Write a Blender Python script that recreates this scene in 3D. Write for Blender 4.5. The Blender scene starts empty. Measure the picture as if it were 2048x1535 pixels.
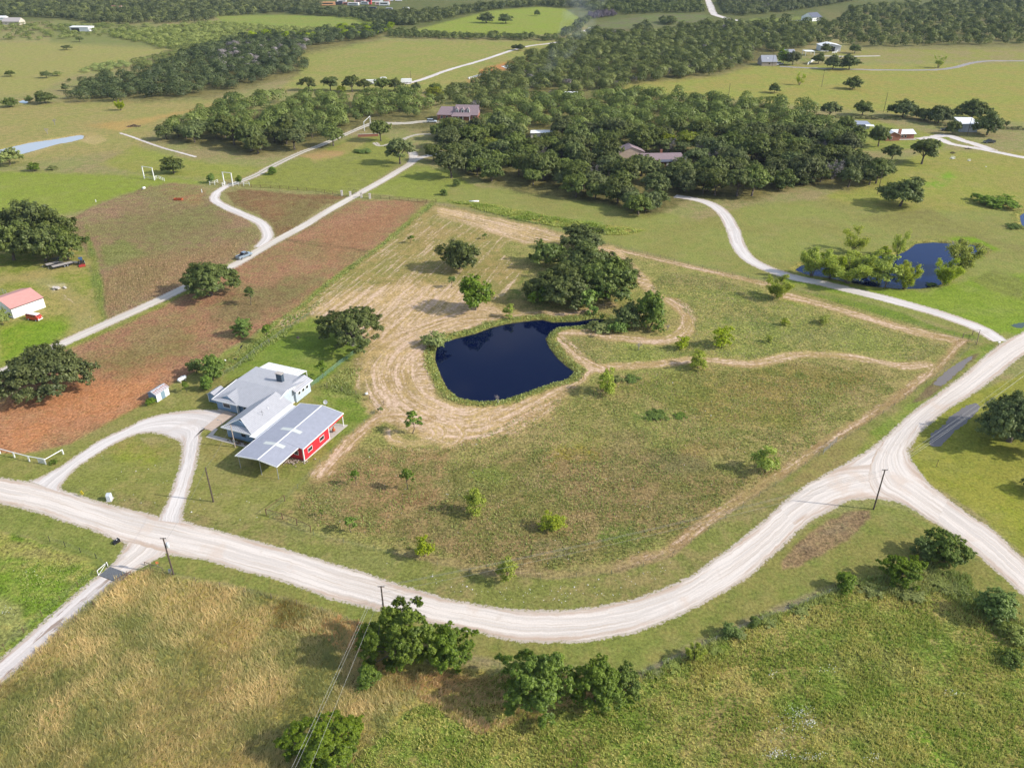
import bpy, bmesh, math, random
import numpy as np
from mathutils import Vector, Matrix

# ---------------------------------------------------------------- camera, sky, sun, exposure
sc = bpy.context.scene
COL = sc.collection
H = 95.0                       # drone height above the pasture
PITCH = math.radians(30.1)
F = 1577.0                     # focal length in pixels of the 2048 px wide photograph
cam = bpy.data.cameras.new('camera'); camo = bpy.data.objects.new('camera', cam); COL.objects.link(camo)
camo.location = (0, 0, H); camo.rotation_euler = (math.radians(90)-PITCH, 0, 0)
cam.sensor_width = 36; cam.lens = 36*F/2048; cam.clip_start = 1; cam.clip_end = 60000
sc.camera = camo
SUN_EL = math.radians(33.0); SUN_AZ = math.radians(-10.5)
w = bpy.data.worlds.new('World'); sc.world = w; w.use_nodes = True
nt = w.node_tree
sky = nt.nodes.new('ShaderNodeTexSky'); sky.sky_type = 'NISHITA'; sky.sun_disc = False
sky.sun_elevation = SUN_EL; sky.sun_rotation = math.pi/2-SUN_AZ; sky.air_density = 1.0; sky.dust_density = 1.2
bg = nt.nodes['Background']
_tc = nt.nodes.new('ShaderNodeTexCoord'); _cn = nt.nodes.new('ShaderNodeTexNoise'); _cn.inputs['Scale'].default_value = 2.6; _cn.inputs['Detail'].default_value = 7; _cn.inputs['Roughness'].default_value = .55
_vm = nt.nodes.new('ShaderNodeVectorMath'); _vm.operation = 'MULTIPLY'; _vm.inputs[1].default_value = (1, 1, 2.2); nt.links.new(_tc.outputs['Generated'], _vm.inputs[0]); nt.links.new(_vm.outputs[0], _cn.inputs['Vector'])
_cr = nt.nodes.new('ShaderNodeMapRange'); _cr.inputs['From Min'].default_value = .47; _cr.inputs['From Max'].default_value = .68; _cr.inputs['To Max'].default_value = .75; nt.links.new(_cn.outputs['Fac'], _cr.inputs['Value'])
_mx = nt.nodes.new('ShaderNodeMix'); _mx.data_type = 'RGBA'; _mx.inputs['B'].default_value = (6.0, 6.1, 6.3, 1); nt.links.new(sky.outputs[0], _mx.inputs['A']); nt.links.new(_cr.outputs[0], _mx.inputs['Factor']); nt.links.new(_mx.outputs['Result'], bg.inputs[0]); bg.inputs[1].default_value = 0.145
sl = bpy.data.lights.new('sun', 'SUN'); sl.energy = 3.6; sl.angle = math.radians(0.6); sl.color = (1.0, 0.955, 0.88)
so = bpy.data.objects.new('sun', sl); COL.objects.link(so)
_d = Vector((-math.cos(SUN_AZ)*math.cos(SUN_EL), -math.sin(SUN_AZ)*math.cos(SUN_EL), -math.sin(SUN_EL)))
so.rotation_euler = _d.to_track_quat('-Z', 'Y').to_euler(); so.location = (200, -40, 200)
sc.view_settings.view_transform = 'Standard'; sc.view_settings.look = 'None'
sc.view_settings.exposure = 0.45; sc.view_settings.gamma = 1
sc.cycles.max_bounces = 5; sc.cycles.diffuse_bounces = 3; sc.cycles.transparent_max_bounces = 8
sc.cycles.volume_step_rate = 4; sc.cycles.volume_max_steps = 64

# ---------------------------------------------------------------- helpers
CP, SP = math.cos(PITCH), math.sin(PITCH)
def G(x, y, z=0.0):
    """where the plane at height z is met by the sight line through photo point x, y"""
    u = x-1024; v = y-767.5
    t = (z-H)/(-F*SP-v*CP)
    return (u*t, (F*CP-v*SP)*t)
def G3(x, y, z=0.0): a = G(x, y, z); return Vector((a[0], a[1], z))
def PX(X, Y, Z):
    z = Z-H; d = Y*CP-z*SP
    return 1024+F*X/d, 767.5-F*(Y*SP+z*CP)/d
def ppm(y):                    # photo pixels per metre for a thing standing on the ground at photo row y
    X, Y = G(1024, y); return F/(Y*CP+H*SP)
def ang(a, b):                 # heading on the ground between two photo points
    A = G(*a); B = G(*b); return math.atan2(B[1]-A[1], B[0]-A[0])

def tag(o, label=None, cat=None, group=None, kind=None):
    if label: o['label'] = label
    if cat: o['category'] = cat
    if group: o['group'] = group
    if kind: o['kind'] = kind
    return o
def thing(name, label, cat, loc, rz=0.0, group=None, scale=None):
    o = bpy.data.objects.new(name, None); COL.objects.link(o)
    o.empty_display_size = 0.3
    loc = tuple(loc) if len(loc) == 3 else (loc[0], loc[1], 0)
    o.location = loc; o.rotation_euler = (0, 0, rz)
    if scale: o.scale = (scale,)*3 if not hasattr(scale, '__len__') else scale
    return tag(o, label, cat, group)
def link(name, me, parent=None):
    o = bpy.data.objects.new(name, me); COL.objects.link(o)
    if parent: o.parent = parent
    return o
def dup(root, loc, rz, label=None, group=None, scale=None):
    r = root.copy(); COL.objects.link(r); r.location = loc; r.rotation_euler = (0, 0, rz)
    if label: r['label'] = label
    if group: r['group'] = group
    if scale: r.scale = (scale,)*3 if not hasattr(scale, '__len__') else scale
    for ch in list(root.children):
        c = ch.copy(); COL.objects.link(c); c.parent = r
        for g in list(ch.children):
            d = g.copy(); COL.objects.link(d); d.parent = c
    return r

class MB:
    def __init__(s): s.v = []; s.f = []; s.m = []
    def poly(s, pts, mi=0):
        n = len(s.v); s.v += [tuple(p) for p in pts]; s.f.append(tuple(range(n, n+len(pts)))); s.m.append(mi); return s
    def mesh(s, vs, fs, mi=0):
        n = len(s.v); s.v += [tuple(p) for p in vs]
        for f in fs: s.f.append(tuple(i+n for i in f)); s.m.append(mi)
        return s
    def box(s, x0, x1, y0, y1, z0, z1, mi=0):
        v = [(x0,y0,z0),(x1,y0,z0),(x1,y1,z0),(x0,y1,z0),(x0,y0,z1),(x1,y0,z1),(x1,y1,z1),(x0,y1,z1)]
        return s.mesh(v, [(0,3,2,1),(4,5,6,7),(0,1,5,4),(1,2,6,5),(2,3,7,6),(3,0,4,7)], mi)
    def prism(s, poly, z0, z1, mi=0):
        n = len(poly)
        v = [(p[0],p[1],z0) for p in poly]+[(p[0],p[1],z1) for p in poly]
        return s.mesh(v, [tuple(range(n))[::-1], tuple(range(n, 2*n))]+[(i,(i+1)%n,n+(i+1)%n,n+i) for i in range(n)], mi)
    def side(s, poly, y0, y1, mi=0):     # polygon in x,z pushed along y
        n = len(poly)
        v = [(p[0],y0,p[1]) for p in poly]+[(p[0],y1,p[1]) for p in poly]
        return s.mesh(v, [tuple(range(n)), tuple(range(n, 2*n))[::-1]]+[(i,n+i,n+(i+1)%n,(i+1)%n) for i in range(n)], mi)
    def slab(s, pts, t, mi=0):           # a sloping panel with thickness t downward
        n = len(pts)
        v = [tuple(p) for p in pts]+[(p[0],p[1],p[2]-t) for p in pts]
        return s.mesh(v, [tuple(range(n)), tuple(range(n, 2*n))[::-1]]+[(i,n+i,n+(i+1)%n,(i+1)%n) for i in range(n)], mi)
    def tube(s, a, b, r0, r1=None, n=6, mi=0):
        a = Vector(a); b = Vector(b); r1 = r0 if r1 is None else r1
        d = (b-a); d = d.normalized() if d.length > 1e-6 else Vector((0,0,1))
        x = d.cross(Vector((0,0,1)) if abs(d.z) < .95 else Vector((1,0,0))).normalized(); y = d.cross(x)
        v = []
        for c, r in ((a, r0), (b, r1)):
            for i in range(n):
                t = 2*math.pi*i/n; v.append(c+x*(r*math.cos(t))+y*(r*math.sin(t)))
        return s.mesh(v, [(i,(i+1)%n,n+(i+1)%n,n+i) for i in range(n)]+[tuple(range(n))[::-1], tuple(range(n,2*n))], mi)
    def lathe(s, prof, n=12, c=(0,0,0), mi=0, axis='z'):
        v = []
        for r, z in prof:
            for i in range(n):
                t = 2*math.pi*i/n; p = (r*math.cos(t), r*math.sin(t), z)
                if axis == 'x': p = (z, p[0], p[1])
                if axis == 'y': p = (p[0], z, p[1])
                v.append((p[0]+c[0], p[1]+c[1], p[2]+c[2]))
        k = len(prof)
        fs = [(j*n+i, j*n+(i+1)%n, (j+1)*n+(i+1)%n, (j+1)*n+i) for j in range(k-1) for i in range(n)]
        return s.mesh(v, fs+[tuple(range(n))[::-1], tuple(range((k-1)*n, k*n))], mi)
    def build(s, name, mats, parent=None, smooth=False):
        me = bpy.data.meshes.new(name); me.from_pydata(s.v, [], s.f)
        for m in (mats if isinstance(mats, (list, tuple)) else [mats]): me.materials.append(m)
        if len(set(s.m)) > 1 or (s.m and s.m[0]): me.polygons.foreach_set('material_index', s.m)
        if smooth: me.polygons.foreach_set('use_smooth', [True]*len(s.f))
        bm = bmesh.new(); bm.from_mesh(me); bmesh.ops.recalc_face_normals(bm, faces=bm.faces); bm.to_mesh(me); bm.free()
        me.update(); return link(name, me, parent)

def np_mesh(name, V, Q, mats, attrs=None, smooth=False, mi=None):
    """V (n,3), Q (m,k) faces of equal size"""
    me = bpy.data.meshes.new(name); k = Q.shape[1]
    me.vertices.add(len(V)); me.vertices.foreach_set('co', np.ascontiguousarray(V, dtype=np.float32).ravel())
    me.loops.add(Q.size); me.loops.foreach_set('vertex_index', np.ascontiguousarray(Q, dtype=np.int32).ravel())
    me.polygons.add(len(Q)); me.polygons.foreach_set('loop_start', np.arange(0, Q.size, k, dtype=np.int32))
    me.polygons.foreach_set('loop_total', np.full(len(Q), k, dtype=np.int32))
    if smooth: me.polygons.foreach_set('use_smooth', np.ones(len(Q), dtype=bool))
    for m in mats: me.materials.append(m)
    if mi is not None: me.polygons.foreach_set('material_index', mi.astype(np.int32))
    me.update(calc_edges=True)
    for an, dom, typ, arr in (attrs or []):
        a = me.attributes.new(an, typ, dom)
        key = {'FLOAT_COLOR': 'color', 'FLOAT_VECTOR': 'vector', 'FLOAT': 'value'}[typ]
        a.data.foreach_set(key, np.ascontiguousarray(arr, dtype=np.float32).ravel())
    return me

# value noise on the ground plane
_lat = np.random.RandomState(5).rand(512, 512)
def vn(x, y, s, off=0):
    x = np.asarray(x)/s+off*17.3+1000.5; y = np.asarray(y)/s+off*31.7+1000.5
    xi = np.floor(x).astype(int); yi = np.floor(y).astype(int); fx = x-xi; fy = y-yi
    fx = fx*fx*(3-2*fx); fy = fy*fy*(3-2*fy)
    g = lambda a, b: _lat[a % 512, b % 512]
    return (g(xi,yi)*(1-fx)+g(xi+1,yi)*fx)*(1-fy)+(g(xi,yi+1)*(1-fx)+g(xi+1,yi+1)*fx)*fy
def fbm(x, y, s, o=4, off=0):
    r = 0; a = 1; t = 0
    for i in range(o): r = r+a*vn(x, y, s/2**i, off+i); t += a; a *= .55
    return r/t
def poly_sd(x, y, P):
    """signed distance to polygon, negative inside"""
    P = np.asarray(P, float); d = np.full(x.shape, 1e18); ins = np.zeros(x.shape, bool)
    n = len(P)
    for i in range(n):
        ax, ay = P[i]; bx, by = P[(i+1) % n]; ex, ey = bx-ax, by-ay
        t = np.clip(((x-ax)*ex+(y-ay)*ey)/(ex*ex+ey*ey+1e-12), 0, 1)
        d = np.minimum(d, (x-ax-t*ex)**2+(y-ay-t*ey)**2)
        c = ((ay > y) != (by > y)) & (x < (bx-ax)*(y-ay)/(by-ay+1e-12)+ax); ins ^= c
    return np.where(ins, -1, 1)*np.sqrt(d)
def line_sd(x, y, P):
    """distance to polyline, arc length there and signed side offset"""
    P = np.asarray(P, float); best = np.full(x.shape, 1e18); S = np.zeros(x.shape); D = np.zeros(x.shape); L = 0
    for i in range(len(P)-1):
        ax, ay = P[i]; ex, ey = P[i+1]-P[i]; l = math.hypot(ex, ey)+1e-9
        t = np.clip(((x-ax)*ex+(y-ay)*ey)/(l*l), 0, 1); dx = x-ax-t*ex; dy = y-ay-t*ey
        q = dx*dx+dy*dy; m = q < best
        best = np.where(m, q, best); S = np.where(m, L+t*l, S); D = np.where(m, np.sign(ex*dy-ey*dx)*np.sqrt(q), D); L += l
    return np.sqrt(best), S, D
def smooth_line(P, n=6):
    """Catmull-Rom through ground points"""
    P = [np.array(p, float) for p in P]; P = [2*P[0]-P[1]]+P+[2*P[-1]-P[-2]]; out = []
    for i in range(1, len(P)-2):
        a, b, c, d = P[i-1:i+3]
        for k in range(n):
            t = k/n; out.append(.5*((2*b)+(c-a)*t+(2*a-5*b+4*c-d)*t*t+(3*b-a-3*c+d)*t**3))
    out.append(P[-2]); return np.array(out)
def resample(P, n):
    P = np.array(P, float); s = np.concatenate([[0], np.cumsum(np.hypot(*np.diff(P, axis=0).T))])
    t = np.linspace(0, s[-1], n); return np.stack([np.interp(t, s, P[:, 0]), np.interp(t, s, P[:, 1])], 1), s[-1]
def sstep(a, b, x):
    t = np.clip((x-a)/(b-a), 0, 1); return t*t*(3-2*t)

# ---------------------------------------------------------------- materials
MATS = {}
def mat(name, col, rough=.7, metal=0.0, spec=.3, var=.12, scale=3.0, bump=0.0, coat=0.0):
    if name in MATS: return MATS[name]
    m = bpy.data.materials.new(name); m.use_nodes = True; n = m.node_tree.nodes; l = m.node_tree.links
    b = n['Principled BSDF']; b.inputs['Roughness'].default_value = rough; b.inputs['Metallic'].default_value = metal
    b.inputs['Specular IOR Level'].default_value = spec; b.inputs['Coat Weight'].default_value = coat
    tc = n.new('ShaderNodeTexCoord'); no = n.new('ShaderNodeTexNoise'); no.inputs['Scale'].default_value = scale; no.inputs['Detail'].default_value = 6
    l.new(tc.outputs['Object'], no.inputs['Vector'])
    mr = n.new('ShaderNodeMapRange'); mr.inputs['From Min'].default_value = .3; mr.inputs['From Max'].default_value = .7
    mr.inputs['To Min'].default_value = 1-var; mr.inputs['To Max'].default_value = 1+var; l.new(no.outputs['Fac'], mr.inputs['Value'])
    mx = n.new('ShaderNodeMix'); mx.data_type = 'RGBA'; mx.blend_type = 'MULTIPLY'; mx.inputs['Factor'].default_value = 1
    mx.inputs['A'].default_value = (*col, 1); l.new(mr.outputs[0], mx.inputs['B']); l.new(mx.outputs['Result'], b.inputs['Base Color'])
    if bump:
        bu = n.new('ShaderNodeBump'); bu.inputs['Strength'].default_value = bump; bu.inputs['Distance'].default_value = .05
        l.new(no.outputs['Fac'], bu.inputs['Height']); l.new(bu.outputs[0], b.inputs['Normal'])
    MATS[name] = m; return m
def ribbed(name, col, axis='X', pitch=.45, rough=.45, metal=.0, depth=.03, rib=.9, var=.06):
    """sheet metal or boards with ribs repeating along one object axis"""
    if name in MATS: return MATS[name]
    m = mat(name, col, rough, metal, .4, var, 1.2); n = m.node_tree.nodes; l = m.node_tree.links; b = n['Principled BSDF']
    tc = n.new('ShaderNodeTexCoord'); wv = n.new('ShaderNodeTexWave'); wv.bands_direction = axis; wv.inputs['Scale'].default_value = .314/pitch
    wv.inputs['Distortion'].default_value = 0; l.new(tc.outputs['Object'], wv.inputs['Vector'])
    r = n.new('ShaderNodeMapRange'); r.inputs['From Min'].default_value = .75; r.inputs['From Max'].default_value = 1; r.inputs['To Min'].default_value = 1; r.inputs['To Max'].default_value = rib
    l.new(wv.outputs['Fac'], r.inputs['Value'])
    old = b.inputs['Base Color'].links[0].from_socket
    mx = n.new('ShaderNodeMix'); mx.data_type = 'RGBA'; mx.blend_type = 'MULTIPLY'; mx.inputs['Factor'].default_value = 1
    l.new(old, mx.inputs['A']); l.new(r.outputs[0], mx.inputs['B']); l.new(mx.outputs['Result'], b.inputs['Base Color'])
    bu = n.new('ShaderNodeBump'); bu.inputs['Strength'].default_value = .6; bu.inputs['Distance'].default_value = depth
    l.new(wv.outputs['Fac'], bu.inputs['Height']); l.new(bu.outputs[0], b.inputs['Normal']); return m
M_white = mat('white_paint', (.78,.78,.76), .5, var=.05)
M_wood = mat('weathered_wood', (.16,.12,.09), .9, var=.3, scale=8)
M_dark = mat('dark_metal', (.03,.03,.032), .5, var=.2)
M_rust = mat('rusty_pipe', (.14,.075,.05), .8, var=.3)
M_steel = mat('galvanized_steel', (.34,.35,.36), .55, .3, var=.1)
M_fw = mat('fence_wire', (.16,.16,.15), .7, .2, var=.1)
M_glass = mat('window_glass', (.02,.025,.03), .08, spec=.8, var=.1)
M_rubber = mat('tyre_rubber', (.015,.015,.016), .9)
M_conc = mat('pale_concrete', (.5,.45,.39), .9, var=.12, scale=1.5, bump=.2)
M_bark = mat('bark', (.13,.105,.085), .95, var=.3, scale=5, bump=.5)
M_bark_pale = mat('pale_bark', (.26,.23,.2), .95, var=.25, scale=5, bump=.4)
# ---------------------------------------------------------------- ground sheet
WATER_Z = -0.45
POND_MAIN = [(873,700),(878,688),(910,678),(950,668),(985,655),(1015,648),(1060,642),(1084,640),(1104,645),(1150,644),(1185,638),(1212,639),(1195,647),(1155,652),(1114,655),(1100,664),(1090,678),(1097,694),(1112,714),(1132,733),(1148,743),(1135,757),(1100,767),(1060,781),(1010,798),(960,803),(920,796),(895,776),(880,745),(871,720)]
POND_RIGHT = [(1590,540),(1604,531),(1630,527),(1662,522),(1700,516),(1750,512),(1790,512),(1812,503),(1826,493),(1832,488),(1868,485),(1905,488),(1935,489),(1958,493),(1971,502),(1962,511),(1940,518),(1900,534),(1875,545),(1880,560),(1884,568),(1866,572),(1840,577),(1800,577),(1748,573),(1700,565),(1655,555),(1615,549)]
POND_FAR = [(0,300),(25,294),(60,286),(110,279),(150,272),(168,270),(166,277),(140,284),(115,288),(90,295),(62,303),(44,308),(20,303),(-30,312),(-60,306)]
POND_EDGE = [(2040,432),(2052,424),(2090,420),(2120,450),(2100,470),(2060,462),(2044,450)]
POND_TINY = [(36,205),(45,201),(58,203),(52,207)]
PONDS = [('pond', POND_MAIN, WATER_Z), ('pond', POND_RIGHT, WATER_Z), ('pond', POND_FAR, -0.3), ('pond', POND_EDGE, WATER_Z), ('pond', POND_TINY, -.3)]
PW = [(np.array([G(x, y, z) for x, y in P]), z) for _, P, z in PONDS]

def grid():
    xs = np.concatenate([[-9000,-5000,-3000,-2000,-1400,-1000,-800,-650,-500], np.arange(-400, 2450, 3.2), [2550,2700,2900,3200,3800,5000,7000,11000]])
    ys = np.concatenate([[-145.5,-144,-141,-136,-128,-118,-105,-92,-80,-70,-60,-50,-42,-35,-28], np.arange(-20, 120, 2.0), np.arange(120, 1560, 2.6), np.arange(1565, 1700, 10), [1720,1760,1820,1900,2050,2300,2800,3400]])
    PXg, PYg = np.meshgrid(xs, ys)
    v = PYg-767.5; t = -H/(-F*SP-v*CP)
    return PXg, PYg, (PXg-1024)*t, (F*CP-v*SP)*t, len(xs), len(ys)
PXg, PYg, X, Y, NX, NY = grid()
# wobble shared by all zone edges, in photo pixels
WB = (fbm(X, Y, 6, 3)-.5)*1.0+(fbm(X, Y, 1.6, 2, 9)-.5)*.8

def full(c): return np.tile(np.array(c, float), X.shape+(1,))
C1 = full((.235,.235,.075)); C2 = full((.275,.205,.10))
ZP = full((.75, 0.0, 0.0, .55))        # patchiness, straw, tillage, roughness
FL = np.stack([X, Y, np.zeros_like(X)], -1)
_b = np.array([1.0,1.0,.70])
def paint(m, c1=None, c2=None, zp=None, fl=None):
    a = m[..., None]
    global C1, C2, ZP, FL
    if c1 is not None: C1 = C1*(1-a)+np.array(c1)*_b*a
    if c2 is not None: C2 = C2*(1-a)+np.array(c2)*_b*a
    if zp is not None: ZP = ZP*(1-a)+np.array(zp)*a
    if fl is not None: FL = np.where(a > .5, fl, FL)
def zone(P, soft, c1=None, c2=None, zp=None, wob=6, flow=None, op=1.0):
    P = np.array(P, float); x0, y0 = P.min(0)-soft-wob-4; x1, y1 = P.max(0)+soft+wob+4
    m = np.zeros(X.shape); sel = (PXg > x0) & (PXg < x1) & (PYg > y0) & (PYg < y1)
    d = poly_sd(PXg[sel], PYg[sel], P)+WB[sel]*wob
    m[sel] = (1-sstep(-soft, soft, d))*op
    fl = None
    if flow is not None:
        ca, sa = math.cos(flow), math.sin(flow); fl = np.stack([X*ca+Y*sa, -X*sa+Y*ca, np.zeros_like(X)], -1)
    paint(m, c1, c2, zp, fl)
def band(P, wid, soft, c1=None, c2=None, zp=None, wob=1.0, flow=True, op=1.0, n=6):
    """strip of given half width in metres along photo points"""
    W = smooth_line([G(x, y) for x, y in P], n); x0, y0 = W.min(0)-wid-soft-2; x1, y1 = W.max(0)+wid+soft+2
    sel = (X > x0) & (X < x1) & (Y > y0) & (Y < y1); m = np.zeros(X.shape)
    d, S, D = line_sd(X[sel], Y[sel], W); m[sel] = (1-sstep(wid-soft, wid+soft, d+WB[sel]*wob))*op
    fl = None
    if flow: fl = FL.copy(); fl[sel, 0] = S; fl[sel, 1] = D
    paint(m, c1, c2, zp, fl)

# colours
PAST=(.235,.235,.075); DRY=(.29,.225,.11); GRN=(.15,.205,.05); LAWN=(.19,.22,.06); VIV=(.15,.23,.03)
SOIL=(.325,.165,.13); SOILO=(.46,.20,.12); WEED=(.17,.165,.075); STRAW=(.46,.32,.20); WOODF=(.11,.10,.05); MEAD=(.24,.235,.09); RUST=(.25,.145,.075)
FLD = ang((560,640),(870,412))
ROWS = ang((305,600),(292,520))
# --- far country
zone([(-400,-20),(2450,-20),(2450,40),(1500,62),(1180,48),(800,60),(430,30),(-400,62)],6,(.10,.12,.045),(.14,.13,.06),wob=2)
zone([(430,32),(560,30),(720,34),(820,38),(790,44),(700,55),(560,58),(450,48)],2,(.20,.25,.06),(.24,.24,.08),wob=1)
zone([(820,62),(900,42),(980,22),(1080,14),(1130,18),(1165,40),(1130,68),(1000,72),(850,70)],2,(.22,.27,.05),(.24,.25,.07),wob=1)
zone([(1175,50),(1300,30),(1400,28),(1425,34),(1400,48),(1340,58),(1300,72),(1180,68)],3,(.13,.16,.06),(.15,.12,.11),wob=2)
zone([(-400,90),(110,82),(250,92),(350,98),(300,112),(150,150),(60,190),(-400,215)],8,(.27,.26,.10),(.29,.245,.12))
zone([(110,40),(440,60),(440,100),(300,95),(100,85)],6,(.20,.20,.09),(.16,.19,.07))
zone([(560,112),(640,92),(780,80),(1120,84),(1190,70),(1100,120),(1010,150),(940,170),(830,185),(560,180),(590,150)],5,(.235,.25,.08),(.29,.245,.11),(.9,0,0,.6))
zone([(960,140),(1000,128),(1060,114),(1072,118),(1040,138),(1000,142),(960,158)],3,(.48,.20,.09),(.42,.2,.1),wob=3)
zone([(930,160),(985,148),(990,158),(940,168)],3,(.42,.23,.12),(.3,.22,.1),wob=3)
zone([(1250,165),(1440,150),(1500,130),(1640,130),(2450,120),(2450,260),(1950,240),(1700,220),(1520,205),(1330,190),(1250,180)],5,(.25,.26,.075),(.29,.24,.09),(.9,0,0,.6))
zone([(1640,95),(1700,98),(2450,90),(2450,118),(1700,122)],3,(.24,.24,.07),None)
zone([(1460,128),(1520,120),(1620,112),(1640,120),(1600,132)],3,(.17,.2,.06))
zone([(1640,20),(2048,20),(2048,95),(1700,95)],8,(.18,.15,.08),(.13,.15,.06))
zone([(1500,38),(1640,34),(1640,46),(1500,50)],2,(.2,.24,.06))
# --- left pasture around far pond
zone([(-400,215),(130,205),(330,200),(560,195),(330,240),(270,300),(0,330),(-400,330)],8,(.26,.245,.10),(.31,.24,.13))
zone([(170,250),(300,235),(420,212),(440,205),(300,245),(240,262)],4,(.42,.27,.13),(.34,.22,.1),op=.8)
zone([(150,268),(190,265),(215,280),(190,290),(160,282),(120,290),(60,312),(40,312)],3,(.42,.32,.2),(.30,.24,.1),wob=4,op=.8)
zone([(-400,335),(120,345),(330,352),(420,365),(330,372),(240,392),(150,425),(0,450),(-400,470)],5,(.22,.25,.06),(.20,.25,.045))
zone([(270,290),(330,310),(420,325),(530,335),(470,362),(300,350),(200,330)],6,(.235,.255,.07),(.25,.23,.08))
# --- ranch pasture between drives and beyond
zone([(480,372),(560,330),(700,275),(770,270),(820,310),(735,372),(700,388)],4,(.21,.22,.07),(.22,.23,.06))
zone([(735,385),(830,330),(900,340),(960,380),(900,400),(870,405)],4,(.22,.24,.07),(.21,.24,.06))
zone([(620,320),(660,300),(690,285),(725,270),(740,280),(690,310),(630,325)],3,(.34,.26,.14),(.25,.23,.08),op=.7)
zone([(600,312),(640,300),(690,302),(680,312),(630,318)],3,(.46,.27,.19),(.3,.2,.1),wob=4,op=.8)
# right side lawns
zone([(900,372),(1050,380),(1200,405),(1400,440),(1500,410),(1700,395),(1850,330),(2450,320),(2450,700),(1990,690),(1800,620),(1500,555),(1240,495),(880,405)],4,(.225,.24,.085),(.225,.205,.085),(.85,0,0,.4))
zone([(1640,395),(1760,350),(1850,300),(2450,310),(2450,420),(1900,420),(1750,420)],6,(.25,.26,.07),(.27,.235,.09),(.9,0,0,.5))
zone([(1830,370),(1900,345),(1915,355),(1880,378)],4,(.17,.30,.03),wob=5)
zone([(1720,235),(1850,262),(1900,275),(1880,300),(1700,300),(1680,262)],4,(.21,.25,.06),(.25,.22,.09))
zone([(890,400),(980,408),(1100,432),(1200,448),(1290,460),(1250,470),(1100,445),(1050,440)],3,(.24,.28,.06),(.27,.22,.08),(.9,0,0,1.0))
band([(900,402),(1000,418),(1120,438),(1200,446)],1.5,1,(.16,.23,.05),zp=(.8,0,0,1.2))
zone([(1560,560),(1600,548),(1700,570),(1850,582),(1980,545),(2450,560),(2450,680),(2000,668),(1850,620),(1700,590)],6,(.175,.25,.035),(.20,.25,.045),(.8,0,0,.5),wob=8)
zone([(1560,578),(1640,590),(1760,610),(1880,655),(1950,672),(1960,682),(1860,660),(1720,620),(1580,590)],4,(.14,.20,.035),(.165,.2,.045),(.7,0,0,.6))
zone([(1940,560),(1990,540),(2048,560),(2048,600),(1990,585)],5,(.17,.15,.07),(.2,.2,.07),op=.6)
zone([(1700,440),(1860,415),(1900,440),(1990,480),(2048,490),(2048,505),(1950,480),(1820,450)],5,(.20,.16,.085),(.2,.2,.07),op=.6,wob=8)
zone([(1850,470),(1950,475),(2000,500),(1960,520),(1965,505),(1900,480)],3,(.17,.26,.02),wob=3)
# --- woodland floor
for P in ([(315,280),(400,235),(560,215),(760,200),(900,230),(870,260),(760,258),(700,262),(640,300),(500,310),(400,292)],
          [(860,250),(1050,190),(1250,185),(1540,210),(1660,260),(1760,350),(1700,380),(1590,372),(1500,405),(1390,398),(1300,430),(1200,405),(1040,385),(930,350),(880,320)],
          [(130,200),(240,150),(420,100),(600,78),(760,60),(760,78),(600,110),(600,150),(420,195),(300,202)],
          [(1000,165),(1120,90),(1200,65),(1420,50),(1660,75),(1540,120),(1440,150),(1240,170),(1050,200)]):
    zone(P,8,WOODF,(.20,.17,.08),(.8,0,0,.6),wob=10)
zone([(1280,335),(1330,330),(1345,345),(1300,352),(1265,350)],4,(.27,.2,.09))
# --- tilled fields
TZ=(.55,0,.9,.9)
zone([(138,440),(205,405),(300,372),(350,366),(400,374),(420,392),(440,414),(490,434),(518,462),(517,485),(480,515),(440,532),(380,570),(290,612),(205,640),(192,610),(184,560),(172,500),(150,465)],3,(.27,.165,.135),(.19,.18,.085),(.8,0,.9,.9),flow=ROWS)
zone([(250,420),(400,400),(470,435),(420,480),(300,500),(230,470)],18,(.17,.15,.075),WEED,(.8,0,.5,.9),wob=26,op=.6)
zone([(200,490),(250,480),(300,510),(250,525),(205,530)],8,(.16,.20,.06),WEED,(.7,0,.3,1),wob=14,op=.75)
zone([(260,520),(420,490),(500,470),(470,512),(330,580),(215,625),(195,560)],10,(.27,.165,.115),(.17,.14,.07),(.5,0,1.5,.7),wob=10,flow=ROWS)
zone([(350,372),(410,380),(400,410),(340,395),(310,385)],8,(.33,.17,.10),op=.6,wob=10)
zone([(448,384),(480,378),(560,384),(692,392),(640,417),(580,462),(552,474),(545,452),(520,432),(470,412)],3,(.20,.115,.075),WEED,TZ,flow=FLD)
zone([(500,400),(600,395),(560,440),(520,425)],10,(.25,.13,.085),op=.6,wob=10)
FC=[(712,402),(860,400),(838,425),(762,490),(700,532),(642,576),(592,620),(520,662),(455,700),(420,728),(350,765),(300,803),(232,838),(142,888),(50,908),(-60,903),(-60,790),(120,700),(250,645),(400,570),(480,526),(560,486),(650,434)]
zone(FC,3,SOIL,WEED,(.55,0,.8,.9),flow=FLD)
zone([(-60,820),(150,760),(330,740),(300,800),(200,850),(60,905),(-60,903)],22,SOILO,SOIL,(.6,0,.6,.7),wob=30,flow=FLD)
zone([(180,720),(330,680),(400,650),(380,700),(250,770)],20,(.29,.155,.095),(.16,.15,.07),(.7,0,.7,.8),wob=22,op=.7,flow=FLD)
zone([(440,600),(560,560),(640,560),(560,620),(470,650),(420,640)],16,(.15,.13,.07),WEED,(.8,0,.5,.9),wob=20,op=.7)
zone([(640,470),(760,430),(820,410),(740,480),(660,520)],14,(.28,.14,.095),SOIL,(.4,0,.7,.6),wob=16,op=.7,flow=FLD)
for k in (0,1):                                  # cart tracks crossing the soil
    band([(560,478),(640,486+6*k),(720,500),(830,522)],.5,.4,(.13,.085,.06),wob=.4,op=.7,flow=False)
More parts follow.
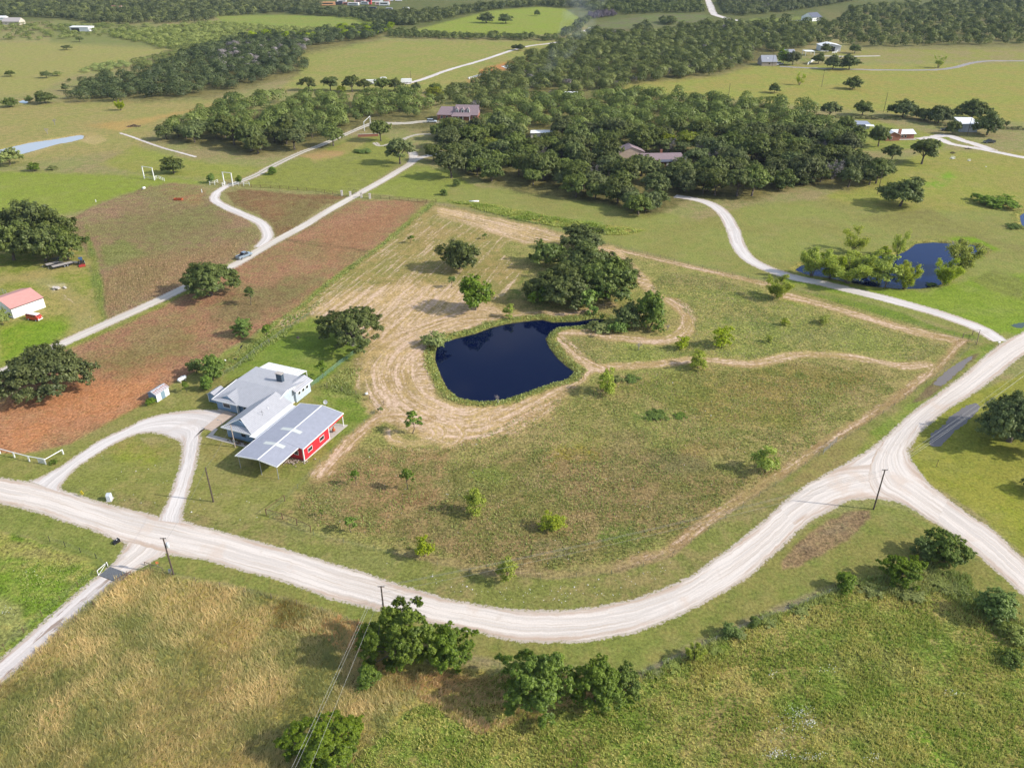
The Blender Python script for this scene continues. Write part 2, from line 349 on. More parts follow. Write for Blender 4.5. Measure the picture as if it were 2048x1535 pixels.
zone([(190,500),(172,450),(180,560),(196,640),(210,640),(206,560)],5,(.12,.20,.035),(.2,.2,.06),op=.8,wob=8)
# green margins
band([(868,404),(838,428),(762,494),(702,536),(644,580),(594,624),(520,668)],1.6,1.2,(.16,.23,.045),(.22,.22,.07),(.8,0,0,1.1),wob=2)
zone([(455,700),(520,668),(560,640),(600,628),(640,600),(560,690),(520,720),(430,760),(370,770),(420,728)],5,(.19,.22,.06),(.16,.23,.04),(.8,0,0,1))
# --- yard west of the drive
zone([(-60,500),(140,480),(180,520),(186,600),(205,645),(120,690),(-60,740),(-400,760),(-400,480)],7,(.20,.23,.05),(.31,.25,.12),(.9,0,0,.6),wob=10)
zone([(150,640),(110,690),(0,730),(0,650),(100,640)],12,(.155,.25,.02),(.2,.24,.03),op=.8)
band([(60,550),(120,580),(160,620),(165,660),(125,690)],3.2,2.2,(.30,.26,.14),(.3,.22,.1),(.5,.5,0,.4),op=.8)
band([(-20,560),(60,552),(160,528)],3.5,2.5,(.33,.26,.13),None,(.5,.4,0,.4),op=.8)
zone([(95,570),(128,566),(135,577),(105,584)],3,(.5,.44,.36),wob=5,op=.8)
zone([(-60,740),(120,690),(250,640),(400,565),(400,575),(250,650),(120,702),(-60,790)],4,(.22,.24,.06))
# --- house yard
YARD=[(420,728),(520,665),(625,628),(690,645),(735,688),(768,808),(700,885),(640,945),(580,1005),(535,1040),(440,1060),(365,1035),(320,1030),(180,995),(60,965),(-60,940),(-60,903),(50,908),(142,888),(232,838),(300,803),(350,765)]
zone(YARD,4,(.205,.215,.07),(.24,.205,.095),(.8,0,0,.35))
zone([(440,760),(520,668),(622,632),(690,645),(733,690),(640,770),(560,760)],6,(.145,.205,.04),(.20,.22,.06),(.8,0,0,.35))
zone([(620,790),(700,790),(765,808),(700,880),(660,900),(640,860),(690,840)],6,(.15,.21,.04),(.2,.21,.07),(.8,0,0,.5))
zone([(640,770),(740,700),(720,730),(700,780),(765,815),(640,790)],5,(.17,.21,.055),(.24,.21,.09),(.9,0,0,1.2))
zone([(220,880),(300,885),(340,900),(300,930),(230,920)],14,(.22,.25,.04),(.25,.19,.09),(.8,0,0,.5),wob=14,op=.8)
zone([(282,876),(320,874),(330,882),(300,888)],3,(.48,.40,.3),(.24,.2,.1),(1,0,0,.6),wob=6,op=.8)
zone([(400,950),(560,960),(600,990),(500,1040),(420,1040)],16,(.215,.215,.075),(.26,.22,.12),(.8,0,0,.3),wob=16,op=.7)
zone([(395,900),(440,880),(470,900),(430,930)],10,(.26,.2,.08),op=.6,wob=10)
# --- the big lot
LOT=[(870,408),(1060,450),(1240,498),(1420,542),(1560,572),(1700,612),(1830,650),(1935,682),(1870,750),(1760,825),(1650,895),(1540,970),(1440,1035),(1340,1110),(1240,1142),(1100,1155),(960,1145),(850,1118),(740,1092),(630,1065),(540,1030),(600,985),(660,930),(720,870),(768,810),(720,760),(735,690),(690,645),(625,628),(560,650),(500,690),(592,624),(644,580),(702,536),(762,494),(838,428)]
zone(LOT,2.5,MEAD,(.27,.215,.115),(.95,0,0,1.1),wob=3)
zone([(1230,600),(1350,570),(1560,590),(1700,640),(1860,690),(1800,725),(1600,705),(1400,720),(1220,725),(1180,700),(1380,650),(1330,590)],8,(.25,.27,.085),(.31,.255,.12),(.9,0,0,1.2),wob=10)
zone([(1200,770),(1400,740),(1600,730),(1750,745),(1600,860),(1450,850),(1300,800)],14,(.185,.19,.06),(.24,.18,.08),(.9,0,0,1.3),wob=18)
zone([(900,930),(1100,900),(1350,900),(1500,960),(1380,1060),(1100,1140),(900,1110),(760,1060)],16,(.175,.165,.065),(.235,.165,.10),(.95,0,0,1.1),wob=24)
zone([(620,960),(720,900),(900,900),(880,1000),(760,1070),(560,1030)],14,(.19,.175,.075),(.29,.18,.12),(.95,0,0,.8),wob=22)
zone([(880,560),(1040,545),(1060,610),(1000,650),(930,640),(870,600)],10,(.2,.185,.07),(.3,.22,.12),(.8,.3,0,.6))
zone([(990,590),(1050,550),(1090,600),(1100,620),(1040,615)],8,(.12,.17,.04),op=.8,wob=8)
for q, c in (((1150,905,60,16),(.30,.24,.05)),((1130,930,40,14),(.29,.23,.06)),((1350,925,70,26),(.17,.15,.09)),((1240,880,70,22),(.22,.17,.10)),((830,1000,50,20),(.27,.15,.10)),((1310,830,45,9),(.09,.2,.03)),((1195,880,30,10),(.23,.24,.05)),((980,950,40,16),(.19,.23,.06)),((1255,1070,70,24),(.14,.19,.05)),((1080,1100,60,18),(.22,.19,.13)),((1020,1140,60,12),(.24,.2,.15)),((1420,900,70,18),(.24,.17,.08)),((1500,800,60,16),(.18,.21,.06)),((790,1110,50,8),(.2,.21,.08)),((1700,760,80,16),(.17,.19,.05)),((1500,640,70,16),(.14,.2,.05)),((1640,670,70,14),(.2,.21,.08)),((1350,615,50,10),(.26,.24,.1))):
    x, y, a, b = q; zone([(x+a*math.cos(t), y+b*math.sin(t)) for t in np.arange(0, 6.28, .7)],10,c,wob=22,op=.75)
# mown ground with cut straw
zone([(872,412),(1010,438),(1060,455),(1000,500),(1050,545),(1010,600),(930,600),(800,620),(700,640),(625,628),(560,650),(500,690),(592,624),(644,580),(702,536),(762,494),(838,432)],4,(.235,.21,.085),(.31,.22,.12),(.8,.62,0,.5),wob=4,flow=FLD)
zone([(870,412),(1060,448),(1240,496),(1300,560),(1330,600),(1290,590),(1240,520),(1130,480),(1050,490),(1000,470),(880,430)],5,(.33,.24,.14),STRAW,(.8,.9,0,.5),wob=7,flow=ang((880,412),(1240,498)))
zone([(560,640),(700,580),(800,570),(900,560),(985,610),(1000,632),(940,640),(860,662),(800,690),(735,690),(690,645),(625,632),(560,655)],9,(.36,.255,.15),STRAW,(.8,.95,0,.5),wob=12,flow=FLD)
PL=[(960,632),(870,662),(800,700),(775,740),(790,790),(850,830),(930,850),(990,835),(1060,795)]
band(PL,7.5,2.0,(.36,.25,.15),STRAW,(.7,1.0,0,.5),wob=3)
zone([(800,690),(850,680),(862,740),(880,800),(930,830),(880,870),(780,850),(740,800),(745,730)],8,(.35,.245,.15),STRAW,(.7,1.0,0,.5),wob=10)
zone([(735,690),(800,690),(745,730),(740,800),(700,760),(700,730)],9,(.30,.235,.13),None,(.8,.7,0,.7),wob=10)
TW=(.37,.25,.155)
band([(1240,500),(1400,538),(1560,574)],1.7,.7,TW,None,(.5,.9,0,.4),wob=1)
band([(1560,590),(1600,598),(1700,625),(1800,655),(1900,678),(1930,684)],2.3,.8,TW,None,(.5,.95,0,.4),wob=1.4)
band([(1930,684),(1870,745),(1760,822),(1650,892),(1540,965),(1440,1030),(1345,1100),(1250,1135)],2.0,.9,(.33,.215,.14),None,(.6,.7,0,.5),wob=1.6)
band([(1345,1100),(1250,1138),(1100,1150),(950,1140),(800,1108)],1.5,1,(.27,.19,.13),None,(.8,.4,0,.7),wob=2,op=.7)
band([(1000,836),(1080,795),(1150,755),(1200,735),(1300,729),(1400,719),(1500,728),(1560,716),(1610,708),(1700,713),(1800,731),(1855,728)],1.9,.8,TW,None,(.5,.9,0,.4),wob=1.3)
band([(1104,664),(1140,695),(1165,720),(1200,737)],2.2,.8,TW,None,(.5,.95,0,.4),wob=1.3)
band([(1104,664),(1170,664),(1230,674),(1320,681),(1365,668),(1378,640),(1362,615),(1340,600)],2.4,1,TW,None,(.5,.9,0,.4),wob=1.6)
band([(1560,592),(1530,610),(1480,585)],1.2,.9,(.3,.23,.13),None,(.5,.6,0,.5),op=.7)
band([(1000,836),(1080,795),(1150,755)],3.2,1.2,TW,None,(.5,.9,0,.4),wob=1.5)
band([(930,640),(1010,632),(1060,628),(1150,625),(1220,610)],2.2,1.2,(.36,.25,.15),None,(.5,.8,0,.4),wob=1.5)
band([(850,838),(770,832),(715,868),(680,905),(640,950)],2.0,1,(.36,.24,.15),None,(.5,.9,0,.4),wob=1.6)
for R in ((830,866,40),(830,864,58),(850,868,75)):  # swirls round the young tree
    x, y, a = R; band([(x+a*math.cos(t), y+a*.42*math.sin(t)) for t in np.arange(-.6, 3.6, .4)],.7,.5,STRAW,None,(.4,.9,0,.4),op=.8,wob=.5)
# pond banks
for P, k in ((POND_MAIN, 1.9), (POND_RIGHT, 1.2), (POND_EDGE, 2.5)):
    W = np.array([G(x, y, WATER_Z) for x, y in P]); x0, y0 = W.min(0)-6; x1, y1 = W.max(0)+6
    sel = (X > x0) & (X < x1) & (Y > y0) & (Y < y1); d = poly_sd(X[sel], Y[sel], W); m = np.zeros(X.shape)
    m[sel] = (1-sstep(k, k+1.4, d+WB[sel]*1.5)); paint(m, (.18,.20,.06), (.25,.21,.08), (.9,0,0,1.3))
    m = np.zeros(X.shape); m[sel] = 1-sstep(.0, .7, d+WB[sel]*.6); paint(m, (.12,.09,.05), (.10,.10,.04), (.6,0,0,.6))
zone([(1820,497),(1835,487),(1905,488),(1890,492),(1840,500),(1815,512)],2,(.38,.27,.17),op=.8,wob=3)
zone([(0,300),(60,283),(120,275),(165,266),(190,272),(168,282),(168,271),(120,278),(60,287)],2,(.42,.31,.2),wob=2)
# --- roadside verges
zone([(-60,1004),(70,1022),(190,1062),(240,1080),(246,1105),(218,1140),(200,1140),(140,1110),(60,1075),(-60,1050)],4,(.175,.205,.06),(.21,.21,.08),(.8,0,0,.4))
zone([(300,1120),(340,1105),(420,1118),(560,1158),(660,1192),(740,1215),(850,1240),(950,1262),(1020,1278),(1140,1284),(1260,1266),(1420,1200),(1500,1155),(1560,1100),(1650,1030),(1750,1010),(1800,1015),(1870,1050),(1960,1115),(2060,1200),(2060,1260),(1980,1210),(1930,1165),(1850,1130),(1690,1170),(1560,1210),(1500,1240),(1400,1290),(1290,1345),(1200,1330),(1000,1320),(850,1290),(700,1240),(600,1200),(450,1165),(350,1150),(280,1135)],5,(.185,.205,.065),(.22,.19,.08),(.8,0,0,.35))
zone([(60,965),(180,995),(320,1032),(440,1062),(600,1105),(760,1158),(920,1203),(1060,1222),(1200,1213),(1290,1193),(1380,1158),(1530,1043),(1600,998),(1690,925),(1776,870),(1811,835),(1900,765),(1996,690),(1985,675),(1935,684),(1870,750),(1760,828),(1650,900),(1540,972),(1440,1038),(1345,1112),(1240,1145),(1100,1158),(960,1150),(850,1122),(740,1096),(630,1070),(540,1040),(440,1040),(365,1020),(180,970)],4,(.19,.20,.07),(.245,.19,.11),(.85,0,0,.5))
zone([(1680,910),(1760,850),(1860,770),(1940,700),(1990,685),(1990,700),(1900,765),(1811,838),(1720,915)],5,(.17,.225,.05),(.24,.215,.08),(.7,0,0,.5),wob=6)
zone([(1650,900),(1720,860),(1740,870),(1700,920),(1640,960),(1560,980)],8,(.25,.20,.10),(.22,.2,.08),(.8,0,0,.4),wob=8)
zone([(1830,870),(1900,815),(1960,780),(2060,740),(2450,700),(2450,1500),(2060,1120),(1960,1030),(1850,960),(1822,915)],4,(.215,.225,.05),(.25,.23,.06),(.8,0,0,.35))
zone([(1880,955),(2048,960),(2048,1060),(1960,1020)],20,(.245,.27,.04),op=.8,wob=16)
zone([(1560,1125),(1590,1090),(1640,1050),(1700,1020),(1740,1018),(1742,1035),(1700,1075),(1640,1110),(1600,1130),(1565,1140)],4,(.20,.13,.10),(.25,.17,.12),(.9,0,0,.9),wob=8)
zone([(1590,1100),(1640,1062),(1700,1035),(1690,1060),(1630,1095)],6,(.25,.19,.17),op=.6,wob=6)
# water stains and ditches
zone([(1818,808),(1842,785),(1880,752),(1930,715),(1958,706),(1945,725),(1895,765),(1850,800)],3,(.17,.12,.09),(.14,.15,.05),(.7,0,0,.5),wob=4)
# --- south-west hay
zone([(-400,1000),(-60,1050),(60,1075),(140,1110),(205,1140),(235,1150),(-60,1400),(-400,1700)],4,(.15,.23,.03),(.28,.24,.10),(.9,0,0,1.0),wob=6)
zone([(-60,1080),(60,1085),(180,1120),(120,1135),(20,1110),(-60,1115)],7,(.33,.27,.13),(.22,.24,.05),wob=12,op=.8)
zone([(-60,1180),(40,1210),(60,1260),(0,1300),(-60,1320)],12,(.26,.25,.12),wob=16,op=.8)
zone([(240,1150),(290,1138),(350,1152),(450,1168),(600,1205),(700,1245),(730,1300),(860,1330),(1000,1340),(820,1420),(700,1540),(560,1900),(-400,2600),(-400,1700),(-60,1420)],6,(.34,.27,.10),(.25,.23,.09),(.9,.25,0,1.0),wob=10,flow=ang((200,1500),(420,1250)))
for x,y,a,b,c in ((150,1350,150,40,(.17,.19,.075)),(350,1420,120,40,(.28,.235,.11)),(480,1250,120,25,(.28,.20,.06)),(60,1430,100,40,(.16,.2,.07)),(300,1500,110,30,(.22,.21,.08)),(560,1300,90,30,(.25,.19,.06)),(680,1390,70,30,(.29,.22,.10)),(230,1250,90,22,(.24,.24,.08)),(420,1340,80,25,(.31,.26,.11)),(100,1310,60,16,(.33,.26,.13)),(620,1240,70,14,(.32,.20,.08)),(520,1480,60,40,(.25,.2,.1))):
    zone([(x+a*math.cos(t)+b*.8*math.sin(t), y+b*math.sin(t)-a*.35*math.cos(t)) for t in np.arange(0, 6.28, .6)],16,c,wob=34,op=.7)
# --- south-east pasture
zone([(820,1420),(1000,1340),(1200,1345),(1290,1350),(1400,1295),(1500,1245),(1560,1215),(1690,1172),(1850,1135),(1930,1168),(1980,1215),(2060,1262),(2450,1400),(2450,2600),(700,2600),(680,1560),(740,1480)],6,(.17,.235,.05),(.27,.215,.10),(1.0,0,0,1.2),wob=10)
for x,y,a,b,c in ((1250,1440,150,30,(.15,.19,.045)),(980,1410,110,22,(.34,.23,.10)),(900,1370,90,18,(.33,.22,.09)),(1650,1230,120,24,(.22,.18,.075)),(1780,1200,90,16,(.28,.2,.09)),(1750,1330,120,40,(.18,.16,.07)),(1550,1350,80,30,(.13,.19,.04)),(1950,1350,70,50,(.21,.19,.055)),(1400,1500,110,30,(.11,.2,.03)),(1700,1450,120,30,(.17,.16,.06)),(900,1500,90,30,(.15,.18,.04)),(1900,1480,90,30,(.14,.22,.03)),(1350,1320,60,14,(.27,.22,.09)),(1180,1500,60,20,(.24,.19,.08))):
    zone([(x+a*math.cos(t), y+b*math.sin(t)+a*.12*math.cos(t)) for t in np.arange(0, 6.28, .6)],14,c,wob=34,op=.7)
band([(1290,1348),(1400,1292),(1500,1243),(1600,1205),(1690,1170)],1.0,.6,(.26,.21,.17),None,(.5,0,0,.4),wob=.8,op=.8)

# --- heights: pond basins
Z = np.zeros(X.shape)
for W, wz in PW:
    x0, y0 = W.min(0)-4; x1, y1 = W.max(0)+4; sel = (X > x0) & (X < x1) & (Y > y0) & (Y < y1)
    d = poly_sd(X[sel], Y[sel], W)
    Z[sel] = np.minimum(Z[sel], np.where(d > 0, wz*(1-sstep(0, 1.6, d)), wz+d*.35).clip(-2, 0))
def bank_z(x, y):
    z = 0.0
    for W, wz in PW:
        d = float(poly_sd(np.array([x]), np.array([y]), W)[0])
        if d < 1.6: z = min(z, wz*(1-float(sstep(0, 1.6, d))))
    return z

# --- the gravel that spills off the road edges is noted in the alpha of the first colour
ROADS = []   # filled below: (left edge, right edge) in photo points
main_N = [(-400,868),(-200,912),(-60,944),(0,957),(70,968),(115,980),(180,1000),(240,1017),(320,1035),(365,1042),(440,1065),(512,1083),(600,1110),(700,1140),(760,1160),(850,1186),(920,1205),(1000,1220),(1060,1224),(1130,1223),(1200,1215),(1290,1193),(1380,1157),(1450,1105),(1536,1038),(1598,985),(1655,948),(1711,918),(1776,873),(1811,838),(1861,800),(1921,757),(1981,706),(2010,686),(2048,664),(2200,590),(2450,480)]
main_S = [(-400,905),(-200,950),(-60,990),(0,1004),(75,1020),(135,1040),(195,1060),(250,1080),(330,1104),(425,1120),(512,1143),(562,1156),(649,1188),(729,1210),(850,1240),(947,1258),(1024,1276),(1144,1280),(1199,1273),(1261,1261),(1349,1231),(1424,1193),(1494,1151),(1550,1100),(1611,1045),(1670,1010),(1740,965),(1790,925),(1818,890),(1850,853),(1890,820),(1922,800),(1958,776),(2000,745),(2048,706),(2200,630),(2450,515)]
south_L = [(1590,1050),(1656,1008),(1701,996),(1753,994),(1798,1002),(1831,1017),(1873,1044),(1936,1090),(2011,1152),(2080,1215),(2250,1370),(2450,1560)]
south_R = [(1560,1015),(1630,962),(1690,935),(1745,930),(1790,935),(1836,955),(1896,1000),(1936,1030),(1986,1062),(2048,1123),(2300,1330),(2600,1560)]
bend_L = [(1836,848),(1813,890),(1813,905),(1822,925),(1845,955),(1861,975),(1896,1000)]
bend_R = [(1770,880),(1745,915),(1735,950),(1748,985),(1790,1000),(1831,1018),(1873,1046)]
drive_a = ([(60,962),(72,960),(125,931),(200,882),(262,852),(295,836),(350,825),(400,821),(447,824),(440,838),(402,860),(397,880),(391,918),(383,948),(371,993),(363,1020),(364,1046)],
           [(122,986),(118,972),(142,942),(177,917),(225,887),(268,868),(295,864),(325,867),(345,874),(360,879),(364,884),(367,892),(363,928),(354,958),(345,985),(330,1018),(318,1040)])
cl = {'ranch':[(-60,772),(0,746),(60,718),(115,691),(220,644),(330,594),(400,560),(470,529),(515,502),(560,477),(610,450),(650,425),(700,397),(720,386)],
      'ranch2':[(720,386),(760,364),(800,340),(822,326),(828,314),(824,303)],
      'ranch3':[(826,322),(845,314),(862,310),(885,302)],
      'curve':[(517,494),(532,479),(534,464),(525,449),(512,440),(475,424),(447,411),(429,399),(433,386),(447,376),(456,371)],
      'curve2':[(456,371),(480,363),(512,350),(545,332),(600,306),(640,291),(690,269),(735,250),(752,243)],
      'caliche':[(1350,392),(1382,397),(1415,405),(1438,418),(1455,438),(1467,462),(1476,490),(1496,516),(1530,535),(1586,554),(1640,565),(1686,576),(1786,601),(1861,622),(1911,638),(1961,657),(2000,682)],
      'sw':[(222,1152),(205,1163),(170,1192),(120,1236),(60,1290),(0,1342),(-60,1395),(-200,1530)],
      'farm':[(1836,278),(1862,275),(1880,278),(1900,287),(1930,293),(1962,298),(1998,305),(2048,315),(2150,330)],
      'farm2':[(1866,274),(1895,271),(1925,281),(1950,288),(1985,300)],
      'far_gravel':[(1560,133),(1640,137),(1760,140),(1860,140),(1905,136),(1940,127),(1980,122),(2048,122),(2200,121)],
      'far_white':[(812,168),(850,157),(900,139),(960,122),(1024,101),(1060,92),(1100,87),(1130,80),(1184,55)],
      'far_north':[(1411,-10),(1420,10),(1426,25),(1436,32),(1475,42)],
      'far_farm':[(1640,112),(1700,113),(1760,112)],
      'far_drive':[(1560,42),(1610,41),(1645,40)],
      'path':[(240,266),(262,273),(300,287),(330,297),(360,305),(392,314)],
      'house':[(745,245),(800,247),(850,243),(880,244)],
      'path2':[(750,285),(760,292),(790,285),(830,270),(862,268)]}
EDGE = []
def edge_noise(P, off, amp):
    n = (fbm(P[:, 0], P[:, 1], .8, 3, off)-.5)*1.6*amp+(vn(P[:, 0], P[:, 1], 6, off+3)-.5)*amp*1.3
    t = np.gradient(P, axis=0); t /= np.hypot(*t.T)[:, None]+1e-9
    return P+np.stack([-t[:, 1], t[:, 0]], 1)*n[:, None]
def strip(L, R, z, nc=10, step=.45, amp=.3, px=True):
    if px:
        L = smooth_line([G(*p) for p in L]); R = smooth_line([G(*p) for p in R])
    ln = resample(L, 8)[1]; n = max(8, int(ln/step)); n = min(n, 900)
    L = edge_noise(resample(L, n)[0], 1, amp); R = edge_noise(resample(R, n)[0], 5, amp)
    EDGE.append(L); EDGE.append(R)
    t = np.linspace(0, 1, nc+1)[None, :, None]; P = L[:, None]*(1-t)+R[:, None]*t
    V = np.concatenate([P, np.full(P.shape[:2]+(1,), z)], 2).reshape(-1, 3)
    s = np.linspace(0, ln, n)[:, None]*np.ones((1, nc+1)); w = np.hypot(*(L-R).T)[:, None]*t[..., 0]
    FLW = np.stack([s, w-w.max(1, keepdims=True)/2, np.abs(t[..., 0]*2-1)*np.ones_like(s)], -1).reshape(-1, 3)
    i = np.arange(n-1)[:, None]*(nc+1)+np.arange(nc)[None]; Q = np.stack([i, i+1, i+nc+2, i+nc+1], -1).reshape(-1, 4)
    return V, Q, FLW
def centre(P, wid, z, amp=.25, nc=8):
    W = smooth_line([G(*p) for p in P]); W, ln = resample(W, max(10, int(resample(W, 8)[1]/1.0)))
    t = np.gradient(W, axis=0); t /= np.hypot(*t.T)[:, None]; nn = np.stack([-t[:, 1], t[:, 0]], 1)*wid/2
    st = max(.45, math.hypot(*W[0])/500)
    return strip(W+nn, W-nn, z, nc, st, amp, False)
def merge(L):
    V=[];Q=[];A=[];o=0
    for v, q, a in L: V.append(v); Q.append(q+o); A.append(a); o += len(v)
    return np.concatenate(V), np.concatenate(Q), np.concatenate(A)

def road_mat(name, base, rut, stain, wheel=1.6, mid=0.0, fine=1.0):
    m = bpy.data.materials.new(name); m.use_nodes = True; n = m.node_tree.nodes; l = m.node_tree.links; b = n['Principled BSDF']
    b.inputs['Roughness'].default_value = .95; b.inputs['Specular IOR Level'].default_value = .15
    at = n.new('ShaderNodeAttribute'); at.attribute_name = 'flow'
    def noise(scale, vec=None, det=6, map_=None):
        t = n.new('ShaderNodeTexNoise'); t.inputs['Scale'].default_value = scale; t.inputs['Detail'].default_value = det; t.inputs['Roughness'].default_value = .65
        src = at.outputs['Vector']
        if vec == 'P': g = n.new('ShaderNodeNewGeometry'); src = g.outputs['Position']
        if map_:
            mp = n.new('ShaderNodeVectorMath'); mp.operation = 'MULTIPLY'; mp.inputs[1].default_value = map_; l.new(src, mp.inputs[0]); src = mp.outputs[0]
        l.new(src, t.inputs['Vector']); return t.outputs['Fac']
    def ramp(v, a, c, lo=0, hi=1):
        r = n.new('ShaderNodeMapRange'); r.interpolation_type = 'SMOOTHSTEP'
        for k, x in zip(('From Min','From Max','To Min','To Max'), (a, c, lo, hi)): r.inputs[k].default_value = x
        l.new(v, r.inputs['Value']); return r.outputs[0]
    def mix(f, a, c, mode='MIX'):
        x = n.new('ShaderNodeMix'); x.data_type = 'RGBA'; x.blend_type = mode
        if isinstance(f, (int, float)): x.inputs['Factor'].default_value = f
        else: l.new(f, x.inputs['Factor'])
        for k, q in (('A', a), ('B', c)):
            if isinstance(q, tuple): x.inputs[k].default_value = (*q, 1)
            else: l.new(q, x.inputs[k])
        return x.outputs['Result']
    c = mix(ramp(noise(1, map_=(.03, .8, 0)), .42, .60), base, tuple(x*.82 for x in base))
    c = mix(ramp(noise(1, map_=(.04, 2.4, 0), det=8), .50, .64, 0, .8), c, rut)
    c = mix(ramp(noise(.10, 'P', 8), .55, .66, 0, .6), c, stain)
    sp0 = n.new('ShaderNodeSeparateXYZ'); l.new(at.outputs['Vector'], sp0.inputs[0])
    mm_ = n.new('ShaderNodeMath'); mm_.operation = 'MULTIPLY'; l.new(ramp(sp0.outputs['Z'], .6, .95), mm_.inputs[0]); l.new(ramp(noise(1, map_=(.06, .6, 0), det=8), .44, .58, 0, .9), mm_.inputs[1])
    c = mix(mm_.outputs[0], c, (.46,.325,.235))
    c = mix(ramp(noise(.35, 'P', 9), .58, .70, 0, .4), c, rut)
    if name == 'track_mud': c = mix(ramp(noise(1, map_=(.12, .9, 0), det=9), .55, .60, 0, .8), c, (.27,.19,.14))
    if mid: 
        sp = n.new('ShaderNodeSeparateXYZ'); l.new(at.outputs['Vector'], sp.inputs[0])
        c = mix(ramp(sp.outputs['Z'], .35, .05, 0, mid), c, (.17,.18,.07))
    sp = n.new('ShaderNodeSeparateXYZ'); l.new(at.outputs['Vector'], sp.inputs[0])
    c = mix(ramp(sp.outputs['Z'], .78, 1.0, 0, .45), c, rut)
    g = ramp(noise(3.5*fine, 'P', 8), .3, .7, .93, 1.06)
    x = n.new('ShaderNodeMix'); x.data_type = 'RGBA'; x.blend_type = 'MULTIPLY'; x.inputs['Factor'].default_value = 1; l.new(c, x.inputs['A']); l.new(g, x.inputs['B'])
    l.new(x.outputs['Result'], b.inputs['Base Color'])
    bu = n.new('ShaderNodeBump'); bu.inputs['Strength'].default_value = .2; bu.inputs['Distance'].default_value = .05
    l.new(noise(3, 'P', 8), bu.inputs['Height']); l.new(bu.outputs[0], b.inputs['Normal']); return m
R_main = road_mat('crushed_limestone', (.71,.635,.565), (.52,.43,.345), (.60,.48,.385))
R_white = road_mat('white_caliche', (.70,.645,.60), (.50,.44,.39), (.55,.47,.41))
R_drive = road_mat('driveway_dust', (.66,.60,.52), (.50,.43,.35), (.56,.49,.40), mid=.0)
R_track = road_mat('track_mud', (.66,.60,.56), (.50,.43,.37), (.34,.26,.20), mid=0)
n_ = None
R_two = road_mat('two_track_dust', (.60,.545,.46), (.44,.38,.30), (.5,.44,.34), mid=.75)
R_grey = road_mat('far_grey_gravel', (.33,.31,.30), (.25,.24,.22), (.4,.36,.3))
def road(name, parts, m):
    V, Q, A = merge(parts); o = link(name, np_mesh(name, V, Q, [m], [('flow', 'POINT', 'FLOAT_VECTOR', A)])); o['kind'] = 'structure'; return o
stub_L=[(262,1075),(250,1096),(236,1118),(214,1142)]; stub_R=[(350,1088),(318,1112),(285,1128),(252,1148)]
road('gravel_road', [strip(main_N, main_S, .012, 16), strip(south_R, south_L, .016, 14), strip(bend_R, bend_L, .020, 12), strip(stub_L, stub_R, .008, 10)], R_main)
road('house_drive', [strip(drive_a[0], drive_a[1], .024, 14, amp=.25)], R_white)
road('ranch_drive', [centre(cl['ranch'], 3.6, .012, .12), centre(cl['ranch2'], 3.8, .016, .15), centre(cl['ranch3'], 3.8, .020, .15)], R_drive)
road('curved_drive', [centre(cl['curve'], 3.4, .008, .35)], R_white)
road('two_track_drive', [centre(cl['curve2'], 3.6, .012, .2), centre(cl['path2'], 2.2, .016, .3), centre(cl['house'], 5.0, .020, .6)], R_two)
road('caliche_drive', [centre(cl['caliche'], 4.3, .004, .2)], R_white)
road('pasture_track', [centre(cl['sw'], 3.3, .008, .22)], R_track)
road('farm_drive', [centre(cl['farm'], 4.4, .008, .3), centre(cl['farm2'], 5.5, .014, .6)], R_white)
road('far_road', [centre(cl['far_gravel'], 5, .03, .4)], R_grey)
road('far_white_road', [centre(cl['far_white'], 4.5, .03, .5), centre(cl['far_north'], 9, .03, 1), centre(cl['far_farm'], 4, .04, .4), centre(cl['far_drive'], 6, .05, .4)], R_white)
road('concrete_path', [centre(cl['path'], 1.3, .02, .08)], R_white)

# gravel spill beside the road edges
SPILL = np.zeros(X.shape)
for E_ in EDGE:
    x0, y0 = E_.min(0)-2.5; x1, y1 = E_.max(0)+2.5; sel = (X > x0) & (X < x1) & (Y > y0) & (Y < y1) & (PYg < 1620) & (PYg > -25)
    if sel.sum() == 0: continue
    Es = E_[::3]; d, _, _ = line_sd(X[sel], Y[sel], Es); SPILL[sel] = np.maximum(SPILL[sel], 1-sstep(.1, 1.5, d))
C1 = np.concatenate([C1, SPILL[..., None]], 2); C2 = np.concatenate([C2, np.ones(X.shape+(1,))], 2)

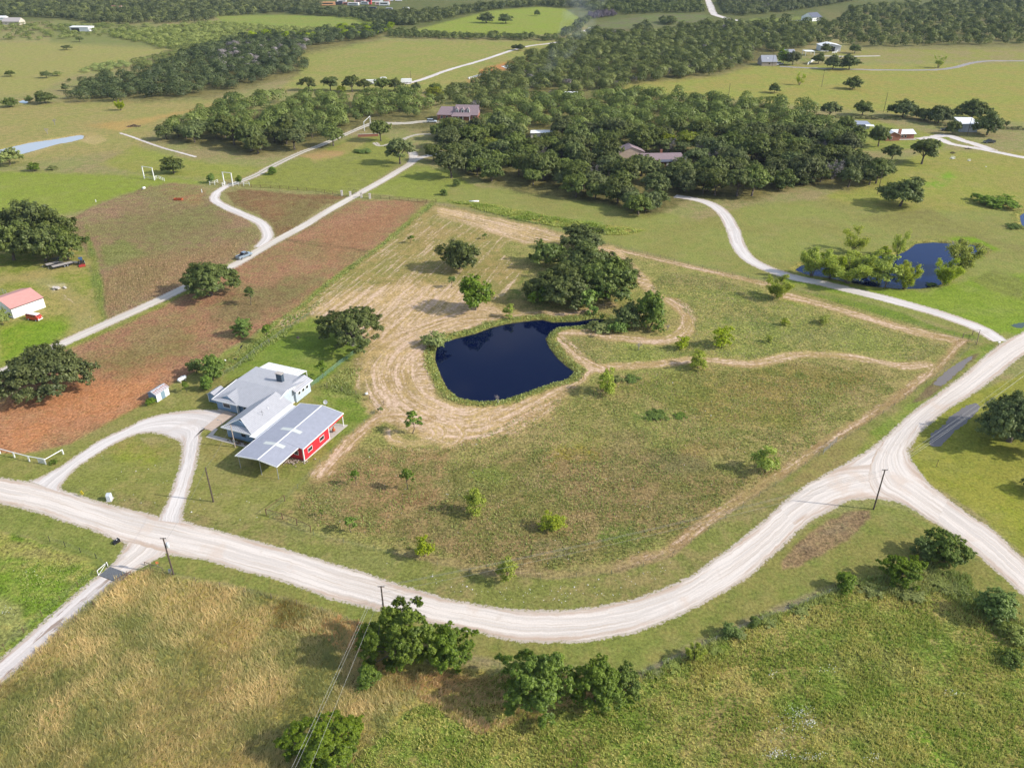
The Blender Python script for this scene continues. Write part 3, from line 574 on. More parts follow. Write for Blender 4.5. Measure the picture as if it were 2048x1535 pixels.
# ---------------------------------------------------------------- ground material
def ground_mat():
    m = bpy.data.materials.new('pasture_ground'); m.use_nodes = True; n = m.node_tree.nodes; l = m.node_tree.links; b = n['Principled BSDF']
    b.inputs['Roughness'].default_value = 1; b.inputs['Specular IOR Level'].default_value = .08
    def attr(a): t = n.new('ShaderNodeAttribute'); t.attribute_name = a; return t
    a1, a2, ap, af = attr('c1'), attr('c2'), attr('zp'), attr('flow'); geo = n.new('ShaderNodeNewGeometry')
    sp = n.new('ShaderNodeSeparateColor'); l.new(ap.outputs['Color'], sp.inputs[0]); patch, straw, till = sp.outputs; rough = ap.outputs['Alpha']
    def M(op, a, c=None, clamp=False):
        x = n.new('ShaderNodeMath'); x.operation = op; x.use_clamp = clamp
        for i, q in enumerate((a, c)):
            if q is None: continue
            if isinstance(q, (int, float)): x.inputs[i].default_value = q
            else: l.new(q, x.inputs[i])
        return x.outputs[0]
    def noise(scale, src=None, det=5, mul=None, ro=.6):
        t = n.new('ShaderNodeTexNoise'); t.inputs['Scale'].default_value = scale; t.inputs['Detail'].default_value = det; t.inputs['Roughness'].default_value = ro
        s = src or geo.outputs['Position']
        if mul: x = n.new('ShaderNodeVectorMath'); x.operation = 'MULTIPLY'; x.inputs[1].default_value = mul; l.new(s, x.inputs[0]); s = x.outputs[0]
        l.new(s, t.inputs['Vector']); return t.outputs['Fac']
    def ramp(v, a, c, lo=0, hi=1):
        r = n.new('ShaderNodeMapRange'); r.interpolation_type = 'SMOOTHSTEP'
        for k, x in zip(('From Min','From Max','To Min','To Max'), (a, c, lo, hi)): r.inputs[k].default_value = x
        l.new(v, r.inputs['Value']); return r.outputs[0]
    def mix(f, a, c, mode='MIX'):
        x = n.new('ShaderNodeMix'); x.data_type = 'RGBA'; x.blend_type = mode
        if isinstance(f, (int, float)): x.inputs['Factor'].default_value = f
        else: l.new(f, x.inputs['Factor'])
        for k, q in (('A', a), ('B', c)):
            if isinstance(q, tuple): x.inputs[k].default_value = (*q, 1)
            else: l.new(q, x.inputs[k])
        return x.outputs['Result']
    big = noise(.045, det=7, ro=.62); mid = noise(.32, det=7, ro=.65); fine = noise(1.7, det=8, ro=.7); grit = noise(6, det=6, ro=.7)
    f = M('MULTIPLY', ramp(M('ADD', M('MULTIPLY', big, .55), M('MULTIPLY', mid, .45)), .43, .58), patch, True)
    c = mix(f, a1.outputs['Color'], a2.outputs['Color'])
    # dull / fresh variation inside every zone
    c = mix(ramp(noise(.11, det=6), .48, .68, 0, .32), c, mix(.5, c, (.30,.255,.12)))
    c = mix(ramp(noise(.75, det=6, mul=(1, 1, 1)), .53, .66, 0, .35), c, mix(.55, c, (.10,.17,.035)))
    # tufts
    tf = M('ADD', M('MULTIPLY', M('SUBTRACT', fine, .5), 2.3), M('MULTIPLY', M('SUBTRACT', grit, .5), 1.3))
    tf = M('ADD', tf, M('MULTIPLY', M('SUBTRACT', mid, .5), .8))
    v = M('ADD', 1.0, M('MULTIPLY', tf, M('MULTIPLY', M('ADD', rough, .5), 1.15)))
    v = M('MAXIMUM', v, .35)
    # tillage rows
    sx = n.new('ShaderNodeSeparateXYZ'); l.new(af.outputs['Vector'], sx.inputs[0])
    rows = M('MULTIPLY', M('SUBTRACT', noise(1, af.outputs['Vector'], 4, (.07, 1.05, 1), .6), .5), 6.0)
    clod = noise(1, af.outputs['Vector'], 6, (.55, 2.4, 1), .7)
    tl = M('MULTIPLY', M('ADD', M('MULTIPLY', M('MULTIPLY', rows, M('MULTIPLY', ramp(noise(.07), .35, .6), M('GREATER_THAN', till, 1.05))), .13), M('MULTIPLY', M('SUBTRACT', clod, .5), 1.5)), till)
    v = M('MAXIMUM', M('ADD', v, tl), .3)
    c = mix(M('MULTIPLY', M('MULTIPLY', ramp(noise(.9, det=7, ro=.7), .57, .66), .6), till, True), c, (.17,.175,.065))
    c = mix(M('MULTIPLY', ramp(clod, .58, .7, 0, .55), till, True), c, (.50,.32,.23))
    vm = n.new('ShaderNodeMix'); vm.data_type = 'RGBA'; vm.blend_type = 'MULTIPLY'; vm.inputs['Factor'].default_value = 1; l.new(c, vm.inputs['A']); l.new(v, vm.inputs['B']); c = vm.outputs['Result']
    # straw windrows
    st1 = noise(1, af.outputs['Vector'], 5, (.05, .75, 1), .6); st2 = noise(1, af.outputs['Vector'], 6, (.35, 2.6, 1), .75); st3 = noise(1.0, det=8, ro=.75)
    st = M('ADD', M('ADD', M('MULTIPLY', st1, .42), M('MULTIPLY', st2, .33)), M('MULTIPLY', st3, .25))
    thr = M('SUBTRACT', .60, M('MULTIPLY', straw, .13))
    sf = M('MULTIPLY', M('DIVIDE', M('SUBTRACT', st, thr), .07, True), M('MULTIPLY', straw, 1.6, True), True)
    sc_ = mix(ramp(st3, .4, .65), (.52,.355,.245), (.76,.57,.43))
    c = mix(M('MULTIPLY', sf, .85), c, sc_)
    # pale stones spilled from roads, thin scatter of stones and dry stems elsewhere
    gs = M('ADD', a1.outputs['Alpha'], M('MULTIPLY', M('SUBTRACT', noise(1.6, det=8, ro=.75), .5), 2.2))
    c = mix(ramp(gs, .72, .95, 0, .9), c, (.52,.44,.37))
    c = mix(M('MULTIPLY', ramp(noise(2.6, det=4, ro=.8), .70, .76), M('MULTIPLY', rough, .55, True), True), c, (.46,.42,.33))
    l.new(c, b.inputs['Base Color'])
    bu = n.new('ShaderNodeBump'); bu.inputs['Distance'].default_value = .45
    hh = M('ADD', M('ADD', M('MULTIPLY', mid, .9), M('MULTIPLY', fine, .55)), M('MULTIPLY', M('MULTIPLY', clod, till), .5)); l.new(hh, bu.inputs['Height'])
    l.new(M('MULTIPLY', M('ADD', rough, .15), .85, True), bu.inputs['Strength']); l.new(bu.outputs[0], b.inputs['Normal'])
    return m
V = np.stack([X, Y, Z], -1).reshape(-1, 3)
i = np.arange(NY-1)[:, None]*NX+np.arange(NX-1)[None]; Q = np.stack([i, i+NX, i+NX+1, i+1], -1).reshape(-1, 4)
me = np_mesh('ground', V, Q, [ground_mat()], [('c1','POINT','FLOAT_COLOR',C1.reshape(-1,4)), ('c2','POINT','FLOAT_COLOR',C2.reshape(-1,4)), ('zp','POINT','FLOAT_COLOR',ZP.reshape(-1,4)), ('flow','POINT','FLOAT_VECTOR',FL.reshape(-1,3))], smooth=True)
tag(link('ground', me), kind='structure')

# ---------------------------------------------------------------- water
def water_mat(name, deep, rough=.04, bump=.02):
    m = bpy.data.materials.new(name); m.use_nodes = True; n = m.node_tree.nodes; l = m.node_tree.links; b = n['Principled BSDF']
    b.inputs['Base Color'].default_value = (*deep, 1); b.inputs['Roughness'].default_value = rough; b.inputs['Specular IOR Level'].default_value = .3; b.inputs['IOR'].default_value = 1.33
    g = n.new('ShaderNodeNewGeometry'); t = n.new('ShaderNodeTexNoise'); t.inputs['Scale'].default_value = 2.2; t.inputs['Detail'].default_value = 3; l.new(g.outputs['Position'], t.inputs['Vector'])
    bu = n.new('ShaderNodeBump'); bu.inputs['Strength'].default_value = bump; bu.inputs['Distance'].default_value = .1; l.new(t.outputs['Fac'], bu.inputs['Height']); l.new(bu.outputs[0], b.inputs['Normal']); return m
WM = [water_mat('deep_blue_water', (.001,.004,.026)), water_mat('blue_water', (.001,.010,.065)), water_mat('pale_water', (.40,.42,.45), .1), water_mat('blue_water_edge', (.01,.03,.12)), water_mat('pale_water_b', (.3,.34,.4), .1)]
WL = ['dark navy pond in the mown lot beside the looping straw track','blue pond half hidden by willows beside the caliche drive','long pale silvery pond in the left pasture','sliver of blue pond at the right edge','tiny pond beside bushes at the far left']
for (nm, P, z), (W, wz), m in zip(PONDS, PW, WM):
    c = W.mean(0); bm = MB(); 
    t = np.roll(W, -1, 0)-np.roll(W, 1, 0); t /= np.hypot(*t.T)[:, None]; nn = np.stack([t[:, 1], -t[:, 0]], 1)
    area = 0.5*np.sum(W[:, 0]*np.roll(W[:, 1], -1)-np.roll(W[:, 0], -1)*W[:, 1]); nn = nn if area > 0 else -nn
    E2 = W+nn*.5; bm.poly([(x, y, wz) for x, y in E2]); o = bm.build('water', m); tag(o, kind='structure')
def puddle(name, P, col, rough, z=.014):
    W = edge_noise(resample(smooth_line([G(*p) for p in P+[P[0]]]), 110)[0], 7, .55)
    o = MB().poly([(x, y, z) for x, y in W]).build(name, water_mat(name+'_water', col, rough, .06)); tag(o, kind='structure')
puddle('puddle', [(1862,888),(1866,868),(1885,850),(1910,828),(1935,812),(1952,806),(1955,816),(1938,838),(1905,865),(1882,888),(1870,893)], (.17,.155,.15), .22)
puddle('puddle', [(1868,768),(1884,752),(1912,728),(1940,712),(1945,716),(1925,735),(1895,760),(1878,772)], (.19,.165,.15), .25)
puddle('puddle', [(474,700),(480,692),(487,685),(489,687),(484,697),(477,703)], (.03,.03,.035), .1)
puddle('puddle', [(2022,650),(2040,645),(2056,648),(2040,656)], (.07,.1,.08), .15)
# concrete aprons and slabs
def slabpx(name, P, m, t=.10):
    o = MB().prism([G(*p) for p in P], -.1, t).build(name, m); tag(o, kind='structure'); return o
M_tan = mat('tan_concrete', (.52,.40,.31), .9, var=.1, scale=.8)
slabpx('drive_slab', [(407,856),(423,862),(474,828),(449,822)], M_tan, .07)
slabpx('walkway', [(412,874),(430,856),(436,858),(426,870),(500,890),(497,896)], M_conc, .08)
slabpx('front_walk', [(434,819),(439,818),(462,824),(457,828)], M_conc, .06)
slabpx('patio_slab', [(608,924),(696,850),(667,846),(640,862),(640,880),(600,915)], M_conc, .06)
slabpx('far_slab', [(1002,133),(1030,128),(1052,127),(1030,135),(1015,138)], M_white, .08)
# ---------------------------------------------------------------- foliage
def leaf_mat(name, col, col2, trans=.25, rnd=.25, mid=None):
    m = bpy.data.materials.new(name); m.use_nodes = True; n = m.node_tree.nodes; l = m.node_tree.links; n.remove(n['Principled BSDF'])
    a = n.new('ShaderNodeAttribute'); a.attribute_name = 'tint'; oi = n.new('ShaderNodeObjectInfo')
    mx = n.new('ShaderNodeMix'); mx.data_type = 'RGBA'; mx.inputs['A'].default_value = (*col, 1); mx.inputs['B'].default_value = (*col2, 1); l.new(a.outputs['Fac'], mx.inputs['Factor'])
    hs = n.new('ShaderNodeHueSaturation'); l.new(mx.outputs['Result'], hs.inputs['Color'])
    def mr(lo, hi, src):
        r = n.new('ShaderNodeMapRange'); r.inputs['To Min'].default_value = lo; r.inputs['To Max'].default_value = hi; l.new(src, r.inputs['Value']); return r.outputs[0]
    l.new(mr(.492, .508, oi.outputs['Random']), hs.inputs['Hue']); l.new(mr(1-rnd, 1+rnd, oi.outputs['Random']), hs.inputs['Value'])
    k = n.new('ShaderNodeMath'); k.operation = 'FRACT'; q = n.new('ShaderNodeMath'); q.operation = 'MULTIPLY'; q.inputs[1].default_value = 7.31; l.new(oi.outputs['Random'], q.inputs[0]); l.new(q.outputs[0], k.inputs[0]); l.new(mr(.85, 1.05, k.outputs[0]), hs.inputs['Saturation'])
    d = n.new('ShaderNodeBsdfDiffuse'); t = n.new('ShaderNodeBsdfTranslucent'); g = n.new('ShaderNodeBsdfGlossy'); g.inputs['Roughness'].default_value = .5; g.inputs['Color'].default_value = (.6,.6,.55,1)
    l.new(hs.outputs[0], d.inputs[0]); l.new(hs.outputs[0], t.inputs[0])
    s = n.new('ShaderNodeMixShader'); s.inputs[0].default_value = trans; l.new(d.outputs[0], s.inputs[1]); l.new(t.outputs[0], s.inputs[2])
    s2 = n.new('ShaderNodeMixShader'); s2.inputs[0].default_value = .035; l.new(s.outputs[0], s2.inputs[1]); l.new(g.outputs[0], s2.inputs[2])
    l.new(s2.outputs[0], n['Material Output'].inputs[0]); return m
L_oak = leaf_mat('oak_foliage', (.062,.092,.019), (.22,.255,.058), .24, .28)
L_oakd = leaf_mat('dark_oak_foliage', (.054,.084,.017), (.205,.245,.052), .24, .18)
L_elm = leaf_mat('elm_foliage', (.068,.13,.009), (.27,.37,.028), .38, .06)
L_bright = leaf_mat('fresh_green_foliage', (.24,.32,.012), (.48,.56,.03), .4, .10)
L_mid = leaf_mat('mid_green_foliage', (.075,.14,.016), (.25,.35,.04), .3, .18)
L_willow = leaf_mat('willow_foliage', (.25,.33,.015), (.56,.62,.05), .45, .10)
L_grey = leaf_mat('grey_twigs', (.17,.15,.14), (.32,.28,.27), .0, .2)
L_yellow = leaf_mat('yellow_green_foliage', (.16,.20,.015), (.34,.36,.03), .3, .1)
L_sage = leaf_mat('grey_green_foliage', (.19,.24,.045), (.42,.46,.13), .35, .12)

def leaf_quads(P, N, S, rs, asp=.62):
    """one bent leaf clump quad per point"""
    n = len(P); r = rs.normal(size=(n, 3)); T = np.cross(N, r); T /= np.linalg.norm(T, axis=1, keepdims=True)+1e-9
    B = np.cross(N, T); B /= np.linalg.norm(B, axis=1, keepdims=True)+1e-9
    s = S[:, None]; a = T*s*.5; b = B*s*.5*asp; k = N*s*.12
    V = np.stack([P-a, P-b*1.0+k, P+a, P+b+k], 1).reshape(-1, 3)
    return V, np.arange(4*n).reshape(n, 4)
def clump_points(C, R, n, rs, up=.25, shell=(.72, 1.06), squash=.85):
    """points spread over spheres C,R with leaves facing outward"""
    w = R**2; k = rs.choice(len(C), n, p=w/w.sum()); d = rs.normal(size=(n, 3)); d /= np.linalg.norm(d, axis=1, keepdims=True)
    flip = (d[:, 2] < -.3) & (rs.rand(n) < .6); d[flip, 2] *= -1
    P = C[k]+d*(R[k]*rs.uniform(*shell, n))[:, None]*np.array([1, 1, squash])
    inside = np.zeros(n, bool)
    for j in range(len(C)):
        q = (P-C[j])/np.array([1, 1, squash]); inside |= (np.einsum('ij,ij->i', q, q) < (.68*R[j])**2) & (k != j)
    keep = ~inside; N = d*.75+rs.normal(size=(n, 3))*.42+np.array([0, 0, up]); N /= np.linalg.norm(N, axis=1, keepdims=True)
    return P[keep], N[keep], k[keep]
def crown_arrays(seed, R, zb, zt, ncl, n, size, spread=.66, rc=(.26, .44), dome=1.0, gap=0.0, core=0):
    rs = np.random.RandomState(seed); hh = (zt-zb)
    C = []; Rr = []
    tries = 0
    while len(C) < ncl and tries < 4000:
        tries += 1
        t = rs.uniform(0, 2*math.pi); rr = math.sqrt(rs.rand()); lob = 1+.22*math.sin(3*t+seed)+.14*math.sin(5*t+seed*2.1)
        x = rr*math.cos(t)*R*spread*lob; y = rr*math.sin(t)*R*spread*lob
        top = math.sqrt(max(0, 1-(rr*.92)**2*dome)); r = R*rs.uniform(*rc)*(1-.25*rr); r = min(r, hh*.42)
        z = zb+r*.8+(hh-1.75*r)*top*(rs.uniform(0, 1)**.75 if zb < .6 else (rs.uniform(.45, 1)**.7 if rr < .8 else rs.uniform(.1, 1)))
        c = np.array([x, y, z])
        if C and min(np.linalg.norm(c-q) for q in C) < R*(.2+gap*.25): continue
        C.append(c); Rr.append(r)
    C = np.array(C); Rr = np.array(Rr)
    ns = 15; k0 = np.repeat(np.arange(len(C)), ns); ds = rs.normal(size=(len(k0), 3)); ds[:, 2] = np.abs(ds[:, 2])*.8-.25; ds /= np.linalg.norm(ds, axis=1, keepdims=True)
    C2_ = C[k0]+ds*(Rr[k0]*rs.uniform(.35, 1.18, len(k0)))[:, None]*np.array([1, 1, .85]); R2_ = Rr[k0]*rs.uniform(.20, .42, len(k0))
    P, N, k2 = clump_points(C2_, R2_, n, rs, up=.35, shell=(.15, 1.3)); k = k0[k2]; st_ = rs.rand(len(k0))[k2]
    o_ = (P-np.array([0, 0, zb+hh*.25]))/np.array([R, R, hh*.75]); o_ /= np.linalg.norm(o_, axis=1, keepdims=True)+1e-6; N = N+o_*.65; N /= np.linalg.norm(N, axis=1, keepdims=True)
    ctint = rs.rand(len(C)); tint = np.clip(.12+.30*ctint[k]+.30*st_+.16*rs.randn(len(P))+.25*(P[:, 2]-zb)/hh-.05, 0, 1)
    V, Q = leaf_quads(P, N, size*rs.uniform(.55, 1.35, len(P)), rs)
    if core:                                # a few dark leafy hulls inside so that little light passes
        pass
    return V, Q, tint, C, Rr, rs
def make_crown(name, m, *a, **k):
    V, Q, tint, C, Rr, rs = crown_arrays(*a, **k)
    return np_mesh(name, V, Q, [m], [('tint', 'FACE', 'FLOAT', tint)]), C, Rr, rs
def make_trunk(name, m, C, Rr, rs, r0, zfork, lean=.1, limbs=9, n=7, tips=True):
    b = MB(); top = Vector((rs.uniform(-lean, lean)*zfork, rs.uniform(-lean, lean)*zfork, zfork)); mid = top*.5+Vector((rs.uniform(-.1,.1), rs.uniform(-.1,.1), 0))
    b.tube((0,0,-.3), (0,0,.15), r0*1.5, r0*1.1, n); b.tube((0,0,.15), mid, r0*1.1, r0*.85, n); b.tube(mid, top, r0*.85, r0*.7, n)
    order = np.argsort(-Rr)[:limbs]
    for j in order:
        c = Vector(C[j]); e = c-Vector((0, 0, Rr[j]*.3)); k = top.lerp(e, .5)+Vector((rs.uniform(-.3,.3), rs.uniform(-.3,.3), rs.uniform(.0,.5)))
        b.tube(top, k, r0*.5, r0*.3, 5); b.tube(k, e, r0*.3, r0*.1, 5)
        for q in range(2):
            s = e+Vector((rs.uniform(-1,1), rs.uniform(-1,1), rs.uniform(.1,1)))*float(Rr[j])*.7; b.tube(k.lerp(e, .6), s, r0*.13, r0*.05, 4)
    me = bpy.data.meshes.new(name); me.from_pydata(b.v, [], b.f); me.materials.append(m); me.polygons.foreach_set('use_smooth', [True]*len(b.f)); me.update(); return me
def willow_arrays(seed, R, Ht, n, size, nb=7, droop=.5, up=.6):
    """branch fan with feathery drooping leaf sprays, returns leaf mesh data and branch builder"""
    rs = np.random.RandomState(seed); b = MB(); tips = []
    for i in range(nb):
        t = 2*math.pi*i/nb+rs.uniform(-.4, .4); out = rs.uniform(.25, .8)*R; base = Vector((rs.uniform(-.5,.5), rs.uniform(-.5,.5), -.3))
        p1 = Vector((math.cos(t)*out*.45, math.sin(t)*out*.45, Ht*rs.uniform(.22, .42))); p2 = Vector((math.cos(t)*out, math.sin(t)*out, Ht*rs.uniform(up, .92)))
        r = .085*Ht/7; b.tube(base, p1, r, r*.6, 6); b.tube(p1, p2, r*.6, r*.25, 5)
        for q in range(5):
            a = t+rs.uniform(-1.1, 1.1); s = p1.lerp(p2, rs.uniform(-.1, 1)); e = s+Vector((math.cos(a), math.sin(a), rs.uniform(.1, .9)))*R*rs.uniform(.2, .42)
            b.tube(s, e, r*.22, r*.07, 4); tips.append((s, e))
    L = []
    for s, e in tips:
        for q in range(6):
            f = rs.uniform(.3, 1.05); p = s.lerp(e, f); L.append((p, rs.uniform(.10, .24)*R))
    C = np.array([p for p, _ in L]); Rr = np.array([r for _, r in L]); k = rs.choice(len(C), n); d = rs.normal(size=(n, 3)); d /= np.linalg.norm(d, axis=1, keepdims=True)
    P = C[k]+d*(Rr[k]*rs.rand(n)**.5)[:, None]; P[:, 2] -= rs.rand(n)*droop*Rr[k]
    N = rs.normal(size=(n, 3))*.6+d*.5+np.array([0, 0, .3]); N /= np.linalg.norm(N, axis=1, keepdims=True)
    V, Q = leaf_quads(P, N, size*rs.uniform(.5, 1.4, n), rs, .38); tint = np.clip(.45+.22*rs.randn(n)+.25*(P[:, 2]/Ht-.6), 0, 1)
    return V, Q, tint, b, rs
def bare_tree(seed, R, Ht, twigs, m, tm=None):
    rs = np.random.RandomState(seed); b = MB(); r0 = .035*Ht
    def grow(p, d, L, r, lv):
        e = p+d*L; b.tube(p, e, r, r*.6, 5 if lv < 2 else 3)
        if lv >= 4 or r < .012: return
        for q in range(3 if lv else 5):
            nd = (d+Vector((rs.uniform(-1,1), rs.uniform(-1,1), rs.uniform(-.3,.7)))*.8).normalized()
            grow(p.lerp(e, rs.uniform(.5, 1)), nd, L*rs.uniform(.55, .8), r*.55, lv+1)
    grow(Vector((0,0,-.2)), Vector((0,0,1)), Ht*.33, r0, 0)
    me = bpy.data.meshes.new('branches'); me.from_pydata(b.v, [], b.f); me.materials.append(m); me.update(); return me

# --- prototypes: (crown mesh, trunk mesh, crown radius, height)
PROTO = {}
def proto(kind, seed, m, R, zb, zt, ncl, n, size, bark=M_bark, r0=.32, zf=2.2, lean=.15, limbs=9, **k):
    cr, C, Rr, rs = make_crown('crown', m, seed, R, zb, zt, ncl, n, size, **k)
    tr = make_trunk('trunk', bark, C, Rr, rs, r0, zf, lean, limbs)
    xs = np.empty(len(cr.vertices)*3, np.float32); cr.vertices.foreach_get('co', xs); xs = xs.reshape(-1, 3)
    rad = np.percentile(np.hypot(xs[:, 0], xs[:, 1]), 97); PROTO.setdefault(kind, []).append((cr, tr, rad, np.percentile(xs[:, 2], 99.5)))
for s in range(7): proto('oak', 11+s, L_oak, 5.5, 1.7, 8.6, 22, 11000, .50)
for s in range(3): proto('oakd', 41+s, L_oakd, 6.0, .5, 8.8, 26, 14000, .50)
for s in range(3): proto('bigoak', 61+s, L_oakd, 9.0, .7, 10.5, 52, 40000, .48, r0=.55, zf=2.4, limbs=16, spread=.74, rc=(.17, .30))
proto('openoak', 75, L_oakd, 9.0, .8, 10, 52, 42000, .40, bark=M_bark_pale, r0=.5, zf=2.2, limbs=20, spread=.8, rc=(.13, .24), gap=.15, dome=.7)
for s in range(3): proto('elm', 81+s, L_elm, 6.2, -.1, 9.5, 62, 60000, .30, r0=.28, zf=1.5, limbs=14, spread=.78, rc=(.13, .25), dome=.66)
for s in range(4): proto('sapling', 91+s, L_bright, 2.1, .0, 4.3, 16, 3600, .24, r0=.07, zf=.9, limbs=5, spread=.62, rc=(.24, .42))
for s in range(3): proto('round', 101+s, L_mid, 2.6, -.1, 5.2, 28, 8500, .27, r0=.12, zf=1.1, limbs=6, spread=.6, rc=(.24, .40), dome=.8)
for s in range(3): proto('young', 111+s, L_mid, 1.7, 1.1, 4.4, 12, 2200, .24, r0=.07, zf=1.5, limbs=6, spread=.6, rc=(.24, .4))
for s in range(3): proto('shrub', 121+s, L_mid, 2.6, -.2, 2.4, 18, 3600, .30, r0=.05, zf=.4, limbs=4, spread=.7, rc=(.22, .36))
for s in range(2): proto('pale', 131+s, L_sage, 3.0, .2, 3.6, 22, 4200, .32, r0=.08, zf=.6, limbs=6, spread=.7, rc=(.18, .32), gap=.1)
for s in range(2): proto('yellow', 141+s, L_yellow, 4.5, .8, 6.5, 20, 7000, .42, r0=.2, zf=1.8)
for s, (R, Ht, n, nb, mm) in enumerate(((4.5,8,14000,10,L_willow),(5,8.5,17000,11,L_willow),(4,8,9000,8,L_willow),(4.2,8.5,3600,8,L_willow))):
    V_, Q_, t_, b_, rs_ = willow_arrays(151+s, R, Ht, n, .42, nb, droop=.9)
    cr = np_mesh('crown', V_, Q_, [mm], [('tint','FACE','FLOAT',t_)]); tr = bpy.data.meshes.new('trunk'); tr.from_pydata(b_.v, [], b_.f); tr.materials.append(M_bark); tr.update()
    PROTO.setdefault('willow' if s < 3 else 'airy', []).append((cr, tr, R*1.05, Ht*1.02))
M_twig = mat('bare_grey_wood', (.30,.27,.26), .9, var=.2)
for s in range(2): PROTO.setdefault('bare', []).append((bare_tree(171+s, 3, 6, 0, M_twig), None, 3.0, 5.0))
V_, Q_, t_, b_, rs_ = willow_arrays(181, 4.2, 7.5, 2200, .34, 10, droop=.3)
cr = np_mesh('crown', V_, Q_, [L_grey], [('tint','FACE','FLOAT',t_)]); tr = bpy.data.meshes.new('trunk'); tr.from_pydata(b_.v, [], b_.f); tr.materials.append(M_twig); tr.update()
PROTO['greytree'] = [(cr, tr, 4.3, 7.6)]
NAMES = dict(oak='oak_tree', oakd='oak_tree', bigoak='oak_tree', openoak='oak_tree', elm='elm_tree', sapling='sapling', round='broadleaf_tree', young='young_tree', shrub='shrub', pale='scrub_bush', yellow='broadleaf_tree', willow='willow_tree', airy='willow_tree', bare='bare_tree', greytree='bare_tree')
CATS = dict(oak='oak tree', oakd='oak tree', bigoak='oak tree', openoak='oak tree', elm='tree', sapling='sapling', round='tree', young='young tree', shrub='shrub', pale='bush', yellow='tree', willow='willow tree', airy='willow tree', bare='bare tree', greytree='bare tree')
RT = random.Random(3)
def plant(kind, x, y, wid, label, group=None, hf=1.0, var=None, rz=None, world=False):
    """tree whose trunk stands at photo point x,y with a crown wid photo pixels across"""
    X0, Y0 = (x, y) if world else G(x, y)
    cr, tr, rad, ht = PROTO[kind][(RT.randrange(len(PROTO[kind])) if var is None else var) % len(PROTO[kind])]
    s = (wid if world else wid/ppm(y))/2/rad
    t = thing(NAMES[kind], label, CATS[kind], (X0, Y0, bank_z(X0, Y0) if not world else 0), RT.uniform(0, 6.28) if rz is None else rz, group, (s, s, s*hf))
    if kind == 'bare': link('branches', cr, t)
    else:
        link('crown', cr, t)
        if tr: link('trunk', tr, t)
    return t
# --- trees that can be told apart ------------------------------------------------------------
T = plant
T('bigoak',422,590,116,'large spreading dark oak leaning over the straight gravel drive, below the pickup',var=0,hf=1.0)
T('bigoak',96,783,172,'big dark oak at the corner of the orange tilled field, left of the white shed',var=1,hf=.95)
T('openoak',706,690,148,'wide oak with bare limbs showing, standing in the fenced back lawn behind the blue house',var=0,hf=1.0)
T('oakd',919,538,84,'round grey green oak casting a long shadow on the mown strip above the pond',var=0,hf=1.05)
T('round',951,620,72,'dense bright round tree beside the straw ground, upper left of the navy pond',var=0,hf=1.02)
T('bigoak',1128,602,150,'massive leafy oak at the front left of the clump above the navy pond',var=2,hf=.85)
T('oakd',1212,596,118,'dark oak at the right end of the clump above the navy pond',var=1,hf=.9)
T('oakd',1172,548,110,'oak in the middle of the clump above the navy pond',var=2,hf=.85)
T('oakd',1166,500,92,'topmost oak at the back of the clump above the navy pond',var=0,hf=.75)
T('oakd',1235,565,84,'oak at the back right of the clump above the navy pond',var=1,hf=.8)
T('shrub',1092,528,78,'low dark green bush at the back left of the oak clump above the navy pond',hf=1.2)
T('shrub',1080,602,66,'ivy green undergrowth at the left foot of the oak clump above the navy pond',hf=1.1)
T('shrub',1175,612,90,'ivy green undergrowth along the front of the oak clump above the navy pond',hf=1.1)
T('oakd',1256,652,62,'dark grey green tree of the close pair right of the navy pond arm',var=2,hf=1.15)
T('round',1302,654,62,'brighter green tree of the close pair right of the navy pond arm',var=1,hf=1.0)
T('shrub',1235,662,46,'dark bush at the left foot of the tree pair right of the navy pond',hf=1.0)
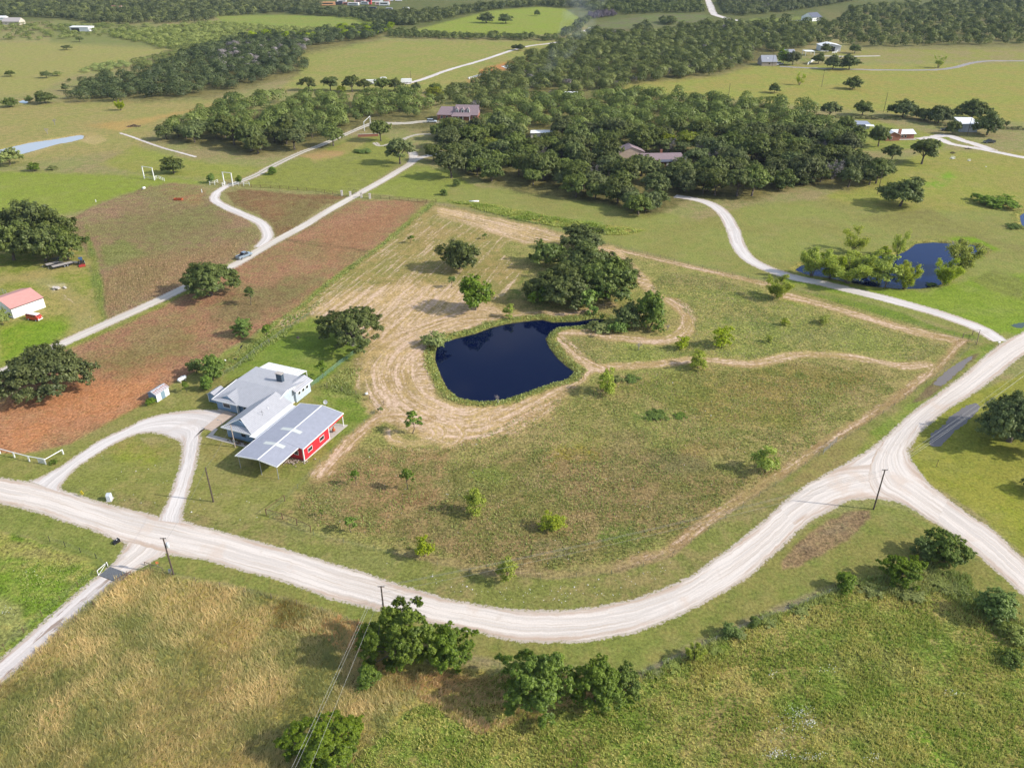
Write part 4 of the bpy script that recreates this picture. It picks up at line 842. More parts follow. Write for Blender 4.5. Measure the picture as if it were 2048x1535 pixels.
for x,y,w_,k,h,l in ((1442,692,46,'sapling',.9,'leafy bright sapling in the weedy plot, right of the straw loop'),
  (1364,698,30,'sapling',.9,'small bright sapling just below the bend of the straw loop'),
  (1396,736,44,'sapling',.8,'flat topped bright sapling standing on the lower straw path'),
  (1212,786,46,'sapling',1.1,'bright leafy sapling below the junction of straw paths, right of the navy pond'),
  (1555,596,58,'willow',.9,'yellow green willow at the fence, left of the blue willow pond'),
  (1530,942,60,'sapling',.85,'bright bushy sapling near the east fence of the weedy lot'),
  (949,1026,46,'sapling',1.15,'bright green sapling in the middle of the weedy lot, below the straw swirls'),
  (850,1112,42,'sapling',1.1,'bright green sapling near the road fence, second sapling from the left in the lower lot'),
  (1016,1158,52,'sapling',1.05,'bright green sapling closest to the curve of the gravel road'),
  (1103,1058,52,'sapling',.65,'low spreading bright sapling between the lower lot and the sagging wires'),
  (826,866,38,'young',1.05,'dark young tree ringed by mown straw swirls below the pond'),
  (713,970,19,'young',1.3,'slim dark sapling in the lot, right of the red barn'),
  (815,978,28,'young',1.2,'thin forked sapling in the lot with sparse leaves'),
  (643,1032,11,'young',1.3,'tiny sapling near the brown pipe fence corner'),
  (702,1064,32,'young',.95,'slanting young tree just inside the road fence, right of the brown pipe corner'),
  (488,672,42,'round',.85,'small rounded tree in the tilled field margin above the blue house'),
  (502,610,26,'young',1.0,'thin young tree in the tilled field right of the big drive oak'),
  (427,758,46,'round',.95,'right tree of the pair between the tilled field and the blue house'),
  (394,745,34,'round',.9,'left tree of the pair between the tilled field and the blue house'),
  (538,684,26,'young',1.0,'small dark tree at the back fence of the house lawn'),
  (646,756,25,'young',1.0,'small bright tree at the green chain link fence behind the house'),
  (1018,634,26,'sapling',1.0,'pale yellow green sapling at the top edge of the navy pond'),
  (1646,646,26,'sapling',.6,'bright tuft of sapling in the upper weedy plot, below the willow pond'),
  (1570,650,20,'sapling',.7,'small bright sapling in the upper weedy plot below the yellow willow'),
  (1537,684,16,'sapling',.9,'tiny bright sapling in the middle of the upper weedy plot'),
  (1203,648,12,'young',1.2,'thin sapling on the bank between the oak clump and the pond arm'),
  (903,575,18,'young',.9,'small sapling on the mown strip below the round grey oak'),
  (822,486,16,'young',.7,'tiny bush on the mown strip left of the round grey oak'),
  (969,478,11,'young',.7,'tiny bush on the mown strip right of the round grey oak'),
  (302,808,22,'round',.6,'bright round bush at the corner of the white shed'),
  (414,780,26,'round',1.0,'bright leafy bush beside the small lean shed of the blue house'),
  (374,784,16,'young',1.0,'thin sapling on the lawn between the white shed and the blue house'),
  (108,926,18,'shrub',.8,'dark rounded shrub at the end of the white rail fence'),
  (762,826,13,'young',.9,'tiny tree by the corner post of the house fence'),
  (1160,716,1,None,0,'')):
    if k: T(k,x,y,w_,l,hf=h)
T('bare',1277,700,26,'dead grey sapling in the weedy plot below the straw loop',hf=1)
T('bare',1335,660,18,'thin bare sapling on the straw loop right of the dark tree pair',hf=1)
T('bare',996,806,26,'pale leafless sapling at the lower tip of the navy pond',hf=1.2)
T('bare',1250,662,22,'dead twiggy sapling in front of the dark tree pair',hf=1)
T('pale',870,692,58,'yellowish bush on the left bank of the navy pond',hf=.8)
T('pale',1200,662,58,'pale grey brush on the bank under the pond arm',hf=.5)
T('pale',1235,760,30,'low green shrub right of the bright sapling under the straw paths',hf=.35)
T('shrub',1265,758,36,'flat dark green bush in the lot near the straw path junction',hf=.3)
T('shrub',1315,832,52,'low bright green weed patch in the centre of the lot',hf=.25)
T('shrub',1362,832,30,'smaller low green weed patch right of the bright one in the centre of the lot',hf=.25)
T('shrub',1755,545,10,'tiny tuft at the willow pond edge',hf=.8)
# left cluster of oaks
for x,y,w_,v,l in ((28,520,96,0,'left front oak of the grove above the red roofed barn'),(92,522,92,1,'middle front oak of the grove above the red roofed barn'),(136,520,88,2,'right front oak of the grove above the red roofed barn, by the tractor'),(70,478,104,0,'back oak of the grove above the red roofed barn'),(14,482,70,1,'back left oak of the grove above the red roofed barn'),(118,490,90,2,'back right oak of the grove above the red roofed barn')):
    T('oakd',x,y,w_,l,var=v,hf=1.1)
T('pale',6,650,40,'half seen tree at the left edge beside the red roofed barn',hf=1.6)
# foreground trees along the road
T('elm',812,1318,158,'tall leafy elm beside the utility pole at the bottom of the road curve',var=0,hf=1.28,rz=.6)
T('elm',900,1322,104,'second leafy elm joined to the right of the tall one by the utility pole',var=1,hf=1.15,rz=2)
T('elm',752,1290,74,'low leafy branch mass on the left of the elm by the utility pole',var=2,hf=.85,rz=3)
T('elm',1070,1402,150,'large leafy elm below the lowest point of the gravel road curve',var=1,hf=1.12,rz=4)
T('elm',1192,1402,112,'middle leafy elm of the three below the road curve',var=2,hf=1.1,rz=1)
T('elm',1248,1378,78,'right hand leafy elm of the three below the road curve',var=0,hf=1.15,rz=2.4)
T('elm',652,1510,156,'low wide elm with dead grey limbs at the bottom edge under the wires',var=2,hf=.62,rz=5)
T('bare',640,1490,90,'dead grey limbs standing out of the low elm under the wires',hf=.9)
T('round',738,1366,50,'green bush below the leafy elm, right of the wires',hf=.7)
T('willow',1388,1318,50,'feathery pale bush on the roadside fence below the road curve',hf=.8,var=2)
T('round',1458,1272,40,'round leafy bush on the roadside fence, right of the feathery one',hf=.7)
T('round',1508,1250,22,'small bush on the roadside fence, third bush along',hf=.8)
T('round',1690,1178,42,'round bush at the fence left of the corner thicket',hf=.75)
T('elm',1798,1160,98,'bright leafy small tree in the thicket at the road corner',hf=.85,var=0)
T('round',1842,1112,50,'dark shrubby tree in the thicket at the road corner',hf=.8)
T('elm',1888,1120,88,'leafy tree reaching toward the right hand road in the corner thicket',hf=.9)
T('round',1988,1232,76,'dark dense bush beside the right hand road near the edge',hf=.7)
T('pale',2030,1270,70,'weedy bush at the right edge below the dark dense bush',hf=.6)
T('shrub',2020,1320,60,'dark tangled brush at the right edge, lowest one',hf=.8)
T('bigoak',2018,882,150,'large dark leafy tree at the right edge beside the long puddle',var=0,hf=1.15)
T('bigoak',2078,860,120,'dark leafy tree cut by the right edge behind the puddle tree',var=1,hf=1.1)
T('oakd',2075,985,60,'tree cut by the right edge below the puddle tree',hf=1)
for x,y,w_ in ((1540,1245,34),(1600,1222,44),(1650,1200,34),(1480,1268,30),(1430,1300,34),(1345,1330,44),(1740,1182,50),(1820,1190,60),(1880,1170,50),(1920,1180,44),(1310,1345,34)):
    T('pale',x,y,w_,'low weedy brush growing along the roadside wire fence','brush along the roadside fence',hf=.28)
# willows round the right pond
T('willow',1622,552,64,'willow at the left end of the blue pond, standing in its shallows',var=0,hf=1.15)
T('airy',1706,505,74,'sparse airy willow behind the left half of the blue pond',hf=.7)
T('willow',1694,565,108,'full yellow green willow at the front left of the blue pond',var=1,hf=.62)
T('willow',1732,552,92,'full yellow green willow in the middle left of the blue pond',var=0,hf=.65)
T('willow',1660,556,62,'short yellow green willow under the full one at the front left of the blue pond',var=2,hf=.9)
T('sapling',1770,574,70,'denser green tree on the near bank in the middle of the blue pond',hf=.95,var=1)
T('willow',1808,574,66,'feathery pale willow right of the denser green one by the blue pond',var=2,hf=.95)
T('airy',1794,512,42,'tall thin sparse willow behind the middle of the blue pond',hf=1.4)
T('sapling',1768,512,36,'round green bush behind the middle of the blue pond',hf=.6)
T('willow',1890,570,58,'grey green willow at the right end near bank of the blue pond',var=1,hf=1.05)
T('willow',1920,540,86,'broad feathery willow at the right end of the blue pond',var=2,hf=.8)
T('bare',1905,490,20,'small bare tree on the far bank of the blue pond',hf=.8)
T('shrub',1862,568,22,'dark tuft on the near bank of the blue pond by the grey green willow',hf=.6)
# right pastures
T('oakd',1800,412,92,'broad dark oak alone on the lawn below the woods',var=0,hf=.85)
T('shrub',1990,408,92,'long low mound of green brush on the right lawn',hf=.35)
T('shrub',2030,455,40,'weedy tuft beside the sliver of pond at the right edge',hf=.4)
for x,y,w_,k,l,h in ((1705,178,36,'oakd','round dark oak alone in the far right pasture',.95),(1665,139,38,'oakd','left oak of the pair on the far grey gravel road',1),(1698,139,40,'oakd','right oak of the pair on the far grey gravel road',1),
  (1876,136,28,'airy','thin sparse tree beside the far grey gravel road',.9),(1598,170,24,'airy','thin sparse tree in the far right pasture, beside the wood',1.0),(1548,186,26,'oakd','small oak at the edge of the far right pasture',1),
  (1724,231,38,'oakd','oak on the hedge line left of the leaning pole',1),(1658,237,40,'oak','oak at the corner where the wood meets the farm lawn',1),(1805,234,58,'bigoak','left dark oak of the row above the brick farmhouse',1.0),(1848,240,44,'bigoak','middle dark oak of the row above the brick farmhouse',.9),(1876,246,58,'bigoak','right dark oak of the row above the brick farmhouse',1.0),
  (1942,238,66,'bigoak','big oak behind the white roofed grey shop building',1.0),(1974,270,62,'oakd','big oak in front right of the white roofed grey shop building',1.05),(1905,268,30,'oakd','small oak in front left of the white roofed grey shop building',1.2),
  (1713,286,34,'oak','left tree in front of the brick farmhouse',1.2),(1756,293,42,'oak','right tree in front of the brick farmhouse',1.2),(1843,328,56,'oak','leaning oak alone on the lawn below the farmhouse drive',1.05),(1782,322,40,'oak','oak left of the leaning one below the farmhouse drive',1),(1690,268,42,'oak','oak at the wood edge left of the farmhouse',1),
  (1636,128,26,'oakd','oak on the lawn of the far white trimmed house',1.1),(1585,130,32,'oakd','oak in front of the far grey roofed house',1.1),(1566,128,28,'round','brighter tree beside the far grey roofed house',1),(1652,106,22,'oakd','oak before the far white barn',1.1),(1709,107,24,'oakd','oak right of the far white barn',1),
  (1042,101,17,'oakd','right tree of the small pair on the far white road',1),(1030,100,16,'oakd','left tree of the small pair on the far white road',.85),(973,46,34,'oakd','left big oak alone in the far green field',.8),(1012,47,30,'oakd','right big oak alone in the far green field',.8),(1074,32,14,'oakd','single small oak in the far green field',1.1),
  (348,346,48,'oakd','round oak in the left pasture above the white gate frame',.9),(423,366,17,'round','left small round tree beside the white ranch gate',1.1),(479,368,15,'round','right small pointed tree beside the white ranch gate',1.1),(545,349,18,'round','small round bush beside the two track drive',.7),(242,221,21,'willow','single pale green tree before the creek wood',1.1),
  (92,207,42,'oakd','round bush of dark trees by the tiny far pond',.8),(60,205,16,'oakd','small dark tree left of the round bush by the tiny far pond',1.2),(20,214,32,'oakd','dark tree at the left edge by the tiny far pond',.8),(132,182,14,'oakd','small dark tree at the left tip of the creek wood',1.4),
  (134,100,22,'oak','lone bush in the far left field',.55),(160,84,16,'oak','rounded small tree below the far white barn on the left',.8),(22,153,20,'oak','lone bush at the left of the far pasture',.7),(94,156,22,'oak','left bush of the pair in the far left pasture',.75),(115,152,22,'pale','right bush of the pair in the far left pasture',.6),(139,163,9,'oakd','tiny tree between bushes in the far left pasture',.9),
  (20,330,62,'pale','wide low bush below the silvery far pond at the left edge',.8),(70,342,24,'round','left small bush below the silvery far pond',.7),(105,340,22,'pale','right small bush below the silvery far pond',.7),
  (95,268,15,'bare','left of two dead trees in the left pasture',1.2),(110,250,15,'bare','right of two dead trees in the left pasture',1.2),
  (617,181,36,'oak','first oak of the row along the far field, from the left',1),(661,182,36,'oak','second oak of the row along the far field, from the left',.9),(705,184,36,'oak','third oak of the row along the far field, from the left',1),(729,182,28,'oak','fourth oak of the row along the far field, from the left',1),(765,184,34,'oak','fifth oak of the row along the far field, from the left',1),(790,182,30,'oak','sixth oak of the row along the far field, from the left',1),(832,182,22,'oakd','seventh oak of the row along the far field, from the left',1),(871,186,26,'oakd','dark oak behind the yellow green tree',1),
  (870,200,38,'yellow','yellow green tree standing out among the oaks left of the dormered house',.9),(683,186,22,'yellow','small yellow green tree between oaks of the far row',.9),
  (800,328,58,'oak','oak on the lawn left of the drive fork below the dormered house',1.1),(867,322,38,'oak','oak right of the drive fork below the dormered house',1.1),(903,356,62,'oak','full oak at the lawn edge of the wood, right of the drive fork',1.05),(762,282,42,'oak','oak behind the brick wall by the two track drive',1.2),(667,292,48,'oak','last oak of the left grove beside the two track drive',1.0),
  (726,304,38,'shrub','low hedge of dark green shrubs on the ranch lawn',.3),(912,372,18,'round','small green bush at the wood edge above the tall grass strip',.7),(888,390,16,'round','lower small green bush at the wood edge above the tall grass strip',.6),
  (1270,348,46,'oak','oak standing before the tan gabled wing in the middle wood',1.0),(1292,352,40,'oak','oak standing before the left end of the half hidden brick house',1.05),(1362,346,44,'oak','oak standing before the right end of the half hidden brick house',1.0),(1352,340,1,None,'',1)):
    if k: T(k,x,y,w_,l,hf=h)

# --- woods -----------------------------------------------------------------------------------
HOUSE_CLEAR = [((850,229),(966,229),(960,263),(856,263)), ((1232,314),(1372,316),(1366,346),(1232,340)), ((1290,340),(1340,338),(1345,352),(1290,356)), ((1590,100),(1700,92),(1700,120),(1590,120)), ((1505,105),(1600,105),(1600,132),(1505,132)), ((700,258),(760,235),(770,262),(700,292)), ((1620,25),(1665,25),(1665,50),(1620,50)), ((735,268),(775,268),(790,300),(870,335),(720,400)), ((1680,255),(1860,255),(1860,300),(1700,300)), ((1378,394),(1440,392),(1450,420),(1392,414)), ((750,238),(880,235),(880,252),(750,252)),((1050,262),(1120,262),(1120,285),(1050,285)),((1140,188),(1190,188),(1190,200),(1140,200))]
def scatter(P, dmin, seed, jitter=.9, keep=1.0):
    """trunk positions in a photo polygon, spaced dmin metres apart on the ground"""
    W = np.array([G(*p) for p in P]); x0, y0 = W.min(0); x1, y1 = W.max(0); rs = np.random.RandomState(seed); out = []
    ny = int((y1-y0)/(dmin*.87))+2; nx = int((x1-x0)/dmin)+2
    gx, gy = np.meshgrid(np.arange(nx), np.arange(ny)); gx = x0+(gx+.5*(gy % 2))*dmin; gy = y0+gy*dmin*.87
    gx = gx+(rs.rand(*gx.shape)-.5)*dmin*jitter; gy = gy+(rs.rand(*gy.shape)-.5)*dmin*jitter
    gx = gx.ravel(); gy = gy.ravel(); m = (poly_sd(gx, gy, W) < 0) & (rs.rand(len(gx)) < keep); gx = gx[m]; gy = gy[m]
    px, py = PX(gx, gy, 0)
    ok = np.ones(len(px), bool)
    for c in HOUSE_CLEAR: ok &= poly_sd(px, py, np.array(c, float)) > 1
    for k_, wd in (('curve2',4),('ranch3',4),('caliche',4),('house',5),('path2',3),('far_gravel',4),('far_white',6),('far_north',12),('far_drive',8),('far_farm',6),('ranch2',4)):
        d, _, _ = line_sd(gx, gy, smooth_line([G(*p) for p in cl[k_]])); ok &= d > wd
    return gx[ok], gy[ok], px[ok], py[ok]
MAINW = [(868,252),(905,262),(960,262),(985,232),(1010,205),(1060,188),(1120,200),(1180,196),(1250,190),(1340,198),(1440,203),(1540,212),(1600,222),(1640,238),(1672,258),(1690,290),(1712,312),(1742,330),(1790,352),(1778,372),(1700,384),(1640,372),(1590,372),(1545,385),(1490,412),(1440,398),(1400,392),(1385,412),(1330,436),(1262,428),(1225,402),(1175,396),(1130,398),(1060,384),(1000,378),(965,356),(925,340),(898,318),(880,290)]
GROVE = [(318,282),(330,262),(372,240),(420,222),(470,212),(540,204),(620,198),(690,196),(760,194),(850,198),(880,215),(862,236),(770,234),(720,246),(690,262),(640,286),(600,300),(540,302),(505,312),(480,300),(452,280),(400,288),(352,288)]
def nearest300():
    A = []
    for P, d, s, g in ((MAINW, 9.2, 1, 0), (GROVE, 9.0, 2, 1)):
        x, y, px, py = scatter(P, d, s, 1.15, .90)
        for q in zip(x, y, px, py): A.append((q[1], q[0], g))
    A.sort(); return A
WOODS = nearest300()
LBL = [('oak in the front of the dense wood that fills the middle of the photo','oaks of the middle wood'), ('dark oak in the grove left of the dormered house','oaks of the left grove')]
NIND = 262
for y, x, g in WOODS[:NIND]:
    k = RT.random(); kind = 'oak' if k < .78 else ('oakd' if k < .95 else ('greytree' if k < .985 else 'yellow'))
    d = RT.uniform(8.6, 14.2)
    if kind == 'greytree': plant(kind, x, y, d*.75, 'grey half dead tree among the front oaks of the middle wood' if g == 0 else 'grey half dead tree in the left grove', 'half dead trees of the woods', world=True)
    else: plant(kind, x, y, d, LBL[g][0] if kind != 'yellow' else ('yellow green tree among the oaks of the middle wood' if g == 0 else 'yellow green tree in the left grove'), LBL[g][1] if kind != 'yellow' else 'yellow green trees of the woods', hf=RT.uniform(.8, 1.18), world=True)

# farther woods: too many to count, one object each ------------------------------------------
ICO = None
def lowtree(rs, R, Ht, n, size):
    nc = 7; t = rs.uniform(0, 6.28, nc); rr = np.sqrt(rs.rand(nc))*.55*R; r = R*rs.uniform(.38, .58, nc)
    C = np.stack([rr*np.cos(t), rr*np.sin(t), np.minimum(r*.9+rs.rand(nc)*(Ht-2*r).clip(0)*(1-(rr/R)**2), Ht-r*.7)], 1)
    P, N, k = clump_points(C, r, n, rs, up=.3, squash=.8); o_ = (P-np.array([0,0,Ht*.25]))/np.array([R,R,Ht*.75]); o_ /= np.linalg.norm(o_, axis=1, keepdims=True); N = N+o_*1.2; N /= np.linalg.norm(N, axis=1, keepdims=True); V, Q = leaf_quads(P, N, size*rs.uniform(.6, 1.3, len(P)), rs, .8)
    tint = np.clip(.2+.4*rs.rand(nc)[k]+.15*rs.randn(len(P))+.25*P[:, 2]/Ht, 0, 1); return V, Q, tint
LOW = {}
for nm, n, size in (('near', 900, .72), ('mid', 420, 1.05), ('far', 190, 1.6)):
    LOW[nm] = [lowtree(np.random.RandomState(300+i), 5.5, 8.0, n, size) for i in range(6)]
def wood(name, P, dmin, seed, lod, m, label, dia=(8.5, 14), hf=(.75, 1.2), keep=1.0, pts=None, extra_tint=(0, 0)):
    if pts is None: x, y, px, py = scatter(P, dmin, seed, keep=keep)
    else: x, y = pts
    rs = np.random.RandomState(seed); VV = []; QQ = []; TT = []; o = 0
    for a, b in zip(x, y):
        v, q, t = LOW[lod][rs.randint(6)]; s = rs.uniform(*dia)/11.0; h = s*rs.uniform(*hf); c, sn = math.cos(rs.uniform(0, 6.28)), math.sin(rs.uniform(0, 6.28))
        an = rs.uniform(0, 6.28); c, sn = math.cos(an), math.sin(an)
        w3 = np.stack([(v[:, 0]*c-v[:, 1]*sn)*s+a, (v[:, 0]*sn+v[:, 1]*c)*s+b, v[:, 2]*h], 1); VV.append(w3); QQ.append(q+o); TT.append(np.clip(t+rs.uniform(-.32, .30)+extra_tint[0], 0, 1)); o += len(v)
    if not VV: return
    me = np_mesh('crowns', np.concatenate(VV), np.concatenate(QQ), [m], [('tint','FACE','FLOAT',np.concatenate(TT))])
    tag(link(name, me), label, 'woodland', kind='stuff')
    return len(x)
L_far = leaf_mat('far_wood_foliage', (.045,.068,.017), (.175,.205,.05), .2, 0)
L_farl = leaf_mat('far_light_foliage', (.12,.16,.03), (.30,.33,.08), .2, 0)
L_purple = leaf_mat('leafless_thicket', (.085,.065,.08), (.15,.12,.14), 0, 0)
rest = WOODS[NIND:]
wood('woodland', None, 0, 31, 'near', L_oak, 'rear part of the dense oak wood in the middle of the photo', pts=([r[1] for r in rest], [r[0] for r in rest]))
wood('woodland', [(870,196),(905,190),(960,163),(1005,160),(1050,122),(1120,92),(1180,62),(1250,72),(1300,78),(1340,62),(1420,48),(1500,52),(1560,60),(1640,72),(1600,98),(1560,104),(1530,118),(1470,132),(1440,150),(1330,163),(1245,170),(1255,178),(1170,190),(1060,186),(1010,205),(985,228),(960,235),(900,232),(880,214)], 10.6, 32, 'near', L_oak, 'oak wood beyond the middle wood, up to the far white road')
L_creek = leaf_mat('creek_wood_foliage', (.035,.058,.018), (.15,.19,.055), .2, 0)
wood('woodland', [(138,196),(150,178),(200,160),(250,150),(300,142),(350,128),(380,112),(420,98),(470,84),(540,74),(600,72),(640,66),(700,64),(745,54),(775,60),(765,76),(700,84),(640,90),(600,104),(612,130),(612,142),(560,150),(540,162),(480,176),(420,188),(350,196),(250,202),(160,205)], 10.2, 33, 'near', L_creek, 'dark creek side wood crossing the left pastures', extra_tint=(-.05,0))
wood('woodland', [(440,98),(560,78),(620,88),(600,118),(560,128),(480,150),(420,140)], 15, 34, 'near', L_grey, 'grey leafless trees mixed into the creek side wood', dia=(7,10))
wood('woodland', [(470,78),(600,72),(740,56),(790,62),(740,76),(620,86)], 17, 35, 'near', L_bright, 'bright green trees along the far side of the creek wood', dia=(9,13), extra_tint=(-.2,0))
wood('woodland', [(157,142),(200,132),(250,126),(262,134),(220,142),(170,148)], 7, 36, 'near', L_sage, 'pale scrub strip in the far left pasture', dia=(6,9), hf=(.5,.7))
wood('woodland', [(262,128),(330,108),(360,96),(420,92),(400,112),(350,128),(290,140)], 8, 37, 'near', L_farl, 'light green scrub before the creek wood', dia=(6,10), hf=(.6,.8))
wood('woodland', [(210,70),(300,58),(440,46),(560,58),(660,60),(560,74),(470,84),(400,96),(330,98),(260,84)], 7.0, 38, 'mid', L_sage, 'pale green scrub slope on the far left', dia=(7,10), hf=(.5,.8), keep=.85)
wood('woodland', [(-60,52),(0,46),(140,52),(240,48),(300,52),(260,68),(180,76),(60,80),(-60,82)], 12.5, 39, 'mid', L_farl, 'scattered bushes on the far left slope', dia=(6,11), hf=(.45,.75), keep=.8)
wood('woodland', [(-300,-2),(60,-4),(200,-2),(430,0),(560,2),(640,8),(640,24),(560,26),(430,34),(430,44),(300,50),(180,48),(130,38),(60,34),(-60,40),(-300,44)], 10.5, 40, 'mid', L_far, 'dark wood along the top left of the photo', keep=.92)
wood('woodland', [(640,24),(720,24),(800,34),(790,44),(830,50),(760,52),(700,38),(640,32),(560,27)], 9.5, 41, 'mid', L_far, 'dark hedge wood behind the far mown field')
wood('woodland', [(790,30),(900,22),(980,12),(1070,8),(1150,4),(1220,0),(1200,16),(1130,16),(1080,13),(1000,19),(930,30),(880,42),(820,52),(780,50)], 9.5, 42, 'mid', L_far, 'dark wood wrapping the top of the far green field')
wood('woodland', [(775,62),(830,66),(900,72),(1000,74),(1118,78),(1116,83),(1000,81),(900,79),(780,76)], 7, 43, 'near', L_oakd, 'hedgerow between the far pasture and the far green field', dia=(6,10), hf=(.8,1.2))
wood('woodland', [(1120,72),(1150,52),(1170,38),(1180,42),(1160,60),(1132,78)], 7, 44, 'mid', L_far, 'hedgerow up the right side of the far green field', dia=(7,10))
wood('woodland', [(1180,28),(1225,24),(1232,33),(1200,38),(1178,38)], 6, 45, 'mid', L_purple, 'purple leafless thicket near the top right of the far field', dia=(6,8))
wood('woodland', [(1150,4),(1230,-3),(1400,-4),(1412,20),(1400,26),(1300,27),(1250,30),(1230,22),(1175,22)], 10, 46, 'mid', L_far, 'dark wood left of the far north road')
wood('woodland', [(1440,-6),(1700,-6),(1700,4),(1620,18),(1530,28),(1480,32),(1445,28),(1432,10)], 9.5, 47, 'mid', L_far, 'dark wood right of the far north road')
wood('woodland', [(1440,2),(1600,0),(1560,16),(1470,24)], 14, 48, 'mid', L_purple, 'purple bare trees within the wood right of the far north road', dia=(6,9))
wood('woodland', [(1500,52),(1560,42),(1620,50),(1680,36),(1700,20),(1900,6),(2200,0),(2300,40),(2200,92),(2048,92),(1900,90),(1800,94),(1740,96),(1700,90),(1650,90),(1600,98),(1560,70)], 13.5, 49, 'mid', L_far, 'open oak woodland across the top right', keep=.8)
wood('woodland', [(-3500,-75),(3500,-75),(3500,-14),(1720,-8),(1400,-12),(640,-14),(-400,-10),(-3500,-20)], 36, 50, 'far', L_far, 'distant woods beyond the top of the photo', dia=(26,40), hf=(.3,.4))
for P, l in (([(1180,70),(1196,66),(1202,72),(1186,75)],'dark trees at the lower left of the far scorched field'),([(1270,60),(1295,52),(1300,66),(1280,70)],'dark trees at the lower middle of the far scorched field'),([(1320,44),(1345,42),(1350,50),(1325,52)],'dark trees at the right of the far scorched field')):
    wood('tree_clump', P, 6, 51, 'mid', L_far, l, dia=(9,12))
for nm, a, b, n, lab in (('hedge_brush',(1560,232),(1800,240),26,'low brush along the fence line above the farmhouse'),('hedge_brush',(1880,252),(2100,262),22,'low brush along the fence line right of the farm oaks')):
    A = G(*a); B = G(*b); t = np.linspace(0, 1, n); wood(nm, None, 0, 60, 'near', L_far, lab, dia=(3,5), hf=(.45,.7), pts=(A[0]+(B[0]-A[0])*t, A[1]+(B[1]-A[1])*t))

BACK = [(870,196),(960,163),(1050,122),(1120,92),(1180,64),(1250,74),(1340,64),(1420,52),(1560,62),(1600,96),(1470,130),(1440,148),(1330,162),(1170,190),(1010,205),(960,235),(880,214)]
wood('woodland', BACK, 21, 91, 'near', L_farl, 'lighter green trees mixed into the oak wood beyond the middle wood', dia=(8,12))
wood('woodland', BACK, 34, 92, 'near', L_grey, 'grey bare trees mixed into the oak wood beyond the middle wood', dia=(6,9))
wood('woodland', [(930,250),(1050,200),(1250,200),(1540,220),(1640,262),(1600,300),(1300,290),(1000,290)], 24, 93, 'near', L_farl, 'lighter green trees in the rear of the middle wood', dia=(8,11))
wood('woodland', [(-300,-2),(430,0),(640,8),(560,26),(300,48),(130,36),(-300,42)], 26, 94, 'mid', L_farl, 'lighter trees in the dark wood along the top left', dia=(9,13))
wood('woodland', [(1700,20),(1900,6),(2200,0),(2300,40),(2200,90),(1900,88),(1740,94)], 34, 95, 'mid', L_farl, 'lighter trees in the open woodland at the top right', dia=(9,13))
# ---------------------------------------------------------------- buildings
TH = math.radians(-22.5)
M_blue_shade = ribbed('shaded_blue_siding', (.19,.28,.40), 'Z', .22, .6, depth=.015, rib=.9)  # blue siding darkened, the shade on the front walls is in the colour
M_blue_lit = ribbed('sunlit_blue_siding', (.46,.53,.60), 'Z', .22, .6, depth=.015, rib=.93)  # same siding made paler, sunlight on the right hand walls is in the colour
M_trim = mat('white_trim', (.82,.82,.80), .5, var=.03)
M_roofx = ribbed('pale_metal_roof', (.46,.46,.485), 'X', .46, .5, .05, .05, .72)
M_roofy = ribbed('pale_metal_roof_cross', (.43,.43,.455), 'Y', .46, .5, .05, .05, .72)
M_roofg = ribbed('grey_metal_roof', (.38,.39,.45), 'Y', .32, .5, .1, .02, .9)
M_roofw = ribbed('white_metal_roof', (.80,.80,.79), 'X', .6, .4, 0, .02, .95)
M_sky = mat('skylight_panel', (.60,.62,.58), .4, var=.04)
M_red = ribbed('red_metal_siding', (.62,.028,.045), 'Y', .23, .45, 0, .03, .75)
M_redx = ribbed('red_metal_siding_cross', (.62,.028,.045), 'X', .23, .45, 0, .03, .75)
M_brick = mat('red_brick', (.30,.13,.085), .9, var=.25, scale=6)
M_shing = mat('brown_mauve_shingles', (.27,.20,.21), .9, var=.14, scale=2)

def window(parent, c, w, h, face, frame=M_trim, sill=False, bars=True, name='window'):
    """window proud of a wall; face is 'x+','x-','y+','y-' (outward), c the centre on the wall plane"""
    sg = 1 if face[1] == '+' else -1; x, y, z = c
    def bx(m, a, b, z0, z1, d0, d1, mi=0):
        if face[0] == 'x': m.box(min(x+sg*d0, x+sg*d1), max(x+sg*d0, x+sg*d1), y+a, y+b, z0, z1, mi)
        else: m.box(x+a, x+b, min(y+sg*d0, y+sg*d1), max(y+sg*d0, y+sg*d1), z0, z1, mi)
    wn = MB(); bx(wn, -w/2, w/2, z-h/2, z+h/2, -.02, .03); g = wn.build(name, M_glass, parent)
    t = .07; f = MB(); bx(f, -w/2-t, w/2+t, z+h/2, z+h/2+t, -.02, .09); bx(f, -w/2-t, w/2+t, z-h/2-t, z-h/2, -.02, .09)
    bx(f, -w/2-t, -w/2, z-h/2, z+h/2, -.02, .09); bx(f, w/2, w/2+t, z-h/2, z+h/2, -.02, .09)
    
    f.build('frame', frame, g); return g
